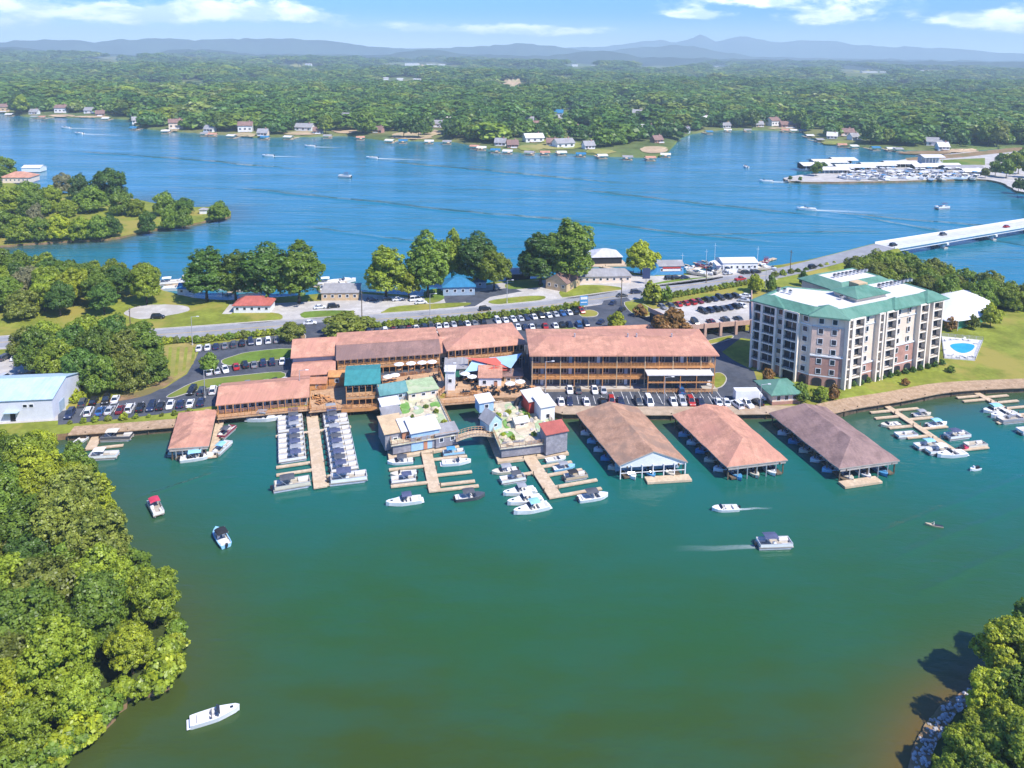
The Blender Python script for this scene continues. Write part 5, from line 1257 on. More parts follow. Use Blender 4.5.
for i in range(30):
    u, v, z = [(rnd.uniform(462, 538), rnd.uniform(388.5, 395), 2.35), (rnd.uniform(345, 378), rnd.uniform(402, 404), 1.7), (rnd.uniform(452, 480), rnd.uniform(379, 388), 2.35), (rnd.uniform(388, 440), rnd.uniform(376, 382), 2.5)][[0, 0, 2, 3, 0, 2][i % 6]]
    link('cafe_table', TDK, None, P(u, v, z), rnd.uniform(0, 3), label='dark round cafe table with four chairs on the timber decks', category='table', group='dark cafe tables on the decks')
for i in range(26):
    u, v, z = [(rnd.uniform(314, 346), rnd.uniform(396, 407), 2.2), (rnd.uniform(386, 440), rnd.uniform(382, 394), 2.5), (rnd.uniform(455, 535), rnd.uniform(389, 395), 2.35)][i % 3]
    o = link('picnic_table', PIC, None, P(u, v, z), rnd.uniform(0, 3), label=f'small timber picnic table on the {["deck by the rental dock", "upper dining deck", "plaza deck"][i % 3]}, {ordw(i // 3)} in its group', category='table', group='picnic tables on the decks')
# sail shades
def sail(label, corners, m, bellies=0.5):
    pts = [P(u, v, z) for u, v, z in corners]; c = sum((Vector(p) for p in pts), Vector()) / len(pts)
    t = thing('sail_shade', label, 'sail shade', (c.x, c.y, LAND), 0, 'sail shades over the plaza')
    n = 10; mb = MB(); vs = []; fs = []; A, B, C_ = pts[:3]
    idx = {}
    for i in range(n + 1):
        for j in range(n + 1 - i):
            a_, b2 = i / n, j / n; c2 = 1 - a_ - b2
            q = A * a_ + B * b2 + C_ * c2; cur = 27 * a_ * b2 * c2
            e = (a_ * b2 + b2 * c2 + a_ * c2)
            q = q.lerp(c, 0.22 * e * (1 - cur * 0.9)); q.z -= bellies * (e * 1.2)
            idx[i, j] = len(vs); vs.append((q.x - c.x, q.y - c.y, q.z - LAND))
    for i in range(n):
        for j in range(n - i):
            fs.append((idx[i, j], idx[i + 1, j], idx[i, j + 1]))
            if j < n - i - 1: fs.append((idx[i + 1, j], idx[i + 1, j + 1], idx[i, j + 1]))
    vs2 = [(x, y, z - 0.03) for x, y, z in vs]; k = len(vs)
    mb.grid(vs + vs2, fs + [tuple(k + q for q in f[::-1]) for f in fs], m); mb.build('fabric', t, True)
    for p in pts: 
        mb = MB(); mb.tube((p.x - c.x, p.y - c.y, 0), (p.x - c.x, p.y - c.y, p.z - LAND + 0.2), 0.12, 0.09, M_METAL, 8); mb.build('mast', t)
M_SAILB = mat('pale blue sail cloth', (0.36, 0.55, 0.70), 0.8, 0.05, 0.3); M_SAILR = mat('red sail cloth', (0.62, 0.13, 0.09), 0.8, 0.08, 0.3)
sail('pale blue triangular sail shade nearest the grey roofed bar hut', [(473, 358, 7), (464, 372, 5), (498, 368, 5.5)], M_SAILB)
sail('larger pale blue triangular sail shade by the end of the salmon roofed hall', [(489, 357.5, 6.2), (522, 353, 7.5), (511, 368.5, 6)], M_SAILB)
sail('red triangular sail shade stretched between the two blue ones', [(464, 357.5, 7.6), (496, 357.5, 6.6), (511, 369, 5.5)], M_SAILR)
sail('small red sail shade above the white kiosk', [(480, 371, 5.2), (494, 366, 6.5), (512, 370, 5.0)], M_SAILR)
# ------------------------------------------------------------------ boathouses
def ground_pts(px, z): return [Vector((p.x, p.y)) for p in PX(px, z)]
def boathouse(label, bl, br, fr, fl, roofm, style, ridge=3.0, z=3.5, group='big covered boathouses', posts=7, frontdock=None):
    BL, BR, FR_, FL = ground_pts([bl, br, fr, fl], z)
    t = thing('boathouse', label, 'boathouse', (*FL, 0), 0, group); o = (FL.x, FL.y, 0)
    ax = (BL + BR) / 2; fx = (FL + FR_) / 2; d = (fx - ax).normalized(); L = (fx - ax).length; W_ = (FR_ - FL).length
    r0 = ax + d * (1.0 if style == 'gable' else 2.5); r1 = fx - d * (0.2 if style == 'gable' else W_ * 0.42)
    zr = z + ridge; n = 9
    mb = MB()
    # a slightly sagging ridge and eaves, in courses so that the slopes are not dead flat
    def edge(a, b, za, zb, k): 
        out = []
        for i in range(n + 1):
            q = a + (b - a) * i / n; out.append((q.x, q.y, za + (zb - za) * i / n + 0.10 * math.sin(i * 2.1 + k)))
        return out
    eL, rg, eR = edge(BL, FL, z, z, 1), edge(r0, r1, zr, zr, 2), edge(BR, FR_, z, z, 3)
    v = eL + rg + eR; fs = []
    for i in range(n):
        fs.append((i, i + 1, n + 1 + i + 1, n + 1 + i)); fs.append((n + 1 + i, n + 2 + i, 2 * n + 3 + i, 2 * n + 2 + i))
    if style != 'gable': fs += [(n, 3 * n + 2, 2 * n + 1)]
    fs += [(0, n + 1, 2 * n + 2)]
    top = [tuple(reversed(f)) for f in fs]
    v2 = [(x, y, q - 0.25) for x, y, q in v]; k = len(v)
    mb.grid(v + v2, top + [tuple(k + q for q in f) for f in fs], roofm)
    loop = list(range(0, n + 1)) + ([2 * n + 1] if style == 'gable' else []) + list(range(3 * n + 2, 2 * n + 1, -1))
    mb.grid(v + v2, [(loop[i], loop[(i + 1) % len(loop)], k + loop[(i + 1) % len(loop)], k + loop[i]) for i in range(len(loop))], mat('weathered fascia', (0.42, 0.38, 0.34), 0.8, 0.15, 0.6))
    mb.build('roof', t, org=o)
    for k, (a, b) in enumerate(((BL, FL), (BR, FR_), ((BL + BR) / 2, (FL + FR_) / 2))):
        inset = ((BR - BL).normalized() * 0.8) * (1 if k == 0 else -1 if k == 1 else 0)
        for i in range(posts):
            q = a + (b - a) * (0.02 + 0.955 * i / (posts - 1)) + inset
            mb = MB(); mb.box((q.x, q.y, z / 2 - 0.6), (0.26, 0.26, z + 0.9), M_WALL); mb.build('post', t, org=o)
        mb = MB(); q0, q1 = a + inset, b + inset; q0, q1 = q0 + inset * 1.6, q1 + inset * 1.6; mb.bar((q0.x, q0.y, 0.25), (q1.x, q1.y, 0.25), 1.3, 0.35, M_WALL); mb.build('walkway', t, org=o)  # dark colour puts the shade under the eaves into these boards
        if k < 2:
            mb = MB(); mb.bar((q0.x, q0.y, z - 0.85), (q1.x, q1.y, z - 0.85), 0.18, 0.5, M_WALL); mb.build('beam', t, org=o)
    mb = MB(); c0, c1 = BL + (BR - BL) * 0.5, FL + (FR_ - FL) * 0.5
    mb.bar((c0.x, c0.y, 0.7), ((c0 + (c1 - c0) * 0.9).x, (c0 + (c1 - c0) * 0.9).y, 0.7), 0.3, z - 0.9, M_DARK); mb.build('interior_shade', t, org=o)  # near-black panel added for the deep shade under the roof
    mb = MB(); w0, w1 = FL + (FR_ - FL) * 0.03 - d * 0.2, FL + (FR_ - FL) * 0.97 - d * 0.2
    if style == 'gable':
        ap = fx - d * 0.4
        prof = [(w0.x - d.x * .2, w0.y - d.y * .2, z - 0.7), (w1.x - d.x * .2, w1.y - d.y * .2, z - 0.7), (w1.x - d.x * .2, w1.y - d.y * .2, z - .1), (ap.x, ap.y, zr - 0.25), (w0.x - d.x * .2, w0.y - d.y * .2, z - .1)]
        bk = [(x - d.x * 0.2, y - d.y * 0.2, q) for x, y, q in prof]
        mb.grid(prof + bk, [tuple(range(5)), tuple(range(5, 10))[::-1]] + [(i, 5 + i, 5 + (i + 1) % 5, (i + 1) % 5) for i in range(5)], M_WHITE); mb.build('gable_front', t, org=o)
        mb = MB()
        for i in range(7):
            q = w0 + (w1 - w0) * i / 6; mb.box((q.x, q.y, z / 2), (0.22, 0.22, z - 0.3), M_WHITE)
        mb.bar((w0.x, w0.y, 1.5), (w1.x, w1.y, 1.5), 0.12, 0.12, M_WHITE); mb.build('front_frame', t, org=o)
        mb = MB(); q0, q1 = w0 - d * 3.0, w1 - d * 3.0; mb.bar((q0.x, q0.y, 0.4), (q1.x, q1.y, 0.4), 0.2, 2.4, M_BLUEGREY); mb.build('office_wall', t, org=o)
    else:
        mb.bar((w0.x, w0.y, z - 0.8), (w1.x, w1.y, z - 0.8), 0.2, 0.45, MATS['weathered fascia']); mb.build('front_beam', t, org=o)
        mb = MB()
        for i in range(1, 6):
            q = w0 + (w1 - w0) * i / 6; mb.box((q.x, q.y, z / 2 - 0.4), (0.2, 0.2, z + 0.3), M_METAL)
        mb.build('front_post', t, org=o)
    if frontdock:
        f0, f1 = frontdock; q0 = FL + (FR_ - FL) * f0 + d * 1.3; q1 = FL + (FR_ - FL) * f1 + d * 1.3
        mb = MB(); mb.bar((q0.x, q0.y, 0.1), (q1.x, q1.y, 0.1), 2.4, 0.5, M_DOCK); mb.build('front_dock', t, org=o)
    return BL, BR, FR_, FL, d
BH = []
BH.append(boathouse('big boathouse with mottled tan roof and white gable facing the water', (576, 413.5), (638, 407.5), (688, 462), (619, 466), M_MOTTLED, 'gable', 2.9, frontdock=(0.36, 1.0)))
BH.append(boathouse('big boathouse with even salmon hipped roof between its tan and mauve neighbours', (672, 415), (727, 406.5), (788, 460), (727, 467.5), M_SALMON, 'hip', 3.0))
BH.append(boathouse('big boathouse with mauve brown hipped roof nearest the block of flats', (769, 413), (826, 407), (900, 460.5), (839, 469), M_MAUVE, 'hip', 3.0, frontdock=(0.0, 0.6)))
BH.append(boathouse('smaller boathouse with salmon roof at the western end of the boardwalk', (178.5, 413), (217, 409.5), (209, 446), (168, 449), M_SALMON, 'hip', 1.2, 3.1, 'small boathouse', 5))

# ------------------------------------------------------------------ boats
def hull(L, B, mh, mi, fore=0.2, tub=True, zs=0.75):
    """a boat shell with a sunk cockpit; bow towards +x"""
    st = [(-0.5, 0.86, 0.0), (-0.46, 0.92, 0.0), (-0.30, 0.98, 0), (-0.05, 1.0, 0.02), (fore - 0.02, 0.97, 0.06), (fore, 0.96, 0.07), (fore + 0.12, 0.80, 0.13), (0.42, 0.46, 0.20), (0.5, 0.05, 0.27)]
    rings = []
    for x, w, up in st:
        b = B / 2 * w; s = zs + up; k = -0.30 + 0.5 * max(0, x) ** 2 * 2.0; fl = 0.32 if (tub and -0.44 < x < fore - 0.01) else s + 0.05 * (1 if x > fore - .01 else 0)
        rim = 0.86 if x < 0.4 else 0.6
        rings.append([(x * L, 0, k), (x * L, b * 0.82, k + 0.3), (x * L, b, s), (x * L, b * rim, s + 0.03), (x * L, b * rim * 0.97, fl), (x * L, -b * rim * 0.97, fl), (x * L, -b * rim, s + 0.03), (x * L, -b, s), (x * L, -b * 0.82, k + 0.3)])
    mb = MB(); n = 9
    vs = [p for r_ in rings for p in r_]
    for sgi in range(n):
        m = mi if sgi in (3, 4, 5) else mh
        for q in range(len(rings) - 1):
            mm = mh if st[q][0] >= fore - 0.01 else m
            mb.grid([vs[q * n + sgi], vs[q * n + (sgi + 1) % n], vs[(q + 1) * n + (sgi + 1) % n], vs[(q + 1) * n + sgi]], [(3, 2, 1, 0)], mm)
    mb.grid(rings[0], [tuple(range(n))], mh)
    return mb
BMESH = {}
PAINT = {'white': (0.80, 0.80, 0.79), 'navy': (0.04, 0.06, 0.14), 'blue': (0.08, 0.30, 0.55), 'sky blue': (0.28, 0.55, 0.75), 'red': (0.55, 0.05, 0.10), 'maroon': (0.30, 0.03, 0.07), 'grey': (0.30, 0.31, 0.33), 'black': (0.03, 0.03, 0.035), 'silver': (0.50, 0.51, 0.53), 'tan': (0.50, 0.40, 0.26), 'cream': (0.66, 0.60, 0.48), 'charcoal': (0.09, 0.095, 0.11), 'green': (0.05, 0.22, 0.12)}
def gel(c): return mat(c + ' gelcoat', PAINT[c], 0.3, 0.05, 0.8, 0.5)
def canvas(c): return mat(c + ' canvas', PAINT[c] if c != 'navy' else (0.09, 0.11, 0.19), 0.85, 0.12, 1.0, 0.2)
M_SEAT = mat('boat vinyl', (0.72, 0.69, 0.64), 0.6, 0.1, 1.0); M_FOAM = None
def bimini(x0, x1, w, z, c):
    mb = MB(); k = 6; rings = []
    for i in range(4):
        x = x0 + (x1 - x0) * i / 3; rings.append([(x, w * (j / k - 0.5), z + 0.22 * (1 - (2 * j / k - 1) ** 2) - (0.08 if i in (0, 3) else 0)) for j in range(k + 1)] + [(x, w * (0.5 - j / k), z - 0.05 + 0.22 * (1 - (2 * j / k - 1) ** 2) - (0.08 if i in (0, 3) else 0)) for j in range(k + 1)])
    mb.loft(rings, canvas(c)); return mb
def boat_parts(kind, hc='white', cc='navy'):
    key = (kind, hc, cc)
    if key in BMESH: return BMESH[key]
    parts = []
    if kind == 'runabout':
        L, B = 6.6, 2.4
        parts.append(('hull', hull(L, B, gel(hc), M_SEAT).mesh('hull'), None))
        mb = MB(); mb.loft([[(1.35, -0.95, 0.85), (1.35, 0.95, 0.85), (1.31, 0.95, 0.85), (1.31, -0.95, 0.85)], [(0.85, -0.85, 1.35), (0.85, 0.85, 1.35), (0.81, 0.85, 1.35), (0.81, -0.85, 1.35)]], M_GLASS); parts.append(('windshield', mb.mesh('windshield'), None))
        for y in (-0.5, 0.5):
            mb = MB(); mb.box((0.2, y, 0.5), (0.5, 0.5, 0.4), M_SEAT); mb.box((-0.05, y, 0.85), (0.12, 0.5, 0.5), M_SEAT); parts.append(('seat', mb.mesh('seat'), None))
        mb = MB(); mb.box((-2.3, 0, 0.55), (0.6, 1.7, 0.45), M_SEAT); parts.append(('bench', mb.mesh('bench'), None))
        mb = MB(); mb.box((-3.55, 0, 0.75), (0.45, 0.4, 0.6), gel('black')); mb.box((-3.5, 0, 0.1), (0.2, 0.18, 0.9), gel('black')); parts.append(('outboard', mb.mesh('outboard'), None))
        if cc:
            parts.append(('bimini', bimini(-1.7, 0.9, 2.1, 2.0, cc).mesh('bimini'), None)); mb = MB()
            for x in (-1.6, 0.8):
                for y in (-1, 1): mb.tube((-0.4, y * 1.05, 0.8), (x, y * 1.0, 2.0), 0.025, 0.025, M_METAL, 5)
            parts.append(('bimini_frame', mb.mesh('bimini_frame'), len(parts) - 1))
    elif kind == 'deckboat':       # pale pontoon used for hire
        L, B = 7.2, 2.5; mb = MB()
        for y in (-0.85, 0.85):
            mb.tube((-3.4, y, 0.12), (2.7, y, 0.12), 0.34, 0.34, M_METAL, 10); mb.tube((2.7, y, 0.12), (3.55, y, 0.3), 0.34, 0.05, M_METAL, 10)
        parts.append(('pontoon', mb.mesh('pontoon'), None))
        mb = MB(); mb.box((0, 0, 0.55), (6.9, B, 0.14), mat('boat carpet', (0.42, 0.37, 0.30), 0.9)); parts.append(('deck', mb.mesh('deck'), None))
        mb = MB()
        for y in (-1, 1): mb.box((0.05, y * 1.2, 0.98), (6.5, 0.06, 0.62), gel(hc)); mb.box((0.05, y * 1.2, 1.32), (6.5, 0.08, 0.06), M_METAL)
        for x in (-3.2, 3.3): mb.box((x, 0, 0.98), (0.06, 2.3, 0.6), gel(hc))
        parts.append(('fence', mb.mesh('fence'), None))
        for x, y, lx in ((2.2, 0.8, 1.9), (2.2, -0.8, 1.9), (-2.3, 0.8, 1.5)):
            mb = MB(); mb.box((x, y, 0.82), (lx, 0.6, 0.4), M_SEAT); mb.box((x, y * 1.32, 1.12), (lx, 0.16, 0.3), M_SEAT); parts.append(('bench', mb.mesh('bench'), None))
        mb = MB(); mb.box((-0.2, -0.7, 0.95), (0.6, 0.7, 0.7), gel(hc)); parts.append(('helm', mb.mesh('helm'), None))
        mb = MB(); mb.box((-3.75, 0, 0.75), (0.5, 0.42, 0.62), gel('black')); mb.box((-3.7, 0, 0.1), (0.2, 0.2, 0.9), gel('black')); parts.append(('outboard', mb.mesh('outboard'), None))
        if cc:
            parts.append(('bimini', bimini(-2.2, 0.5, 2.2, 2.4, cc).mesh('bimini'), None)); mb = MB()
            for x in (-2.1, 0.4):
                for y in (-1, 1): mb.tube((-0.9, y * 1.18, 1.3), (x, y * 1.06, 2.4), 0.03, 0.03, M_METAL, 5)
            parts.append(('bimini_frame', mb.mesh('bimini_frame'), len(parts) - 1))
    elif kind == 'cruiser':
        L, B = 8.8, 2.9
        parts.append(('hull', hull(L, B, gel(hc), M_SEAT, 0.08, zs=1.0).mesh('hull'), None))
        mb = MB(); mb.loft([[(0.7, -1.1, 1.05), (0.7, 1.1, 1.05), (2.9, 0.6, 1.15), (2.9, -0.6, 1.15)], [(0.8, -0.95, 1.5), (0.8, 0.95, 1.5), (2.3, 0.45, 1.42), (2.3, -0.45, 1.42)]], gel(hc)); parts.append(('cabin', mb.mesh('cabin'), None))
        mb = MB(); mb.box((3.0, 0, 1.27), (0.55, 0.5, 0.06), M_GLASS); parts.append(('hatch', mb.mesh('hatch'), None))
        mb = MB(); mb.loft([[(0.95, -1.05, 1.45), (0.95, 1.05, 1.45), (0.9, 1.05, 1.45), (0.9, -1.05, 1.45)], [(0.35, -0.95, 2.0), (0.35, 0.95, 2.0), (0.3, 0.95, 2.0), (0.3, -0.95, 2.0)]], M_GLASS); parts.append(('windshield', mb.mesh('windshield'), None))
        for x, y in ((-0.3, -0.6), (-0.3, 0.6)):
            mb = MB(); mb.box((x, y, 0.65), (0.6, 0.6, 0.6), M_SEAT); mb.box((x - 0.3, y, 1.1), (0.14, 0.6, 0.6), gel('charcoal')); parts.append(('seat', mb.mesh('seat'), None))
        mb = MB(); mb.box((-2.6, 0, 0.65), (1.1, 2.0, 0.6), gel('white')); mb.box((-2.0, 0, 0.75), (0.3, 2.0, 0.5), M_SEAT); parts.append(('sun_pad', mb.mesh('sun_pad'), None))
        mb = MB(); mb.box((-4.6, 0, 0.3), (0.7, 2.3, 0.14), gel(hc)); parts.append(('swim_platform', mb.mesh('swim_platform'), None))
        if cc: parts.append(('bimini', bimini(-1.9, 0.5, 2.4, 2.5, cc).mesh('bimini'), None))
    elif kind == 'jetski':
        parts.append(('hull', hull(3.0, 1.15, gel(hc), gel('black'), 0.1, tub=False, zs=0.45).mesh('hull'), None))
        mb = MB(); mb.box((-0.5, 0, 0.7), (1.3, 0.4, 0.35), gel('black')); parts.append(('seat', mb.mesh('seat'), None))
        mb = MB(); mb.box((0.35, 0, 0.85), (0.35, 0.4, 0.5), gel(hc)); mb.box((0.25, 0, 1.1), (0.06, 0.8, 0.06), gel('black')); parts.append(('handlebar', mb.mesh('handlebar'), None))
    elif kind == 'kayak':
        parts.append(('hull', hull(3.4, 0.8, gel(hc), gel('black'), 0.12, zs=0.28).mesh('hull'), None))
    BMESH[key] = parts
    return parts
def foam_mat():
    m = bpy.data.materials.new('wake foam'); m.use_nodes = True; T = NT(m.node_tree); b = T.n['Principled BSDF']
    g = T.node('ShaderNodeNewGeometry'); a = T.node('ShaderNodeAttribute', attribute_name='thick')
    nzz = T.noise(g.outputs['Position'], 1.1, 5.0, 0.7)
    b.inputs['Base Color'].default_value = (0.72, 0.80, 0.80, 1); b.inputs['Roughness'].default_value = 0.7
    T.l.new(T.math('MULTIPLY', T.step(nzz, 0.22, 0.5), a.outputs['Fac'], clamp=True), b.inputs['Alpha'])
    return m
M_FOAM = foam_mat()
def wake_mesh(length, w0, w1, arms=0.0, strength=0.9):
    """foam lying on the water behind a boat at the origin, running towards -x"""
    vs, fs, th = [], [], []
    def band(path, wa, wb, ta, tb):
        n = len(path); b0 = len(vs)
        for i, (x, y) in enumerate(path):
            w = wa + (wb - wa) * i / (n - 1); t = (ta + (tb - ta) * (i / (n - 1)) ** 0.6)
            for s, q in ((-1, 0.0), (-0.5, 0.8), (0.5, 0.8), (1, 0.0)): vs.append((x, y + s * w, 0.05)); th.append(t * q)
        for i in range(n - 1):
            for j in range(3): k = b0 + i * 4 + j; fs.append((k, k + 4, k + 5, k + 1))
    n = 14
    band([(-length * i / n, 0.25 * math.sin(i * 0.7) * i / n) for i in range(n + 1)], w0, w1, strength, 0.0)
    if arms:
        for s in (-1, 1): band([(2 - length * arms * i / n, s * (0.7 + length * arms * 0.30 * i / n)) for i in range(n + 1)], 0.3, 1.1, strength * 0.55, 0.0)
    me = bpy.data.meshes.new('wake'); me.from_pydata(vs, [], fs); me.materials.append(M_FOAM)
    at = me.attributes.new('thick', 'FLOAT', 'POINT'); at.data.foreach_set('value', np.array(th, np.float32)); return me
def boat(kind, u, v, ang, label, hc='white', cc='navy', group=None, s=1.0, wake=None, name=None, xy=None):
    """ang: heading in degrees, counter-clockwise from east"""
    p = P(u, v, 0.3) if xy is None else Vector((*xy, 0))
    nm = name or {'runabout': 'speedboat', 'deckboat': 'pontoon_boat', 'cruiser': 'cabin_cruiser', 'jetski': 'jet_ski', 'kayak': 'kayak'}[kind]
    t = place(nm, boat_parts(kind, hc, cc), label, 'jet ski' if kind == 'jetski' else 'kayak' if kind == 'kayak' else 'boat', (p.x, p.y, 0.02), R(ang), group, s)
    if wake: link('wake', wake, t, (-3.2, 0, 0))
    return t
# boats out on the green water
boat('cruiser', 215, 716, 24, 'sleek white speedboat with pointed bow lying alone on the green water near the wood', cc=None, s=0.76, name='speedboat')
boat('deckboat', 155.5, 509, -52, 'pontoon boat with a raspberry red canopy drifting off the near wood', cc='red', s=0.88)
boat('runabout', 221, 538, 128, 'blue and white motorboat with black canopy drifting alone off the near wood', 'sky blue', 'black', s=1.0)
boat('runabout', 725, 509, 186, 'small white open motorboat heading west off the salmon boathouse', cc=None, s=0.88, wake=wake_mesh(9, 0.5, 0.4, 0))
boat('deckboat', 774, 545, 4, 'pontoon boat with navy canopy heading east with a long pale wake', cc='navy', s=1.0, wake=wake_mesh(17, 0.7, 1.2, 0, 0.40))
boat('jetski', 975, 469, 200, 'white jet ski floating beyond the far finger dock', s=1.05)
kay = boat('kayak', 934, 525, 165, 'small yellow kayak paddled by one person on the open water', 'tan', None)
# the paddler: one continuous seated body
def person(label, loc, rz, shirt, seated=True):
    vs = [(0, 0, 0.0), (0, 0, 0.28), (0.03, 0, 0.50), (0.03, 0, 0.62), (0.05, 0, 0.74), (0.06, 0, 0.86),
          (0.02, 0.2, 0.50), (0.22, 0.32, 0.34), (0.42, 0.26, 0.42), (0.02, -0.2, 0.50), (0.22, -0.32, 0.34), (0.42, -0.26, 0.42),
          (0.12, 0.11, 0.02), (0.5, 0.14, 0.14), (0.85, 0.12, 0.0), (0.12, -0.11, 0.02), (0.5, -0.14, 0.14), (0.85, -0.12, 0.0)]
    es = [(0, 1), (1, 2), (2, 3), (3, 4), (4, 5), (2, 6), (6, 7), (7, 8), (2, 9), (9, 10), (10, 11), (0, 12), (12, 13), (13, 14), (0, 15), (15, 16), (16, 17)]
    rad = [0.15, 0.14, 0.16, 0.055, 0.09, 0.085, 0.06, 0.045, 0.04, 0.06, 0.045, 0.04, 0.085, 0.065, 0.045, 0.085, 0.065, 0.045]
    me = bpy.data.meshes.new('body'); me.from_pydata(vs, es, [])
    o = bpy.data.objects.new('person', me); COL.objects.link(o); o.location = loc; o.rotation_euler = (0, 0, rz)
    m = o.modifiers.new('skin', 'SKIN')
    for i, q in enumerate(me.skin_vertices[0].data if me.skin_vertices else []): q.radius = (rad[i], rad[i])
    if not me.skin_vertices:
        bm = bmesh.new(); bm.from_mesh(me); ly = bm.verts.layers.skin.verify()
        for i, v_ in enumerate(bm.verts): v_[ly].radius = (rad[i], rad[i]); v_[ly].use_root = (i == 0)
        bm.to_mesh(me); bm.free()
    s_ = o.modifiers.new('sub', 'SUBSURF'); s_.levels = 1; s_.render_levels = 1
    me.materials.append(mat('shirt ' + shirt, PAINT[shirt], 0.85, 0.1, 2.0))
    o['label'] = label; o['category'] = 'person'
    return o
kp = P(934, 525, 0.3)
person('person in a pale shirt sitting in the small kayak', (kp.x, kp.y, 0.2), R(165), 'cream')

# ------------------------------------------------------------------ docks with their boats
def dock(label, p0, p1, width, fingers, group=None, z=0.55, fw=0.9):
    a, b = P(*p0, z), P(*p1, z); a = Vector(a.xy); b = Vector(b.xy); d = (b - a).normalized(); n = Vector((-d.y, d.x)); L = (b - a).length
    t = thing('dock', label, 'dock', (*a, 0), math.atan2(d.y, d.x), group)
    mb = MB(); mb.box((L / 2, 0, z - 0.15), (L, width, 0.3), M_DOCK); mb.build('walkway', t)
    for s, side, ln in fingers:
        s = s * L if 0 < s <= 1.0 else s
        s = min(s, L - fw / 2)
        mb = MB(); mb.box((s, side * (width / 2 + ln / 2), z - 0.19), (fw, ln, 0.3), M_DOCK); mb.box((s, side * (width / 2 + ln * .5), z - 0.42), (fw * .7, ln * 0.9, 0.3), M_WALL); mb.build('finger', t)
    for k in range(int(L / 7) + 1):
        for s in (-1, 1):
            mb = MB(); mb.tube((k * 7.0, s * (width / 2 + 0.15), -1.5), (k * 7.0, s * (width / 2 + 0.15), z + 0.75), 0.13, 0.12, M_WALL, 6); mb.build('pile', t)
    return a, d, n, L
def at(fr, s, off): a, d, n, L = fr; return a + d * s + n * off
# the hire dock: two close rows of pale boats
fr = dock('long hire dock lined on both sides with closely moored pale boats', (311.5, 410), (320.5, 487), 2.9, [])
a, d, n, L = fr; base = math.degrees(math.atan2(d.y, d.x))
z = 0.55
t = bpy.data.objects['dock'] if 'dock' in bpy.data.objects else None
nl = nr = 0
fing = []
s = 1.6
for i in range(9):
    if i == 4: fing.append((s - 0.2, -1)); s += 1.6
    q = at(fr, s, -5.6); boat('deckboat', 0, 0, base - 90 + rnd.uniform(-2, 2), f'pale hire boat with dark canopy west of the hire dock, {ordw(i)} from the shore', 'white', ['navy', 'charcoal', 'navy', 'grey'][i % 4], 'hire boats west of the dock', 0.93, xy=q); s += 2.62
fing += [(s + 0.2, -1), (s + 3.6, -1)]
s = 1.6
for i in range(12):
    if i == 4: fing.append((s - 0.2, 1)); s += 1.5
    q = at(fr, s, 5.7); boat('deckboat', 0, 0, base + 90 + rnd.uniform(-2, 2), f'pale hire boat with dark canopy east of the hire dock, {ordw(i)} from the shore', 'white', ['navy', 'grey', 'navy', 'charcoal'][(i * 3 + 1) % 4], 'hire boats east of the dock', 0.93, xy=q); s += 2.62
fing += [(s - 0.4, 1), (s + 3.0, 1)]
for i, (s_, sd_) in enumerate(fing):
    mb = MB(); mb.box((s_, sd_ * (1.45 + 3.9), z - 0.19), (0.9, 7.8, 0.3), M_DOCK); mb.build('finger', t)
q = at(fr, L - 2.5, -6.0); boat('deckboat', 0, 0, base + 92, 'large pontoon with dark canopy moored west of the hire dock end', 'cream', 'charcoal', None, 1.15, xy=q)
q = at(fr, L - 1.5, 6.2); boat('deckboat', 0, 0, base + 86, 'large pontoon with navy canopy moored east of the hire dock end', 'white', 'navy', None, 1.2, xy=q)
# golf docks
fr = dock('timber dock below the western golf platform', (427, 454), (435, 491), 2.6, [(2.5, 1, 8), (9.5, 1, 8), (13.5, 1, 8), (17, 1, 8.5), (5, -1, 8), (12, -1, 8)])
base = math.degrees(math.atan2(fr[1].y, fr[1].x))
for s, off, kind, hc, cc, lab, sc in ((2.0, -6.5, 'runabout', 'white', 'charcoal', 'white motorboat with grey canopy, innermost on the western side of the western golf dock', 1.05), (7.5, -6.2, 'runabout', 'cream', None, 'cream open motorboat in the middle berth west of the western golf dock', 1.05), (10.0, -6.4, 'deckboat', 'white', 'navy', 'pontoon with navy canopy just past the cream motorboat at the western golf dock', 0.95),
                                 (18.5, -7.0, 'cruiser', 'white', 'navy', 'white cabin cruiser with navy canopy at the outer west end of the western golf dock', 1.0), (0.6, 6.3, 'deckboat', 'sky blue', 'blue', 'pontoon with blue canopy tucked beneath the western golf platform', 0.9), (4.9, 6.4, 'cruiser', 'white', None, 'white open cruiser berthed east of the western golf dock near the platform', 0.9),
                                 (19.5, 7.2, 'runabout', 'charcoal', 'charcoal', 'dark hulled motorboat with charcoal canopy at the outer east end of the western golf dock', 1.15)):
    q = at(fr, s, off); boat(kind, 0, 0, base + (-90 if off < 0 else 90) + rnd.uniform(-3, 3), lab, hc, cc, None, sc * 0.86, xy=q)
fr = dock('timber dock below the eastern golf platform', (530, 458), (556, 497), 3.0, [(4.2, 1, 7.5), (8, 1, 8.5), (13, 1, 10), (22, 1, 9.5), (6, -1, 7)])
base = math.degrees(math.atan2(fr[1].y, fr[1].x))
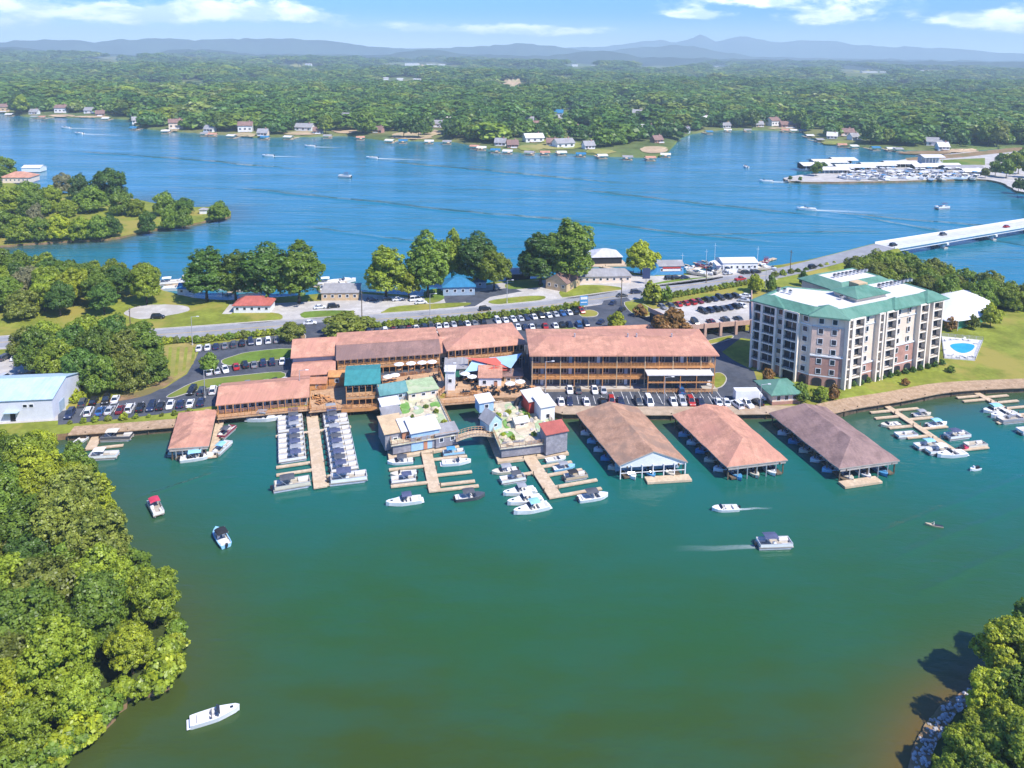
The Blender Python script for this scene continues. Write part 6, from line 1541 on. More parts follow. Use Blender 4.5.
for s, off, kind, hc, cc, lab, sc in ((3.5, -7.5, 'runabout', 'cream', 'grey', 'cream motorboat with grey canopy, innermost west of the eastern golf dock', 1.05), (7.5, -6.8, 'deckboat', 'white', 'charcoal', 'pontoon with charcoal canopy, second in on the west side of the eastern golf dock', 1.0), (12.5, -7.0, 'cruiser', 'white', 'grey', 'cabin cruiser with grey canopy in the third berth west of the eastern golf dock', 0.95),
                                 (16.0, -7.0, 'cruiser', 'white', 'white', 'all white cabin cruiser with white top near the end of the eastern golf dock', 1.0), (19.4, -6.6, 'cruiser', 'white', 'sky blue', 'white cruiser with pale blue top, outermost west of the eastern golf dock', 1.05), (2.0, 5.8, 'runabout', 'white', None, 'small white open boat beneath the plank wall of the eastern golf platform', 0.9), (6.1, 6.3, 'runabout', 'sky blue', 'grey', 'pale blue motorboat in the inner berth east of the eastern golf dock', 0.95),
                                 (10.6, 7.2, 'deckboat', 'tan', 'black', 'tan pontoon with black canopy in the middle berth east of the eastern golf dock', 0.95), (19.2, 7.8, 'runabout', 'white', 'charcoal', 'white motorboat with charcoal canopy, outermost east of the eastern golf dock', 1.2)):
    q = at(fr, s, off); boat(kind, 0, 0, base + (-90 if off < 0 else 90) + rnd.uniform(-3, 3), lab, hc, cc, None, sc * 0.86, xy=q)
# finger docks by the flats
fr = dock('long finger dock reaching out from the lawn of the flats', (881, 402), (955, 451), 1.9, [(.18, 1, 7), (.38, 1, 7), (.57, 1, 7), (1.0, 1, 9), (.18, -1, 6), (.30, -1, 7), (.5, -1, 7), (.7, -1, 6)])
base = math.degrees(math.atan2(fr[1].y, fr[1].x))
for u, v, kind, hc, cc, lab, sc in ((893, 425, 'runabout', 'cream', None, 'cream open boat in the inner west berth of the long finger dock by the flats', 1.0), (909, 436, 'deckboat', 'white', None, 'open white pontoon in the second west berth of the long finger dock', 1.0), (929, 447, 'deckboat', 'white', 'sky blue', 'pontoon with pale blue canopy in the outer west berth of the long finger dock', 1.05), (941, 452, 'deckboat', 'white', 'white', 'pontoon with white canopy beside the pale blue one at the long finger dock', 1.05),
                                    (954, 455, 'cruiser', 'white', None, 'big white cruiser at the very end of the long finger dock', 1.05), (918, 415, 'runabout', 'cream', 'grey', 'motorboat with grey canopy in the inner east berth of the long finger dock', 1.0), (933, 425, 'runabout', 'white', 'sky blue', 'white motorboat with pale blue canopy in the middle east berth of the long finger dock', 1.1), (953, 437, 'deckboat', 'white', 'navy', 'pontoon with large navy canopy in the outer east berth of the long finger dock', 1.15), (971, 446, 'deckboat', 'cream', None, 'open cream pontoon alongside the outermost finger by the flats', 1.0),
                                    (959, 449, 'jetski', 'red', None, 'red covered jet ski at the end of the long finger dock', 1.3)):
    left = u < 956 and v > 418 + (u - 890) * 0.45
    boat(kind, u + (-3 if left else 4), v, base + (-90 if left else 90) + rnd.uniform(-3, 3), lab, hc, cc, None, sc * 0.84)
fr = dock('finger dock running out of view beside the boardwalk of the flats', (974.5, 391.5), (1045, 430), 1.9, [(.15, 1, 7), (.3, 1, 7), (.45, 1, 7), (.62, 1, 7), (.1, -1, 7), (.2, -1, 7), (.75, -1, 8)])
base = math.degrees(math.atan2(fr[1].y, fr[1].x))
for u, v, kind, hc, cc, lab, sc in ((994, 411, 'runabout', 'white', 'sky blue', 'white motorboat with pale blue canopy at the second finger dock by the flats', 1.05), (1004, 416, 'cruiser', 'white', None, 'white open cruiser in the middle berth of the second finger dock', 0.95), (1010, 421, 'deckboat', 'grey', None, 'grey sided pontoon in the outer berth of the second finger dock', 1.0), (1030, 432, 'deckboat', 'white', None, 'white pontoon half out of view at the second finger dock', 1.0)):
    boat(kind, u, v, base - 90, lab, hc, cc, None, sc)
# the small west dock and the boats by the small boathouse
dock('short dock at the corner of the near wood', (101, 429), (90, 449), 2.4, [(1.0, 1, 6)])
boat('deckboat', 117, 438.5, 6, 'long pontoon with white roof moored parallel to the west boardwalk', 'charcoal', 'cream', None, 1.05)
boat('deckboat', 103.5, 457, 8, 'white pontoon with white roof just off the corner of the near wood', 'white', 'white', None, 0.95)
boat('runabout', 85, 438, 80, 'narrow white boat on the wood side of the short west dock', 'white', None, None, 0.9)
dock('narrow dock along the open side of the small boathouse', (221, 416), (212, 457), 2.0, [])
boat('deckboat', 227, 433, 80, 'pontoon with charcoal canopy beside the narrow dock of the small boathouse', 'maroon', 'charcoal', None, 0.85)
boat('deckboat', 222.5, 449, 80, 'pontoon with pale blue canopy near the end of the narrow dock', 'white', 'sky blue', None, 0.85)
boat('runabout', 197, 458, 18, 'white motorboat with blue canopy across the mouth of the small boathouse', 'white', 'sky blue', None, 1.1)
boat('deckboat', 182, 453, 10, 'open white pontoon half under the small boathouse roof', 'white', None, None, 0.9)
boat('cruiser', 265, 419, 3, 'long white boat moored beside the boardwalk of the low shed', 'white', 'grey', None, 1.0)
# boats under the big roofs, bows just showing
for k, (BL, BR, FR_, FL, d) in enumerate(BH[:3]):
    nrm = Vector((-d.y, d.x)); nrm = nrm if nrm.dot(FL - FR_) > 0 else -nrm
    nm = ['tan', 'salmon', 'mauve'][k]
    for i, f in enumerate((0.18, 0.34, 0.5, 0.66, 0.82)):
        q = BL + (FL - BL) * f - nrm * 2.6
        boat('runabout', 0, 0, math.degrees(math.atan2(nrm.y, nrm.x)), f'motorboat berthed under the west eave of the {nm} roofed boathouse, {ordw(i)} from the shore', ['white', 'sky blue', 'white', 'blue', 'cream'][(i + k) % 5], [None, 'blue', None, 'navy'][(i * 2 + k) % 4], 'boats under the boathouse roofs', 0.95, xy=q)
    for i, f in enumerate((0.22, 0.5, 0.78)):
        q = FL + (FR_ - FL) * f - d * 2.4
        boat('runabout', 0, 0, math.degrees(math.atan2(d.y, d.x)), f'motorboat under the front eave of the {nm} roofed boathouse, {ordw(i)} from the west', ['white', 'blue', 'cream'][(i + k) % 3], None, 'boats under the boathouse roofs', 0.9, xy=q)

# ------------------------------------------------------------------ the floating golf platforms
def platform(label, px, z, wallm, group):
    poly = XY(px, z); ar = sum(poly[i][0] * poly[(i + 1) % len(poly)][1] - poly[(i + 1) % len(poly)][0] * poly[i][1] for i in range(len(poly)))
    if ar < 0: poly = poly[::-1]
    c = (sum(p[0] for p in poly) / len(poly), sum(p[1] for p in poly) / len(poly)); poly = [(x - c[0], y - c[1]) for x, y in poly]
    t = thing('floating_platform', label, 'platform', (*c, 0), 0, group)
    mb = MB(); mb.prism(mitre(poly, 0.5), 1.1, z - 0.2, wallm, bottom=False); mb.build('wall', t)
    mb = MB(); mb.prism(mitre(poly, -0.6), 0.15, 0.75, M_DOCK); mb.build('float', t)
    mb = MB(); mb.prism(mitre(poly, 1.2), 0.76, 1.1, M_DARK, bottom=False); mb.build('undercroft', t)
    mb = MB(); mb.prism(poly, z - 0.2, z, mat('pale course surface', (0.60, 0.54, 0.40), 0.9, 0.2, 0.5, 0.1, col2=(0.44, 0.47, 0.27))); mb.build('top_deck', t)
    mb = MB(); rail(mb, mitre(poly, 0.15) + [mitre(poly, 0.15)[0]], z, 1.0, M_DECK, 1.4, 0.08); mb.build('railing', t)
    return t, c, poly
ZL, ZR = 3.6, 3.6
tL, cL, pL = platform('western floating platform carrying a crazy golf course and huts', [(383, 402), (438, 396), (456.5, 435), (391, 446)], ZL, M_GREYWOOD, 'floating golf platforms')
tR, cR, pR = platform('eastern floating platform with plank walls carrying a crazy golf course', [(481, 405), (532, 399), (552, 421), (566, 441), (526, 446), (500, 449), (492, 430)], ZR, M_GREYWOOD, 'floating golf platforms')
def turf(t, c, px, z, m, h=0.16, name='putting_green'):
    poly = smooth_line([(x - c[0], y - c[1]) for x, y in XY(px, z)], 4, 0.05, True, seed=len(px)); mb = MB(); mb.prism(poly, z + 0.003, z + h, M_CREAM, m, bottom=False); mb.build(name, t)
for i, px in enumerate([[(430, 404), (438, 402), (440, 407), (433, 409)], [(422, 417), (441, 414), (446, 424), (438, 428), (430, 421)], [(400, 405), (408, 403), (410, 412), (402, 414)], [(412, 408), (420, 406), (424, 412), (416, 415)]]): turf(tL, cL, px, ZL, M_TURF if i % 2 == 0 else M_PALEGRN)
for i, px in enumerate([[(402, 415), (418, 413), (421, 420), (404, 424)], [(420, 405), (429, 405), (430, 412), (422, 411)]]): turf(tL, cL, px, ZL, M_SANDROCK, 0.13, 'sand_bed')
for i, px in enumerate([[(503, 421), (511, 419), (515, 426), (506, 429)], [(535, 424), (541, 421), (546, 431), (539, 434)], [(500, 434), (511, 432), (515, 439), (503, 442)], [(505, 405), (514, 404), (516, 409), (507, 411)], [(519, 410), (527, 408), (529, 414), (521, 416)]]): turf(tR, cR, px, ZR, [M_TURF, M_PALEGRN][i % 2])
for i, px in enumerate([[(494, 403), (504, 402), (506, 414), (498, 416)], [(514, 425), (530, 420), (534, 430), (519, 434)], [(526, 437), (545, 434), (548, 440), (528, 443)]]): turf(tR, cR, px, ZR, M_SANDROCK, 0.13, 'sand_bed')
def rock_mesh(seed):
    bm = bmesh.new(); bmesh.ops.create_icosphere(bm, subdivisions=2, radius=1.0)
    for v_ in bm.verts:
        k = 1 + 0.35 * mnoise.noise(v_.co * 1.3 + Vector((seed * 3.1, 0, 0))) + 0.15 * mnoise.noise(v_.co * 3.2 + Vector((seed, 5, 0))); v_.co *= k; v_.co.z = max(v_.co.z * 0.75, -0.3)
    me = bpy.data.meshes.new('boulder'); bm.to_mesh(me); bm.free(); return me
RK = []
for i in range(5):
    for m in (M_SANDROCK, M_ROCK):
        me = rock_mesh(i); me.materials.append(m); RK.append(me)
def boulders(poly, c, z, n, label, group, smin, smax, seed):
    r = random.Random(seed); k = 0
    while k < n:
        x = r.uniform(min(p[0] for p in poly), max(p[0] for p in poly)); y = r.uniform(min(p[1] for p in poly), max(p[1] for p in poly))
        if not inside((x, y), mitre(poly, 1.0)): continue
        o = link('boulder', RK[2 * r.randrange(5) + (r.random() < 0.3)], None, (x + c[0], y + c[1], z + 0.1), r.uniform(0, 6), label=label, category='rock', group=group); s = r.uniform(smin, smax); o.scale = (s * r.uniform(.8, 1.4), s, s * r.uniform(.7, 1.2)); k += 1
boulders(pL, cL, ZL, 26, 'sand coloured boulder on the western golf platform', 'boulders of the western golf course', 0.35, 0.95, 31)
boulders(pR, cR, ZR, 44, 'sand coloured boulder on the eastern golf platform', 'boulders of the eastern golf course', 0.35, 1.1, 32)
for i, (u, v, z, s, c) in enumerate([(399, 412, ZL, 0.5, 'fresh green'), (426, 408, ZL, 0.45, 'mid green'), (436, 413, ZL, 0.5, 'fresh green'), (444, 424, ZL, 0.5, 'yellow-green'), (412, 418, ZL, 0.4, 'mid green'), (498, 418, ZR, 0.6, 'fresh green'), (508, 414, ZR, 0.55, 'yellow-green'), (518, 421, ZR, 0.5, 'mid green'), (527, 418, ZR, 0.6, 'fresh green'), (534, 436, ZR, 0.5, 'mid green'), (512, 440, ZR, 0.55, 'fresh green'), (503, 437, ZR, 0.5, 'yellow-green')]):
    p = P(u, v, z); tree('potted_shrub', 'bush', p.x, p.y, z, s, c, f'{c} shrub on the {"western" if i < 5 else "eastern"} golf platform, {ordw(i if i < 5 else i - 5)} from the shore', 'shrubs of the golf course', cat='shrub')
# cave arch of dark rock
p = P(524, 406, ZR); t = thing('rock_arch', 'dark rock cave arch at the shore end of the eastern golf platform', 'rock', p)
mb = MB(); rings = []
for i in range(9):
    th = math.pi * i / 8; cx, cz = 2.2 * math.cos(th), 2.4 * math.sin(th)
    rings.append([(cx + 0.7 * math.cos(th) * math.cos(q), 1.0 * math.sin(q), max(0, cz + 0.7 * math.sin(th) * math.cos(q)) - 0.05) for q in [k * math.pi / 3 for k in range(6)]])
mb.loft(rings, mat('dark rock', (0.05, 0.05, 0.055), 0.9, 0.4, 1.5, bump=0.5)); mb.build('arch', t)
HR = math.atan2((P(456, 434, 0) - P(391, 446, 0)).y, (P(456, 434, 0) - P(391, 446, 0)).x)
GH = 'huts on the golf platforms'
hut('golf_hut', 'hut with dark teal gabled roof at the shore corner of the western golf platform', 394, 401.5, ZL, 7.2, 6.0, 2.5, 1.6, M_BLUEGREY, M_DTEAL, HR, 'gable', group=GH)
hut('golf_hut', 'flat hut with faded green turf roof beside the dark teal one', 423.5, 398.5, ZL, 8.2, 6.5, 2.3, 0.5, M_CREAM, M_PALEGRN, HR, 'shed', group=GH)
hut('golf_hut', 'small white roofed hut by the west edge of the western platform', 391, 412, ZL, 4.6, 3.6, 2.0, 0.5, M_LIGHTBLUE, M_WHITEROOF, HR, 'shed', group=GH)
hut('golf_hut', 'small grey roofed hut at the west edge of the western platform', 392, 420.5, ZL, 4.4, 3.2, 1.8, 0.5, M_WHITE, M_GREYROOF, HR, 'shed', group=GH)
hut('golf_hut', 'tan roofed shop at the front west corner of the western platform', 395.5, 449, 1.1, 5.0, 7.4, 4.4, 0.9, M_GREYWOOD, M_TAN, HR, 'shed', group=GH)
hut('golf_hut', 'narrow hut with terracotta front and white roof on the western platform', 408.5, 448, 1.1, 3.0, 5.0, 4.6, 0.7, M_TERRA, M_WHITEROOF, HR, 'shed', group=GH)
hut('golf_hut', 'hut with pale blue front and broad white roof on the western platform', 425.5, 449, 1.1, 7.0, 5.2, 4.8, 0.9, M_LIGHTBLUE, M_WHITEROOF, HR, 'shed', group=GH, door=0.0)
hut('golf_hut', 'low grey plank hut at the front east corner of the western platform', 447, 446, 1.1, 5.6, 3.6, 3.4, 0.7, M_GREYWOOD, M_GREYROOF, HR, 'shed', group=GH)
hut('golf_hut', 'pale blue hut with white roof at the shore corner of the eastern platform', 486.5, 412, ZR, 3.9, 3.4, 2.9, 0.6, M_LIGHTBLUE, M_WHITEROOF, HR, 'shed', group=GH)
hut('golf_hut', 'pale blue cottage with steep grey gable on the eastern platform', 495.5, 430, ZR, 3.8, 4.0, 2.4, 1.9, mat('pale aqua wall', (0.42, 0.58, 0.62), 0.7), M_GREYROOF, HR + 0.25, 'gable_y', group=GH)
hut('golf_hut', 'tall red barn hut with white roof on the eastern platform', 537.5, 421.5, 1.1, 5.0, 5.0, 6.0, 0.8, M_RED, M_WHITEROOF, HR, 'shed', group=GH)
hut('golf_hut', 'tall white hut with white roof beside the red barn', 547.5, 428, 1.1, 3.9, 4.6, 6.0, 0.9, M_WHITE, M_WHITEROOF, HR, 'shed', group=GH)
hut('golf_hut', 'tall silvered plank tower with red roof at the outer corner of the eastern platform', 556.5, 453, 1.1, 5.6, 3.6, 5.3, 1.0, M_GREYWOOD, M_REDROOF, HR, 'shed', group=GH, win=False)
hut('golf_hut', 'small pink sided hut in the middle of the eastern course', 522, 428, ZR, 3.4, 2.6, 1.8, 0.7, M_CREAM, M_WHITEROOF, HR, 'gable', group=GH)
# plank front screens
for lab, p0, p1 in (('silvered plank screen along the front west part of the eastern platform', (501, 451), (523, 448.5)), ('silvered plank screen along the front east part of the eastern platform', (527, 450), (552, 446.5))):
    a, rz, w = frame_px(p0, p1, ZR - 2); t = thing('plank_screen', lab, 'screen', (a.x, a.y, 1.1), rz, 'plank screens of the golf platform'); mb = MB()
    for i in range(int(w / 0.3)): mb.box((0.15 + i * 0.3, -0.8, 1.55 + 0.08 * (i % 3)), (0.27, 0.08, 3.1), M_GREYWOOD)
    mb.build('planks', t); mb = MB(); mb.box((w / 2, -0.72, 2.7), (w, 0.08, 0.2), M_WALL); mb.box((w / 2, -0.72, 0.7), (w, 0.08, 0.2), M_WALL); mb.build('batten', t)
# the arched footbridge
a, b = P(455.5, 436, 3.2), P(495.5, 432.5, 3.2); t = thing('footbridge', 'arched timber footbridge between the two golf platforms', 'bridge', (a.x, a.y, 0)); dd = b - a; L = dd.length; t.rotation_euler = (0, 0, math.atan2(dd.y, dd.x))
rings = []; pts_ = []
for i in range(13):
    x = L * i / 12; zz = 2.6 + 1.0 * math.sin(math.pi * i / 12); rings.append([(x, -1.2, zz), (x, 1.2, zz), (x, 1.2, zz - 0.35), (x, -1.2, zz - 0.35)]); pts_.append((x, zz))
mb = MB(); mb.loft(rings, M_DOCK); mb.build('span', t)
for s in (-1, 1):
    mb = MB()
    for i in range(12):
        for h in (0.5, 1.0): mb.bar((pts_[i][0], s * 1.15, pts_[i][1] + h), (pts_[i + 1][0], s * 1.15, pts_[i + 1][1] + h), 0.08, 0.09, M_DECK)
        mb.box((pts_[i][0], s * 1.15, pts_[i][1] + 0.5), (0.1, 0.1, 1.0), M_DECK)
    mb.build('handrail', t)
# stones along the near bank
rk = random.Random(5)
line = [p for p in RIGHT_SHORE]
k = 0
for i in range(len(line) - 1):
    for q in range(9):
        f = rk.random(); x = line[i][0] + (line[i + 1][0] - line[i][0]) * f; y = line[i][1] + (line[i + 1][1] - line[i][1]) * f
        u, v = to_px(x, y, 0.5)
        if 880 < u < 1030 and 670 < v < 800 and k < 290:
            t_ = offset_line(line, rk.uniform(0.2, 2.8))[i]; o = link('shore_stone', RK[2 * rk.randrange(5) + 1], None, (t_[0] + x - line[i][0], t_[1] + y - line[i][1], 0.42), rk.uniform(0, 6), label='pale shore stone in the rubble bank under the near trees', category='stone', group='rubble stones of the near bank'); s = rk.uniform(0.12, 0.30); o.scale = (s * 1.2, s, s * 0.9); k += 1
# ------------------------------------------------------------------ cars
M_TYRE = mat('tyre rubber', (0.02, 0.02, 0.02), 0.9, 0.2, 2.0); M_RIM = mat('alloy rim', (0.45, 0.46, 0.47), 0.4, 0.1, 2.0, 0.5, metal=0.6)
CPAINT = {'white': (0.78, 0.78, 0.77), 'silver': (0.48, 0.49, 0.50), 'grey': (0.20, 0.205, 0.21), 'dark grey': (0.085, 0.09, 0.095), 'black': (0.018, 0.018, 0.02), 'navy': (0.022, 0.035, 0.085), 'blue': (0.04, 0.12, 0.30), 'red': (0.42, 0.025, 0.025), 'maroon': (0.16, 0.02, 0.03), 'tan': (0.38, 0.32, 0.23)}
LAMP = mat('lamp lens', (0.75, 0.74, 0.70), 0.2, 0.05, 2.0); TAIL = mat('tail lamp lens', (0.35, 0.02, 0.02), 0.3, 0.05, 2.0)
CARM = {}
def wheel_mesh():
    mb = MB(); mb.tube((0, -0.11, 0), (0, 0.11, 0), 0.34, 0.34, M_TYRE, 14); mb.tube((0, -0.125, 0), (0, 0.125, 0), 0.21, 0.21, M_RIM, 10); return mb.mesh('wheel')
WHEEL = wheel_mesh()
def car_parts(kind, c):
    if (kind, c) in CARM: return CARM[kind, c]
    m = mat(c + ' car paint', CPAINT[c], 0.3, 0.04, 0.6, 0.6)
    W_ = 0.9
    if kind == 'sedan':
        low = [(-2.3, 0.42, 0.72), (-2.25, 0.62, 0.86), (-1.6, 0.93, 0.9), (-0.2, 0.93, 0.9), (1.0, 0.9, 0.9), (1.95, 0.74, 0.86), (2.3, 0.5, 0.74)]
        cab = [(-1.75, 0.92), (-1.05, 1.42), (0.25, 1.45), (1.05, 0.9)]
    elif kind == 'suv':
        low = [(-2.3, 0.5, 0.74), (-2.28, 0.8, 0.88), (-1.9, 1.02, 0.92), (-0.2, 1.02, 0.92), (1.1, 1.0, 0.92), (2.05, 0.9, 0.88), (2.3, 0.6, 0.76)]
        cab = [(-2.2, 1.0), (-1.95, 1.68), (0.35, 1.74), (1.15, 1.0)]
    elif kind == 'pickup':
        low = [(-2.7, 0.5, 0.86), (-2.68, 0.95, 0.9), (-2.0, 1.0, 0.92), (-0.2, 1.0, 0.92), (1.3, 1.0, 0.92), (2.4, 0.95, 0.88), (2.65, 0.6, 0.78)]
        cab = [(-0.75, 1.0), (-0.6, 1.72), (0.65, 1.74), (1.35, 1.0)]
    else:   # van
        low = [(-2.5, 0.5, 0.86), (-2.48, 1.0, 0.92), (-2.0, 1.05, 0.95), (-0.2, 1.05, 0.95), (1.4, 1.05, 0.95), (2.2, 0.9, 0.9), (2.45, 0.6, 0.78)]
        cab = [(-2.42, 1.04), (-2.3, 1.95), (0.9, 1.98), (1.9, 1.0)]
    mb = MB()
    mb.loft([[(x, -w * 0.94, 0.26), (x, -w, 0.5), (x, -w * 0.93, z), (x, w * 0.93, z), (x, w, 0.5), (x, w * 0.94, 0.26)] for x, z, w in low], m)
    body = mb.mesh('body', False)
    g = MB()
    wb = low[3][2] * 0.86; wt = wb * 0.80
    rings = [[(cab[0][0], -wb, cab[0][1]), (cab[0][0], wb, cab[0][1])], [(cab[1][0], -wt, cab[1][1]), (cab[1][0], wt, cab[1][1])], [(cab[2][0], -wt, cab[2][1]), (cab[2][0], wt, cab[2][1])], [(cab[3][0], -wb, cab[3][1]), (cab[3][0], wb, cab[3][1])]]
    v = [p for r_ in rings for p in r_]
    g.grid(v, [(0, 1, 3, 2)[::-1], (4, 5, 7, 6)[::-1], (0, 2, 4, 6), (7, 5, 3, 1)], M_GLASS)
    glass = g.mesh('window_glass')
    rf = MB(); rf.loft([[(x, -wt - 0.02, z - 0.02), (x, wt + 0.02, z - 0.02), (x, wt - 0.05, z + 0.05), (x, -wt + 0.05, z + 0.05)] for x, z in (cab[1], cab[2])], m)
    for s in (-1, 1):
        for (xa, za), (xb, zb_) in ((cab[0], cab[1]), (cab[3], cab[2])):
            rf.bar((xa, s * wb, za - 0.02), (xb, s * wt, zb_ - 0.02), 0.09, 0.06, m)
        xm = (cab[1][0] + cab[2][0]) / 2; rf.bar((xm, s * wb * 1.0, cab[0][1] - .02), (xm, s * (wt + .01), cab[1][1] - 0.02), 0.1, 0.05, m)
    parts = [('body', body, None), ('window_glass', glass, None), ('roof_panel', rf.mesh('roof_panel'), None)]
    hl = MB(); hl.box((0, 0, 0), (0.12, 0.34, 0.14), LAMP); HL = hl.mesh('headlight'); tl = MB(); tl.box((0, 0, 0), (0.1, 0.3, 0.16), TAIL); TL = tl.mesh('tail_light')
    CARM[kind, c] = (parts, HL, TL, low)
    return CARM[kind, c]
def car(kind, c, p, rz, label, group, full=True):
    parts, HL, TL, low = car_parts(kind, c)
    t = place({'sedan': 'parked_car', 'suv': 'parked_car', 'pickup': 'pickup_truck', 'van': 'van'}[kind], parts, label, {'pickup': 'pickup truck', 'van': 'van'}.get(kind, 'car'), p, rz, group)
    xw = low[-1][0] * 0.62
    for x in (-xw, xw):
        for y in (-0.82, 0.82): link('wheel', WHEEL, t, (x, y, 0.34))
    if full:
        for y in (-0.6, 0.6):
            link('headlight', HL, t, (low[-1][0] - 0.09, y, 0.58 + (0.16 if kind != 'sedan' else 0))); link('tail_light', TL, t, (low[0][0] + 0.04, y, 0.62 + (0.2 if kind != 'sedan' else 0)))
    return t
KW = {'w': ('white', 'sedan'), 'W': ('white', 'suv'), 'd': ('dark grey', 'sedan'), 'D': ('dark grey', 'suv'), 'k': ('black', 'sedan'), 'K': ('black', 'suv'), 'n': ('navy', 'sedan'), 'N': ('navy', 'suv'), 'b': ('blue', 'sedan'), 'B': ('blue', 'suv'), 'r': ('red', 'sedan'), 'R': ('red', 'suv'),
      'm': ('maroon', 'sedan'), 's': ('silver', 'sedan'), 'S': ('silver', 'suv'), 'g': ('grey', 'sedan'), 'G': ('grey', 'suv'), 'p': ('white', 'pickup'), 'P': ('black', 'pickup'), 'q': ('red', 'pickup'), 'v': ('white', 'van'), 't': ('tan', 'sedan'), 'T': ('silver', 'pickup')}
KN = {'sedan': 'car', 'suv': 'large car', 'pickup': 'pickup truck', 'van': 'van'}
def car_row(where, spots, heading, group, z=LAND + 0.05, full=True, zp=None):
    """spots: (u, v, code); heading in degrees or 'perp' of the row"""
    P_ = [P(u, v, z) for u, v, _ in spots]
    for i, (u, v, c) in enumerate(spots):
        if heading == 'perp':
            a, b = P_[max(0, i - 2)], P_[min(len(P_) - 1, i + 2)]; ang = math.atan2(b.y - a.y, b.x - a.x) + (R(90) if rnd.random() < 0.7 else R(-90))
        else: ang = R(heading)
        col_, kind = KW[c]
        car(kind, col_, (P_[i].x, P_[i].y, z), ang + R(rnd.uniform(-3, 3)), f'{col_} {KN[kind]} {where}, {ordw(i)} from the west', group, full)
def seq(us, v0, v1, codes):
    n = len(us); return [(u, v0 + (v1 - v0) * (u - us[0]) / max(1e-6, us[-1] - us[0]), c) for u, c in zip(us, codes)]
car_row('in the motel lot row along the promenade', seq([561, 569.5, 586, 603, 611.6, 620.5, 638.5, 649, 673, 682, 691, 700, 718, 726], 403.2, 403.6, 'wnwkRnDvwSRnww'), 'perp', 'cars in the motel lot facing the water')
car_row('on the motel side of the motel lot', seq([569.7, 578, 594.4, 603, 680], 391.5, 391.8, 'wdwsB'), 'perp', 'cars in the motel lot by the terrace')
car_row('in the motel lot by the gatehouse', seq([737, 746, 756.5], 406.3, 403.5, 'Wpk'), 'perp', 'cars by the gatehouse')
car_row('at the hedge of the western lot', [(199, 349.5, 'w'), (207.6, 348.6, 'w'), (216, 347.8, 'n'), (225, 347, 'g'), (233.6, 346, 'D'), (242, 344.8, 'K'), (250.6, 343.5, 'N'), (259, 343.2, 'w'), (268, 341.8, 'W'), (276.6, 341.2, 'g')], 'perp', 'cars along the road hedge of the western lot')
car_row('between the two green verges of the western lot', [(208.6, 373.5, 's'), (216.4, 372, 's'), (225, 371, 'w'), (236, 368, 'r'), (245, 366.5, 'K'), (254, 366, 'g'), (263, 364.5, 'N'), (272, 363.6, 'N'), (282.4, 362.5, 'w')], 'perp', 'cars between the green verges')
car_row('below the lower verge of the western lot', [(192, 392.5, 'K'), (201.8, 392.8, 'D'), (213, 392, 'W'), (222, 390, 'w'), (230, 389, 'w'), (239, 387.3, 'w'), (247.7, 386.3, 'G'), (257, 386.4, 'w'), (266, 384.6, 'w'), (275, 383.8, 'K'), (284.8, 382.6, 'w')], 'perp', 'cars below the lower verge')
car_row('in the boardwalk row of the western lot', [(70, 416, 'N'), (89, 413.5, 'W'), (100.6, 412.8, 'b'), (110, 412, 's'), (120.5, 411.2, 'm'), (130, 410.4, 'W'), (140.6, 409.6, 'K'), (151.4, 408.6, 'N'), (160.5, 407.6, 'k'), (170.5, 406.4, 'w'), (180.3, 405.6, 'n'), (190.4, 404.8, 'w'), (201, 403.6, 'n')], 'perp', 'cars along the boardwalk of the western lot')
car_row('under the grove in the western lot', [(83, 404.5, 'D'), (94, 403, 'K'), (106, 401.8, 'K'), (115.5, 400.8, 'w')], 'perp', 'cars beneath the grove')
car_row('in the gravel yard behind the metal shed', [(5.5, 359, 'D'), (17.6, 359, 'w'), (5, 379, 'S'), (17.6, 378.5, 'N'), (29, 378, 'K'), (68, 366, 'v')], 80, 'cars in the shed yard')
car_row('in the hedge row behind the restaurants', [(353, 334, 'w'), (360.8, 333.4, 'd'), (368.6, 333, 'N'), (376.8, 332.4, 'n'), (385, 331.8, 'W'), (393.4, 331.2, 'm'), (401, 330.5, 'K'), (408.7, 329.9, 'm'), (416, 329.2, 'w'), (424, 328.4, 'N'), (431, 327.7, 'D'), (438.4, 327.2, 'w'), (445.8, 326.6, 'w'), (453.6, 326, 's'), (460, 325.4, 'K'), (467, 324.8, 'w'), (474, 324.2, 'g'), (483, 323.2, 'k')], 'perp', 'cars behind the restaurants', full=False)
car_row('in the hedge row behind the plaza', [(497.4, 322, 'W'), (505, 321.2, 'w'), (513, 320.4, 'w'), (520, 319.6, 's'), (526, 318.8, 'n'), (533.5, 317.9, 'w'), (540.7, 317, 'K'), (548, 316.3, 'w'), (555, 315.4, 's'), (561.8, 314.5, 'b'), (568.7, 313.7, 'w'), (574.5, 313, 'K'), (581, 312.2, 'R')], 'perp', 'cars behind the plaza', full=False)
car_row('in the row behind the hall and motel', [(518, 328.6, 'w'), (525, 328.3, 'n'), (531.6, 328, 'w'), (538, 327.6, 'd'), (545, 327.2, 'r'), (555, 326.8, 'w'), (562, 326.4, 'K'), (569, 326.0, 'N'), (578.4, 325.5, 'B'), (586, 325, 'N')], 'perp', 'cars behind the motel', full=False)
car_row('parked along the hall backs', [(426, 337.5, 'w'), (439, 332.6, 'w')], 20, 'cars behind the restaurants', full=False)
car_row('crossing the dark drive off the road', [(613, 304, 'n'), (622, 310.5, 'k'), (601, 323, 'n')], 60, 'cars on the dark drive', full=False)
car_row('driving on the road', [(310, 324.2, 'w'), (485, 310.3, 'K'), (622, 296.6, 'd'), (636, 293.2, 'N')], 15, 'cars on the road', full=False)
car('pickup', 'red', P(740.5, 280.2, LAND + .05), R(24), 'red pickup truck driving on the road above the parking deck', None)
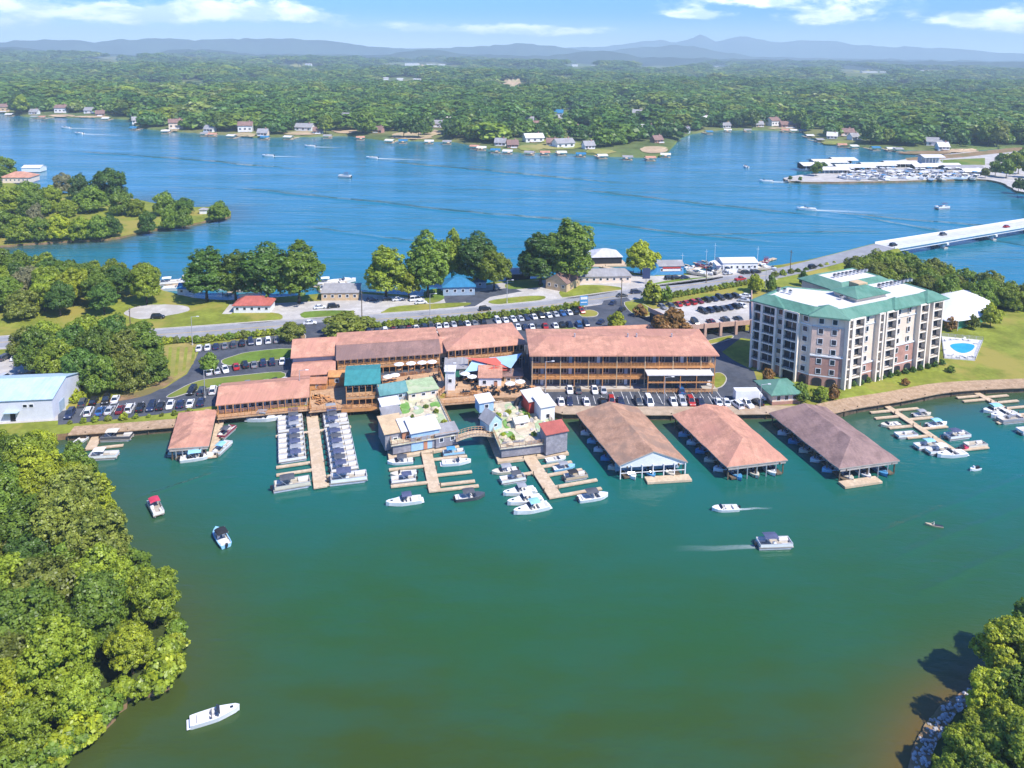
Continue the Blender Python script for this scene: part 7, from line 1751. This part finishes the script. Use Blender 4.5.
car_row('climbing the ramp towards the bridge', [(812.5, 267.8, 'K')], 28, 'cars on the bridge', z=LAND + 1.2, full=False)
for i, (u, v, c) in enumerate([(902, 248.2, 'K'), (958, 238.6, 'D'), (1013, 228.8, 'r')]):
    p = P(u, v, zb); col_, k_ = KW[c]
    # put it on the lane nearest that place
    s_ = (Vector(p.xy) - a_b).dot(dirb) if False else (Vector(p.xy) - Vector(XY([(884, 252.9)], LAND)[0])).dot(dirb)
    q = Vector(XY([(884, 252.9)], LAND)[0]) + dirb * s_ + Vector((-dirb.y, dirb.x)) * (1.8 if i == 1 else -1.8)
    car(k_, col_, (q.x, q.y, zb + 0.06), math.atan2(dirb.y, dirb.x), f'{col_} {KN[k_]} crossing the white bridge, {ordw(i)} from the land', 'cars on the bridge', False)
car_row('in the lakeside yards across the road', [(320, 308.4, 'w'), (333.5, 307.6, 'K'), (372, 300.5, 'n'), (388, 300, 'k'), (398, 300.4, 'w'), (416, 300.6, 'v'), (421, 303.6, 'w'), (669.5, 279.2, 'K'), (676, 279, 'K'), (684.5, 278.6, 'n'), (704.5, 275, 'w'), (746, 273.6, 'K'), (756, 273.1, 'K'), (728, 274.3, 's')], 20, 'cars in the lakeside yards', full=False)
car('suv', 'black', P(158, 318.3, LAND + .05), R(5), 'black car parked alone on the pale gravel turnout', None)
# the parking deck
zdk = LAND + DECK_FRAME[3] + 0.03
spots = [(662, 308, 'g'), (670, 306.6, 'd'), (677.5, 305.3, 'r'), (685, 304.2, 'r'), (692, 303.4, 'R'), (699, 302.2, 'm'), (706, 301, 'K'), (713, 300, 'n'), (720, 299, 'K'), (727, 298, 'K'), (734, 297, 'K')]
car_row('in the back row of the parking deck', spots, 'perp', 'cars on the parking deck', z=zdk, full=False)
spots = [(703, 312.5, 'K'), (709, 311.4, 'N'), (715, 310.5, 'K'), (721.5, 309.6, 'd'), (728, 308.6, 'n'), (734.5, 307.6, 'K'), (741, 306.4, 'w')]
car_row('in the middle row of the parking deck', spots, 'perp', 'cars on the parking deck', z=zdk, full=False)
spots = [(695, 323.4, 'K'), (711, 323, 'm'), (725, 321.2, 'D'), (738, 320, 'd')]
car_row('in the front row of the parking deck', spots, 'perp', 'cars on the parking deck', z=zdk, full=False)
car_row('at the hotel end of the parking deck', [(744, 301.5, 's'), (744.5, 297, 'w')], 'perp', 'cars on the parking deck', z=zdk, full=False)
# a long white lorry by the gatehouse
p = P(750, 400.5, LAND + .04); t = thing('box_truck', 'long white box truck parked beside the gatehouse', 'truck', p, R(3))
mb = MB(); mb.box((-1.2, 0, 2.05), (6.6, 2.4, 2.5), M_WHITE); mb.build('cargo_box', t)
mb = MB(); mb.loft([[(x, -w, 0.5), (x, w, 0.5), (x, w * .96, z_), (x, -w * .96, z_)] for x, w, z_ in ((2.15, 1.1, 2.3), (3.0, 1.1, 2.3), (3.5, 1.08, 1.5), (4.2, 1.0, 1.2))], M_WHITE); mb.build('cab', t)
mb = MB(); mb.box((3.28, 0, 1.92), (0.1, 1.9, 0.66), M_GLASS); mb.build('windshield', t)
for x in (-3.2, 3.1):
    for y in (-1.05, 1.05): o = link('wheel', WHEEL, t, (x, y, 0.45)); o.scale = (1.3, 1.3, 1.3)

# ------------------------------------------------------------------ hedges of round bushes
k = 0
for (u0, v0, u1, v1, n, lab) in ((152, 344.5, 195, 341.5, 8, 'above the striped lawn'), (198, 342.4, 283, 333.4, 18, 'along the road by the western lot'), (352, 329, 466, 320.6, 26, 'along the road behind the restaurants'), (470, 320.4, 580, 307.5, 24, 'along the road behind the plaza'), (672, 297.5, 745, 284.6, 18, 'above the parking deck'), (775, 276.5, 842, 264.5, 10, 'on the ramp bank')):
    for i in range(n):
        f = (i + rnd.uniform(-.15, .15)) / (n - 1); p = P(u0 + (u1 - u0) * f, v0 + (v1 - v0) * f, LAND)
        if abs(u0 + (u1 - u0) * f - 292) < 8: continue
        tree('hedge_shrub', 'bush', p.x, p.y, LAND, rnd.uniform(0.75, 1.05), rnd.choice(['mid green', 'olive green', 'fresh green', 'yellow-green']), f'clipped hedge shrub {lab}, {ordw(i)} from the west', 'hedge shrubs ' + lab, cat='shrub')
# reeds and saplings by the western boardwalk
for i in range(10):
    u = 68 + i * 13.5 + rnd.uniform(-3, 3); p = P(u, 424 - (u - 68) * 0.085, LAND)
    tree('verge_shrub', 'bush', p.x, p.y, LAND, rnd.uniform(0.35, 0.75), rnd.choice(['yellow-green', 'olive green', 'fresh green']), f'small shrub on the grass strip by the west boardwalk, {ordw(i)} from the shed', 'shrubs by the west boardwalk', cat='shrub')
for i, (u, v, s) in enumerate([(70, 398, 1.2), (76, 402, 1.0), (82, 399, 0.9), (74, 393, 1.1)]):
    p = P(u, v, LAND); tree('verge_shrub', 'bush', p.x, p.y, LAND, s, 'yellow-green', f'bright shrub at the corner of the metal shed, {ordw(i)} from the water', 'shrubs by the metal shed', cat='shrub')

# ------------------------------------------------------------------ posts, masts, signs
def lamp_post(u, v, h, label, z=LAND, arm=1.8, ang=0.0, head=True):
    t = thing('lamp_post', label, 'lamp post', P(u, v, z), ang)
    mb = MB(); mb.tube((0, 0, 0), (0, 0, h), 0.14, 0.08, M_METAL, 8); mb.tube((0, 0, 0), (0, 0, 0.5), 0.28, 0.26, M_CONC, 8); mb.build('pole', t)
    if head:
        mb = MB(); mb.tube((0, 0, h - 0.1), (arm, 0, h + 0.15), 0.06, 0.05, M_METAL, 6); a_ = mb.build('arm', t)
        mb = MB(); mb.box((arm + 0.3, 0, h + 0.15), (0.8, 0.35, 0.16), M_WHITE); mb.build('lamp_head', a_)
def utility_pole(u, v, h, label):
    t = thing('utility_pole', label, 'utility pole', P(u, v, LAND), 0.3, 'utility poles along the road')
    mb = MB(); mb.tube((0, 0, 0), (0, 0, h), 0.19, 0.13, M_WALL, 7); mb.build('pole', t)
    mb = MB(); mb.box((0, 0, h - 0.9), (0.14, 2.4, 0.16), M_WALL); c_ = mb.build('crossarm', t)
    for y in (-1.0, -0.4, 0.4, 1.0): mb = MB(); mb.tube((0, y, h - 0.82), (0, y, h - 0.55), 0.06, 0.05, M_METAL, 6); mb.build('insulator', c_)
for r_ in [(192.5, 345, 9.5, 'tall pale lamp post at the top of the striped lawn'), (300, 398, 8, 'lamp post beside the long low shed'), (430, 318, 9, 'lamp post on the road verge above the restaurants'), (545, 392, 9, 'slim lamp post between the plaza and the motel lot'), (664, 405, 8, 'lamp post on the promenade between the tan and salmon boathouses'), (760, 409, 7, 'lamp post on the promenade beside the gatehouse'),
           (507, 303, 9, 'lamp post on the verge by the dark side lot'), (765, 292, 9, 'lamp post by the road near the flats'), (447, 398, 10, 'tall pale mast on the deck edge beside the white stair tower'), (205, 398, 8, 'lamp post in the lower verge of the western lot')]: lamp_post(*r_)
for r_ in [(621, 306, 11, 'wooden utility pole on the verge by the dark drive'), (362, 321, 11, 'wooden utility pole by the pale lakeside yard'), (706, 283, 10, 'wooden utility pole by the blue mural shop'), (131, 337, 10, 'wooden utility pole on the lawn before the wood'), (790, 272, 10, 'wooden utility pole where the road climbs to the bridge')]: utility_pole(*r_)
t = thing('pylon_sign', 'tall blue pylon sign at the car park entrance by the dark drive', 'sign', P(583.5, 311.5, LAND), 0.2)
mb = MB(); mb.tube((-0.9, 0, 0), (-0.9, 0, 3), .12, .12, M_METAL, 6); mb.tube((0.9, 0, 0), (0.9, 0, 3), .12, .12, M_METAL, 6); mb.build('post', t)
mb = MB(); mb.box((0, 0, 4.2), (3.0, 0.35, 3.6), gel('blue')); mb.box((0, -0.2, 5.2), (2.6, 0.06, 1.0), M_WHITE); mb.box((0, -0.2, 3.6), (2.4, 0.06, 0.3), M_WHITE); mb.build('sign_board', t)
t = thing('pylon_sign', 'dark blue signboard standing at the lakeside shop opposite the blue mural', 'sign', P(646, 284, LAND), 0.1)
mb = MB(); mb.tube((0, 0, 0), (0, 0, 4), .15, .15, M_METAL, 6); mb.build('post', t); mb = MB(); mb.box((0, 0, 4.6), (3.2, 0.3, 4.6), gel('navy')); mb.build('sign_board', t)
for i, (u, v, h) in enumerate([(714.5, 262, 9.0), (757, 268, 10.0), (706, 264, 7.0), (682, 268, 7)]):
    t = thing('mast', f'thin white mast at the lakeside boat sheds, {ordw(i)} tallest' if i else 'tallest thin mast beside the white boat shed', 'mast', P(u, v, LAND), 0.0, 'masts at the lakeside'); mb = MB(); mb.tube((0, 0, 0), (0, 0, h), 0.1, 0.05, M_WHITE, 6); mb.build('pole', t); mb = MB(); mb.box((0, 0, h - 1.2), (1.6, 0.06, 0.06), M_WHITE); mb.build('spreader', t)

# ------------------------------------------------------------------ buildings across the road
def hutl(*a, **k): return hut(*a, **k)
hut('fruit_stand', 'little stand with bright red hipped roof beside the road', 252, 313, LAND, 13, 7, 3.0, 2.4, M_WHITE, M_REDROOF, 0.06, 'hip', 'building')
hut('boat_office', 'long office with grey roof and pale awning across the road', 340, 300.5, LAND, 14, 8, 3.2, 1.2, M_TAN, M_GREYROOF, 0.08, 'shed', 'building')
hut('lake_house', 'lake house with strong blue hipped roof between the trees and the dark lot', 459, 295.5, LAND, 12.5, 10, 3.6, 2.6, M_BLUEGREY, M_BLUE, 0.12, 'hip', 'building')
hut('shed', 'small shed with blue roof behind the lake house', 480, 288, LAND, 5.0, 5, 2.8, 1.2, M_BLUEGREY, M_BLUE, 0.12, 'gable', 'building')
hut('floating_shed', 'grey roofed open shed floating behind the wide dark tree', 519, 281, 0.5, 9.5, 9, 3.2, 1.4, M_DARK, M_GREYROOF, 0.12, 'hip', 'building', win=False)
hut('cottage', 'tan gabled cottage with brown roof beside the tallest lakeside tree', 556, 290.5, LAND, 9.5, 12, 3.8, 3.2, M_TAN, M_BROWNROOF, -0.55, 'gable_y', 'building')
hut('lake_shop', 'long low shop with grey hipped roof in front of the floating pavilion', 604, 283, LAND, 23, 11, 3.0, 1.8, M_CREAM, M_GREYROOF, 0.1, 'hip', 'building')
t = hut('floating_pavilion', 'floating pavilion with pale grey hipped roof on the blue lake', 607, 264, 0.4, 14, 12, 3.4, 2.6, M_DARK, mat('pale grey roof', (0.55, 0.54, 0.53), 0.8, 0.1, 0.3), 0.12, 'hip', 'building', win=False)
mb = MB(); mb.box((0, 5, -0.15), (18, 17, 0.5), M_DOCK); mb.build('float', t)
t = hut('mural_shop', 'blue shop with grey roof, red band and a big round blue mural', 668, 275, LAND, 14, 8, 4.2, 1.5, gel('blue'), M_GREYROOF, 0.1, 'gable', 'building')
mb = MB(); mb.tube((-7.6, -0.3, 3.0), (-7.6, -0.7, 3.0), 3.3, 3.3, gel('blue'), 24); mb.tube((-7.6, -0.71, 3.0), (-7.6, -0.74, 3.0), 2.5, 2.5, mat('mural blue', (0.03, 0.22, 0.45), 0.6, 0.3, 0.8), 20); mb.build('mural_disc', t)
mb = MB(); mb.box((1.5, -0.1, 3.3), (8, 0.12, 0.8), M_RED); mb.box((1.5, -0.1, 2.2), (8, 0.12, 0.9), M_WHITE); mb.build('fascia', t)
t = hut('boat_shed', 'white boat shed with pale roof at the lakeside boat yard', 740, 272.5, LAND, 16, 9, 4.6, 1.2, M_WHITE, M_WHITEROOF, 0.1, 'gable', 'building')
hut('shed', 'small white shed beside the pale boat shed', 722, 272.6, LAND, 5, 5, 3.4, 0.8, M_WHITE, M_WHITEROOF, 0.1, 'shed', 'building')
hut('shed', 'little blue roofed shed at the edge of the wood by the turnout', 186, 295, LAND, 6.5, 5, 2.8, 1.4, M_WHITE, M_BLUE, 0.05, 'gable', 'building')
hut('lake_house', 'red roofed house at the landward end of the green point', 15, 183, 1.0, 20, 14, 4, 3.4, M_CREAM, M_SALMON, 0.1, 'hip', 'building')
hut('boathouse', 'white boathouse on the water beside the red roofed house', 31, 172, 0.4, 14, 10, 3.4, 1.6, M_WHITE, M_WHITEROOF, 0.1, 'gable', 'boathouse', win=False)
hut('shed', 'tiny pale pavilion among the trees near the tip of the green point', 203, 214, 1.0, 4, 3, 2.6, 1.0, M_WHITE, M_GREYROOF, 0.1, 'hip', 'building', win=False)
# lakeside docks and stored boats
dock('lake dock behind the trees by the red roofed stand', (150, 294), (185, 281), 2.2, [(6, 1, 7), (12, 1, 7), (18, -1, 7)])
dock('lake dock behind the big trees', (225, 294), (255, 283), 2.2, [(6, 1, 7), (12, -1, 7), (18, 1, 7)])
dock('lake dock beyond the grey roofed boat office', (322, 292), (345, 282), 2.4, [(5, 1, 7), (11, 1, 7), (16, -1, 7)])
dock('lake dock by the floating pavilion', (632, 272), (600, 266), 2.2, [(8, 1, 6)])
dock('lake dock at the boat yard', (690, 270), (724, 262), 2.2, [(6, 1, 7), (12, 1, 7), (18, 1, 7), (9, -1, 6)])
dock('lake dock at the bridge end of the boat yard', (745, 267), (775, 258), 2.2, [(6, 1, 7), (12, 1, 7), (9, -1, 6)])
for i, (u, v, k_, hc, cc) in enumerate([(170, 284, 'deckboat', 'white', 'white'), (178, 289, 'cruiser', 'white', None), (190, 282, 'deckboat', 'white', 'cream'), (232, 288, 'cruiser', 'white', 'white'), (243, 284, 'deckboat', 'white', 'cream'), (250, 290, 'deckboat', 'cream', 'white'), (328, 284, 'deckboat', 'white', 'white'), (337, 287, 'cruiser', 'white', 'white'), (330, 290, 'deckboat', 'white', 'cream'), (342, 282, 'cruiser', 'white', None)]):
    boat(k_, u, v, 15 + rnd.uniform(-8, 8), f'pale boat moored at the lake docks behind the trees, {ordw(i)} from the west', hc, cc, 'boats at the lake docks', 1.3)
for i in range(16):
    u = 690 + i * 5.4 + rnd.uniform(-1, 1); v = 271.5 - (u - 690) * 0.075 + (4 if i % 2 else -3.5)
    onl = i % 2 == 1
    p = P(u, v, LAND if onl else 0.2)
    t_ = place('stored_boat', boat_parts(['runabout', 'cruiser', 'deckboat'][i % 3], ['white', 'cream', 'red', 'white'][i % 4], [None, 'white', 'navy'][i % 3]), f'boat {"stored on the gravel" if onl else "moored in front"} of the lakeside boat yard, {ordw(i // 2)} from the west', 'boat', (p.x, p.y, LAND + 0.5 if onl else 0.02), rnd.uniform(0, 6.28), 'boats of the lakeside boat yard')
    if onl:
        mb = MB(); mb.box((-0.5, 0, -0.2), (4.5, 1.6, 0.12), M_METAL)
        for y in (-0.8, 0.8): mb.tube((-1, y - .1, -0.25), (-1, y + .1, -0.25), 0.28, 0.28, M_TYRE, 10)
        mb.build('trailer', t_)
# the metal shed at the corner of the near wood
a, rz, w = frame_px((-38, 424), (53.5, 419.5)); t = thing('metal_shed', 'large white metal shed with pale blue roof at the edge of the near wood', 'building', a, rz)
D_ = 16.0; mb = MB(); gable_wall(mb, 0, w, 0, D_, -0.2, 5.8, 8.1, mat('white metal siding', (0.66, 0.68, 0.74), 0.55, 0.06, 0.4), 'x'); mb.build('wall', t)
mb = MB(); gable(mb, 0, w, 0, D_, 5.8, 8.2, M_SKYBLUE, 0.3, 0.3, 0.15); mb.build('roof', t)
mb = MB(); mb.box((w - 9.5, -0.05, 1.3), (1.2, 0.1, 2.4), M_DARK); mb.build('door', t); mb = MB(); mb.box((w - 9.5, -0.7, 2.8), (3.4, 1.4, 0.15), M_SKYBLUE); mb.build('door_canopy', t)
window(t, w - 6.5, -0.04, 4.0, 1.2, 1.0); window(t, w - 5.0, -0.04, 4.0, 1.2, 1.0)
mb = MB(); mb.box((w + 0.05, 5, 1.5), (0.1, 3.0, 3.0), M_BLUEGREY); mb.build('side_door', t)
# ------------------------------------------------------------------ the far shore: houses, docks, marina
HM = {}
def house_mesh(kind, wc, rc):
    if (kind, wc, rc) in HM: return HM[kind, wc, rc]
    wm = {'w': M_WHITE, 't': M_TAN, 'c': M_CREAM, 'b': M_BRICK, 'g': M_BLUEGREY}[wc]; rm = {'g': M_GREYROOF, 'b': M_BROWNROOF, 's': M_SALMON, 'w': M_WHITEROOF, 'u': M_BLUE}[rc]
    W_, D_, H_ = {'l': (17, 9, 4.2), 't': (13, 10, 6.6), 's': (9, 7, 3.4)}[kind]
    a = MB(); gable_wall(a, -W_ / 2, W_ / 2, 0, D_, -1.5, H_, H_ + 3.0, wm, 'x'); a = a.mesh('wall')
    b = MB(); gable(b, -W_ / 2, W_ / 2, 0, D_, H_, H_ + 3.2, rm, 0.7, 0.6, 0.25); b.box((W_ * 0.28, D_ * .5, H_ + 3.2), (1.0, 1.0, 2.0), M_BRICK); b = b.mesh('roof')
    wv = MB(); wv.box((0, 0, 0), (1.8, 0.12, 1.6), M_GLASS); wv.box((0, -0.02, 0), (0.12, 0.14, 1.6), M_WHITE); wv = wv.mesh('window')
    p = MB(); p.box((0, -2, 0.3), (W_ * 0.6, 4, 0.3), M_DECK); p.box((0, -3.9, 1.0), (W_ * 0.6, 0.1, 0.9), M_WHITE); p = p.mesh('porch')
    HM[kind, wc, rc] = (a, b, wv, p, W_, H_); return HM[kind, wc, rc]
def far_z(x, y):
    az = math.atan2(x, y); d = math.hypot(x, y); return max(0.6, far_height(az, d - far_shore(az)))
def on_far(u, v):
    """where the line of sight meets the far hills"""
    z = 2.0
    for _ in range(12):
        p = P(u, v, z); z = 0.5 * z + 0.5 * far_z(p.x, p.y)
    return P(u, v, z)
def house(u, v, kind, wc, rc, label, rz=None, group='houses along the far shore', s=1.0, z=None):
    p = on_far(u, v) if z is None else P(u, v, z); a, b, wv, po, W_, H_ = house_mesh(kind, wc, rc)
    t = thing('lake_house', label, 'house', p, rnd.uniform(-0.5, 0.5) if rz is None else rz, group); t.scale = (s, s, s)
    link('wall', a, t); link('roof', b, t); link('porch', po, t)
    for i in range(3):
        link('window', wv, t, (-W_ / 2 + W_ * (i + .5) / 3, -0.06, H_ * 0.45))
    return t
WN = {'w': 'white', 't': 'tan', 'c': 'cream', 'b': 'brick', 'g': 'blue-grey'}; RN = {'g': 'grey', 'b': 'brown', 's': 'reddish', 'w': 'pale', 'u': 'blue'}
for i, (u, v, k_, wc, rc) in enumerate(HL_):
    house(u, v, k_, wc, rc, f'{ {"l": "long low", "t": "tall", "s": "small"}[k_] } {WN[wc]} house with {RN[rc]} roof on the far shore, {ordw(sorted(h[0] for h in HL_).index(u))} from the west', s=1.25)
# white buildings deep in the woods
for i, (u, v, w_, h_) in enumerate([(386, 81, 26, 8), (400, 82, 30, 9), (417, 83, 34, 10), (388, 64.8, 60, 12), (412, 65.5, 130, 11), (432, 65.8, 120, 11), (442, 66.3, 60, 10), (575, 66.5, 70, 14), (586, 66.3, 50, 12), (593, 67, 40, 12), (663, 67.6, 60, 10), (717, 68.2, 50, 14), (721, 70.8, 80, 12), (731, 70.5, 50, 12), (820, 73.5, 50, 13), (829, 74.5, 40, 14), (870, 73.5, 120, 8), (884, 74, 60, 10), (925, 73, 70, 12), (935, 74, 60, 14), (628, 82, 24, 8), (640, 82.5, 20, 8), (46.5, 67, 50, 12), (51, 68.2, 40, 10), (455, 93, 14, 8), (513, 78, 16, 9), (1018, 78, 18, 8), (771, 68, 60, 10), (308, 66, 50, 10)]):
    w_ *= 0.62; h_ *= 0.6; p = on_far(u, v); t = thing('warehouse', f'long white building deep in the far woods, {ordw(i)} counting from the west'.replace('long white', ['long white', 'broad white', 'low white'][i % 3]), 'building', (p.x, p.y, p.z - 1), rnd.uniform(-0.2, 0.2), 'white buildings in the far woods')
    mb = MB(); gable_wall(mb, -w_ / 2, w_ / 2, 0, w_ * 0.5, 0, h_ + 6, h_ + 7, M_WHITE, 'x'); mb.build('wall', t); mb = MB(); gable(mb, -w_ / 2, w_ / 2, 0, w_ * 0.5, h_ + 6, h_ + 7.5, M_WHITEROOF, 0.8, 0.8, 0.4); mb.build('roof', t)
# sandy yards and lawns by the water
def far_patch(u, v, wu, wv, m, name='shore_lawn'):
    pts = []
    for k in range(22):
        t = 2 * math.pi * k / 22; q = on_far(u + wu * math.cos(t) * rnd.uniform(0.8, 1.1), v + wv * math.sin(t)); pts.append((q.x, q.y, far_z(q.x, q.y) + 0.55))
    c = on_far(u, v); mb = MB(); mid = [((p[0] + c.x) / 2, (p[1] + c.y) / 2) for p in pts]; mid = [(*q, far_z(*q) + 0.75) for q in mid]; n = len(pts)
    mb.grid(pts + mid + [(c.x, c.y, far_z(c.x, c.y) + 0.75)], [(i, (i + 1) % n, n + (i + 1) % n, n + i) for i in range(n)] + [(n + i, n + (i + 1) % n, 2 * n) for i in range(n)], m); structure(name, mb)
M_SAND = mat('sandy yard', (0.50, 0.36, 0.22), 0.95, 0.2, 0.05, 0.1, col2=(0.42, 0.34, 0.18))
M_MEADOW = mat('shore lawn', (0.24, 0.26, 0.06), 0.95, 0.25, 0.05, 0.1, col2=(0.34, 0.30, 0.10))
for u, v, wu, wv, m in [(412, 136, 24, 3.6, M_SAND), (428, 133, 16, 3, M_SAND), (345, 131, 14, 2.6, M_SAND), (350, 124, 7, 5, M_MEADOW), (302, 133.5, 20, 1.8, M_SAND), (245, 135, 12, 1.8, M_SAND), (62, 116, 14, 1.3, M_SAND), (92, 117, 18, 0.9, M_SAND), (172, 130.5, 8, 1, M_SAND), (545, 138, 22, 5, M_MEADOW), (560, 146, 26, 4, M_MEADOW), (530, 148, 14, 3, M_MEADOW), (553, 128, 12, 4, M_MEADOW), (540, 131, 10, 3, M_SAND),
                        (634, 120, 18, 3.5, M_SAND), (640, 126, 12, 3, M_MEADOW), (660, 135, 14, 2.5, M_MEADOW), (654, 150, 16, 3.5, M_SAND), (600, 152, 16, 2.5, M_MEADOW), (512, 84, 9, 4, M_SAND), (866, 73, 15, 2, M_MEADOW), (782, 128.5, 14, 1.2, M_SAND), (834, 143, 14, 2, M_MEADOW), (878, 142, 14, 2.5, M_MEADOW), (925, 153, 26, 1.8, M_EARTH), (960, 151, 20, 1.8, M_SAND), (300, 66, 14, 1, M_MEADOW), (420, 66.5, 30, 0.8, M_SAND), (820, 74.5, 20, 0.9, M_SAND)]: far_patch(u, v, wu, wv, m)
# small floating docks with white boats along the far shore
k = 0
for u in [14, 40, 48, 110, 139, 170, 208, 216, 236, 268, 292, 330, 362, 392, 404, 430, 448, 476, 482, 496, 508, 530, 544, 560, 580, 600, 626, 648, 664, 706, 726, 745, 782, 790, 800, 806, 815, 838, 848, 870, 886, 892]:
    v = float(np.interp(u, [q[0] for q in FAR_UV], [q[1] for q in FAR_UV])) + 0.6
    p = P(u, v, 0.4); t = thing('boat_dock', f'small private dock on the far shore, {ordw(k)} from the west', 'dock', (p.x, p.y - 8, 0), rnd.uniform(-.3, .3), 'private docks of the far shore')
    mb = MB(); mb.box((0, 8, 0.4), (2.5, 22, 0.4), M_DOCK); mb.box((0, -3, 0.4), (9, 7, 0.4), M_DOCK); mb.build('boards', t)
    mb = MB(); gable(mb, -4.5, 4.5, -6.5, 1, 3.4, 4.6, [M_WHITEROOF, M_GREYROOF, M_SALMON, M_WHITEROOF, M_BLUE][k % 5]); mb.build('roof', t)
    for x, y in ((-4, -6), (4, -6), (-4, 0.5), (4, 0.5)): mb = MB(); mb.box((x, y, 2), (0.3, 0.3, 3.2), M_WALL); mb.build('post', t)
    k += 1
# the marina spit
for i, (u, v, w_, d_, rm, hh) in enumerate([(818, 170, 26, 16, M_WHITEROOF, 4.0), (832, 167, 30, 18, M_WHITEROOF, 4.2), (846, 164.5, 22, 14, M_WHITEROOF, 4.0), (836, 173.5, 24, 10, M_WHITEROOF, 3.4), (857, 171, 34, 12, M_WHITEROOF, 3.4), (880, 169, 30, 12, M_WHITEROOF, 3.4), (903, 167.5, 30, 12, M_WHITEROOF, 3.6), (934, 164, 20, 12, M_WHITEROOF, 6.5), (944, 170, 34, 12, M_WHITEROOF, 3.6), (966, 172, 34, 12, M_GREYROOF, 3.6), (926, 170.5, 20, 10, M_WHITEROOF, 3.6), (976, 175, 20, 9, M_WHITEROOF, 3.2)]):
    p = P(u, v, 1.5); t = thing('marina_shed', f'white roofed marina shed on the far spit, {ordw(i)} counting inland from its tip', 'boat shed', p, 0.12, 'marina sheds on the far spit')
    mb = MB(); gable(mb, -w_ / 2, w_ / 2, 0, d_, hh, hh + 1.8, rm, 0.8, 0.8, 0.3); mb.build('roof', t)
    mb = MB(); mb.box((0, d_ * 0.7, hh / 2), (w_ * 0.9, d_ * 0.4, hh), M_BLUEGREY if i % 2 else M_DARK); mb.build('wall', t)
    for q in range(6):
        for y in (0.3, d_ - .3): mb = MB(); mb.box((-w_ / 2 + w_ * (q + .5) / 6, y, hh / 2), (0.25, 0.25, hh), M_WHITE); mb.build('post', t)
for i in range(60):
    u = 842 + i * 2.3 + rnd.uniform(-1.5, 1.5); row = i % 3; v = [179.2, 175.5, 172.5][row] + rnd.uniform(-0.8, 0.8) - 0.6 * (u - 842) / 140
    p = P(u, v, 1.5); onw = row == 0 and v > 179.5
    hc, cc = [('white', 'white'), ('white', None), ('cream', 'white'), ('white', 'blue'), ('white', 'white')][i % 5]
    place('marina_boat', boat_parts(['cruiser', 'runabout', 'deckboat'][i % 3], hc, cc), f'white boat in the {["water side", "middle", "inland"][row]} row of the marina spit, {ordw(i // 3)} from its tip', 'boat', (p.x, p.y, 1.7), rnd.uniform(0, 6.28), 'boats of the marina on the far spit', 1.5)
mb = MB(); mb.sheet(XY([(905, 158), (960, 153.5), (1010, 148), (1040, 146), (1040, 149), (1010, 152), (960, 157.5), (908, 161)], 1.5), 1.56, M_EARTH); structure('far_road', mb)
mb = MB(); mb.sheet(XY([(940, 160), (985, 158), (985, 165), (945, 166)], 1.5), 1.54, M_GRASS2); structure('far_lawn', mb)
# rocks along the tip of the spit
for i in range(26):
    u = 786 + i * 3.2; p = P(u, 181.3 + rnd.uniform(-.5, .4), 0.5); o = link('boulder', RK[2 * (i % 5)], None, p, rnd.uniform(0, 6), label='tan boulder along the rocky edge of the marina spit', category='rock', group='boulders of the marina spit'); o.scale = (2.2, 1.6, 1.3)
# ------------------------------------------------------------------ boats out on the blue lake
wk = wake_mesh(34, 1.6, 3.6, 0.9, 1.0); wk2 = wake_mesh(18, 1.6, 3.0, 0, 1.0)
for u, v, ang, k_, lab, s, w_ in [(66, 128, 175, 'runabout', 'far white speedboat with wake, westernmost of a pair on the blue lake', 1.8, wk), (79, 133.5, 165, 'runabout', 'far white speedboat just behind the westernmost one', 1.8, wk), (268, 156, 178, 'runabout', 'white speedboat west of the middle of the blue lake, off the green point', 1.7, wk2), (310, 146.5, 172, 'runabout', 'small white speedboat close under the far wooded shore', 1.8, wk2),
                                  (372, 158, 170, 'runabout', 'white speedboat trailing a foamy wake in the middle of the blue lake', 1.7, wk), (345, 177, 165, 'deckboat', 'pontoon with dark canopy crossing the middle of the blue lake', 1.5, None), (806, 209.5, 172, 'cruiser', 'white speedboat with bright wake off the bridge', 1.35, wk), (942, 208.5, 200, 'deckboat', 'white pontoon boat near the bridge on the blue lake', 1.5, None), (766, 181.5, 178, 'runabout', 'white speedboat passing the tip of the marina spit', 1.6, wk),
                                  (746, 167, 90, 'runabout', 'tiny white boat in the open lake before the cove', 1.5, None)]:
    boat(k_, u, v, ang, lab, 'white', 'navy' if k_ == 'deckboat' else None, None, s, w_)
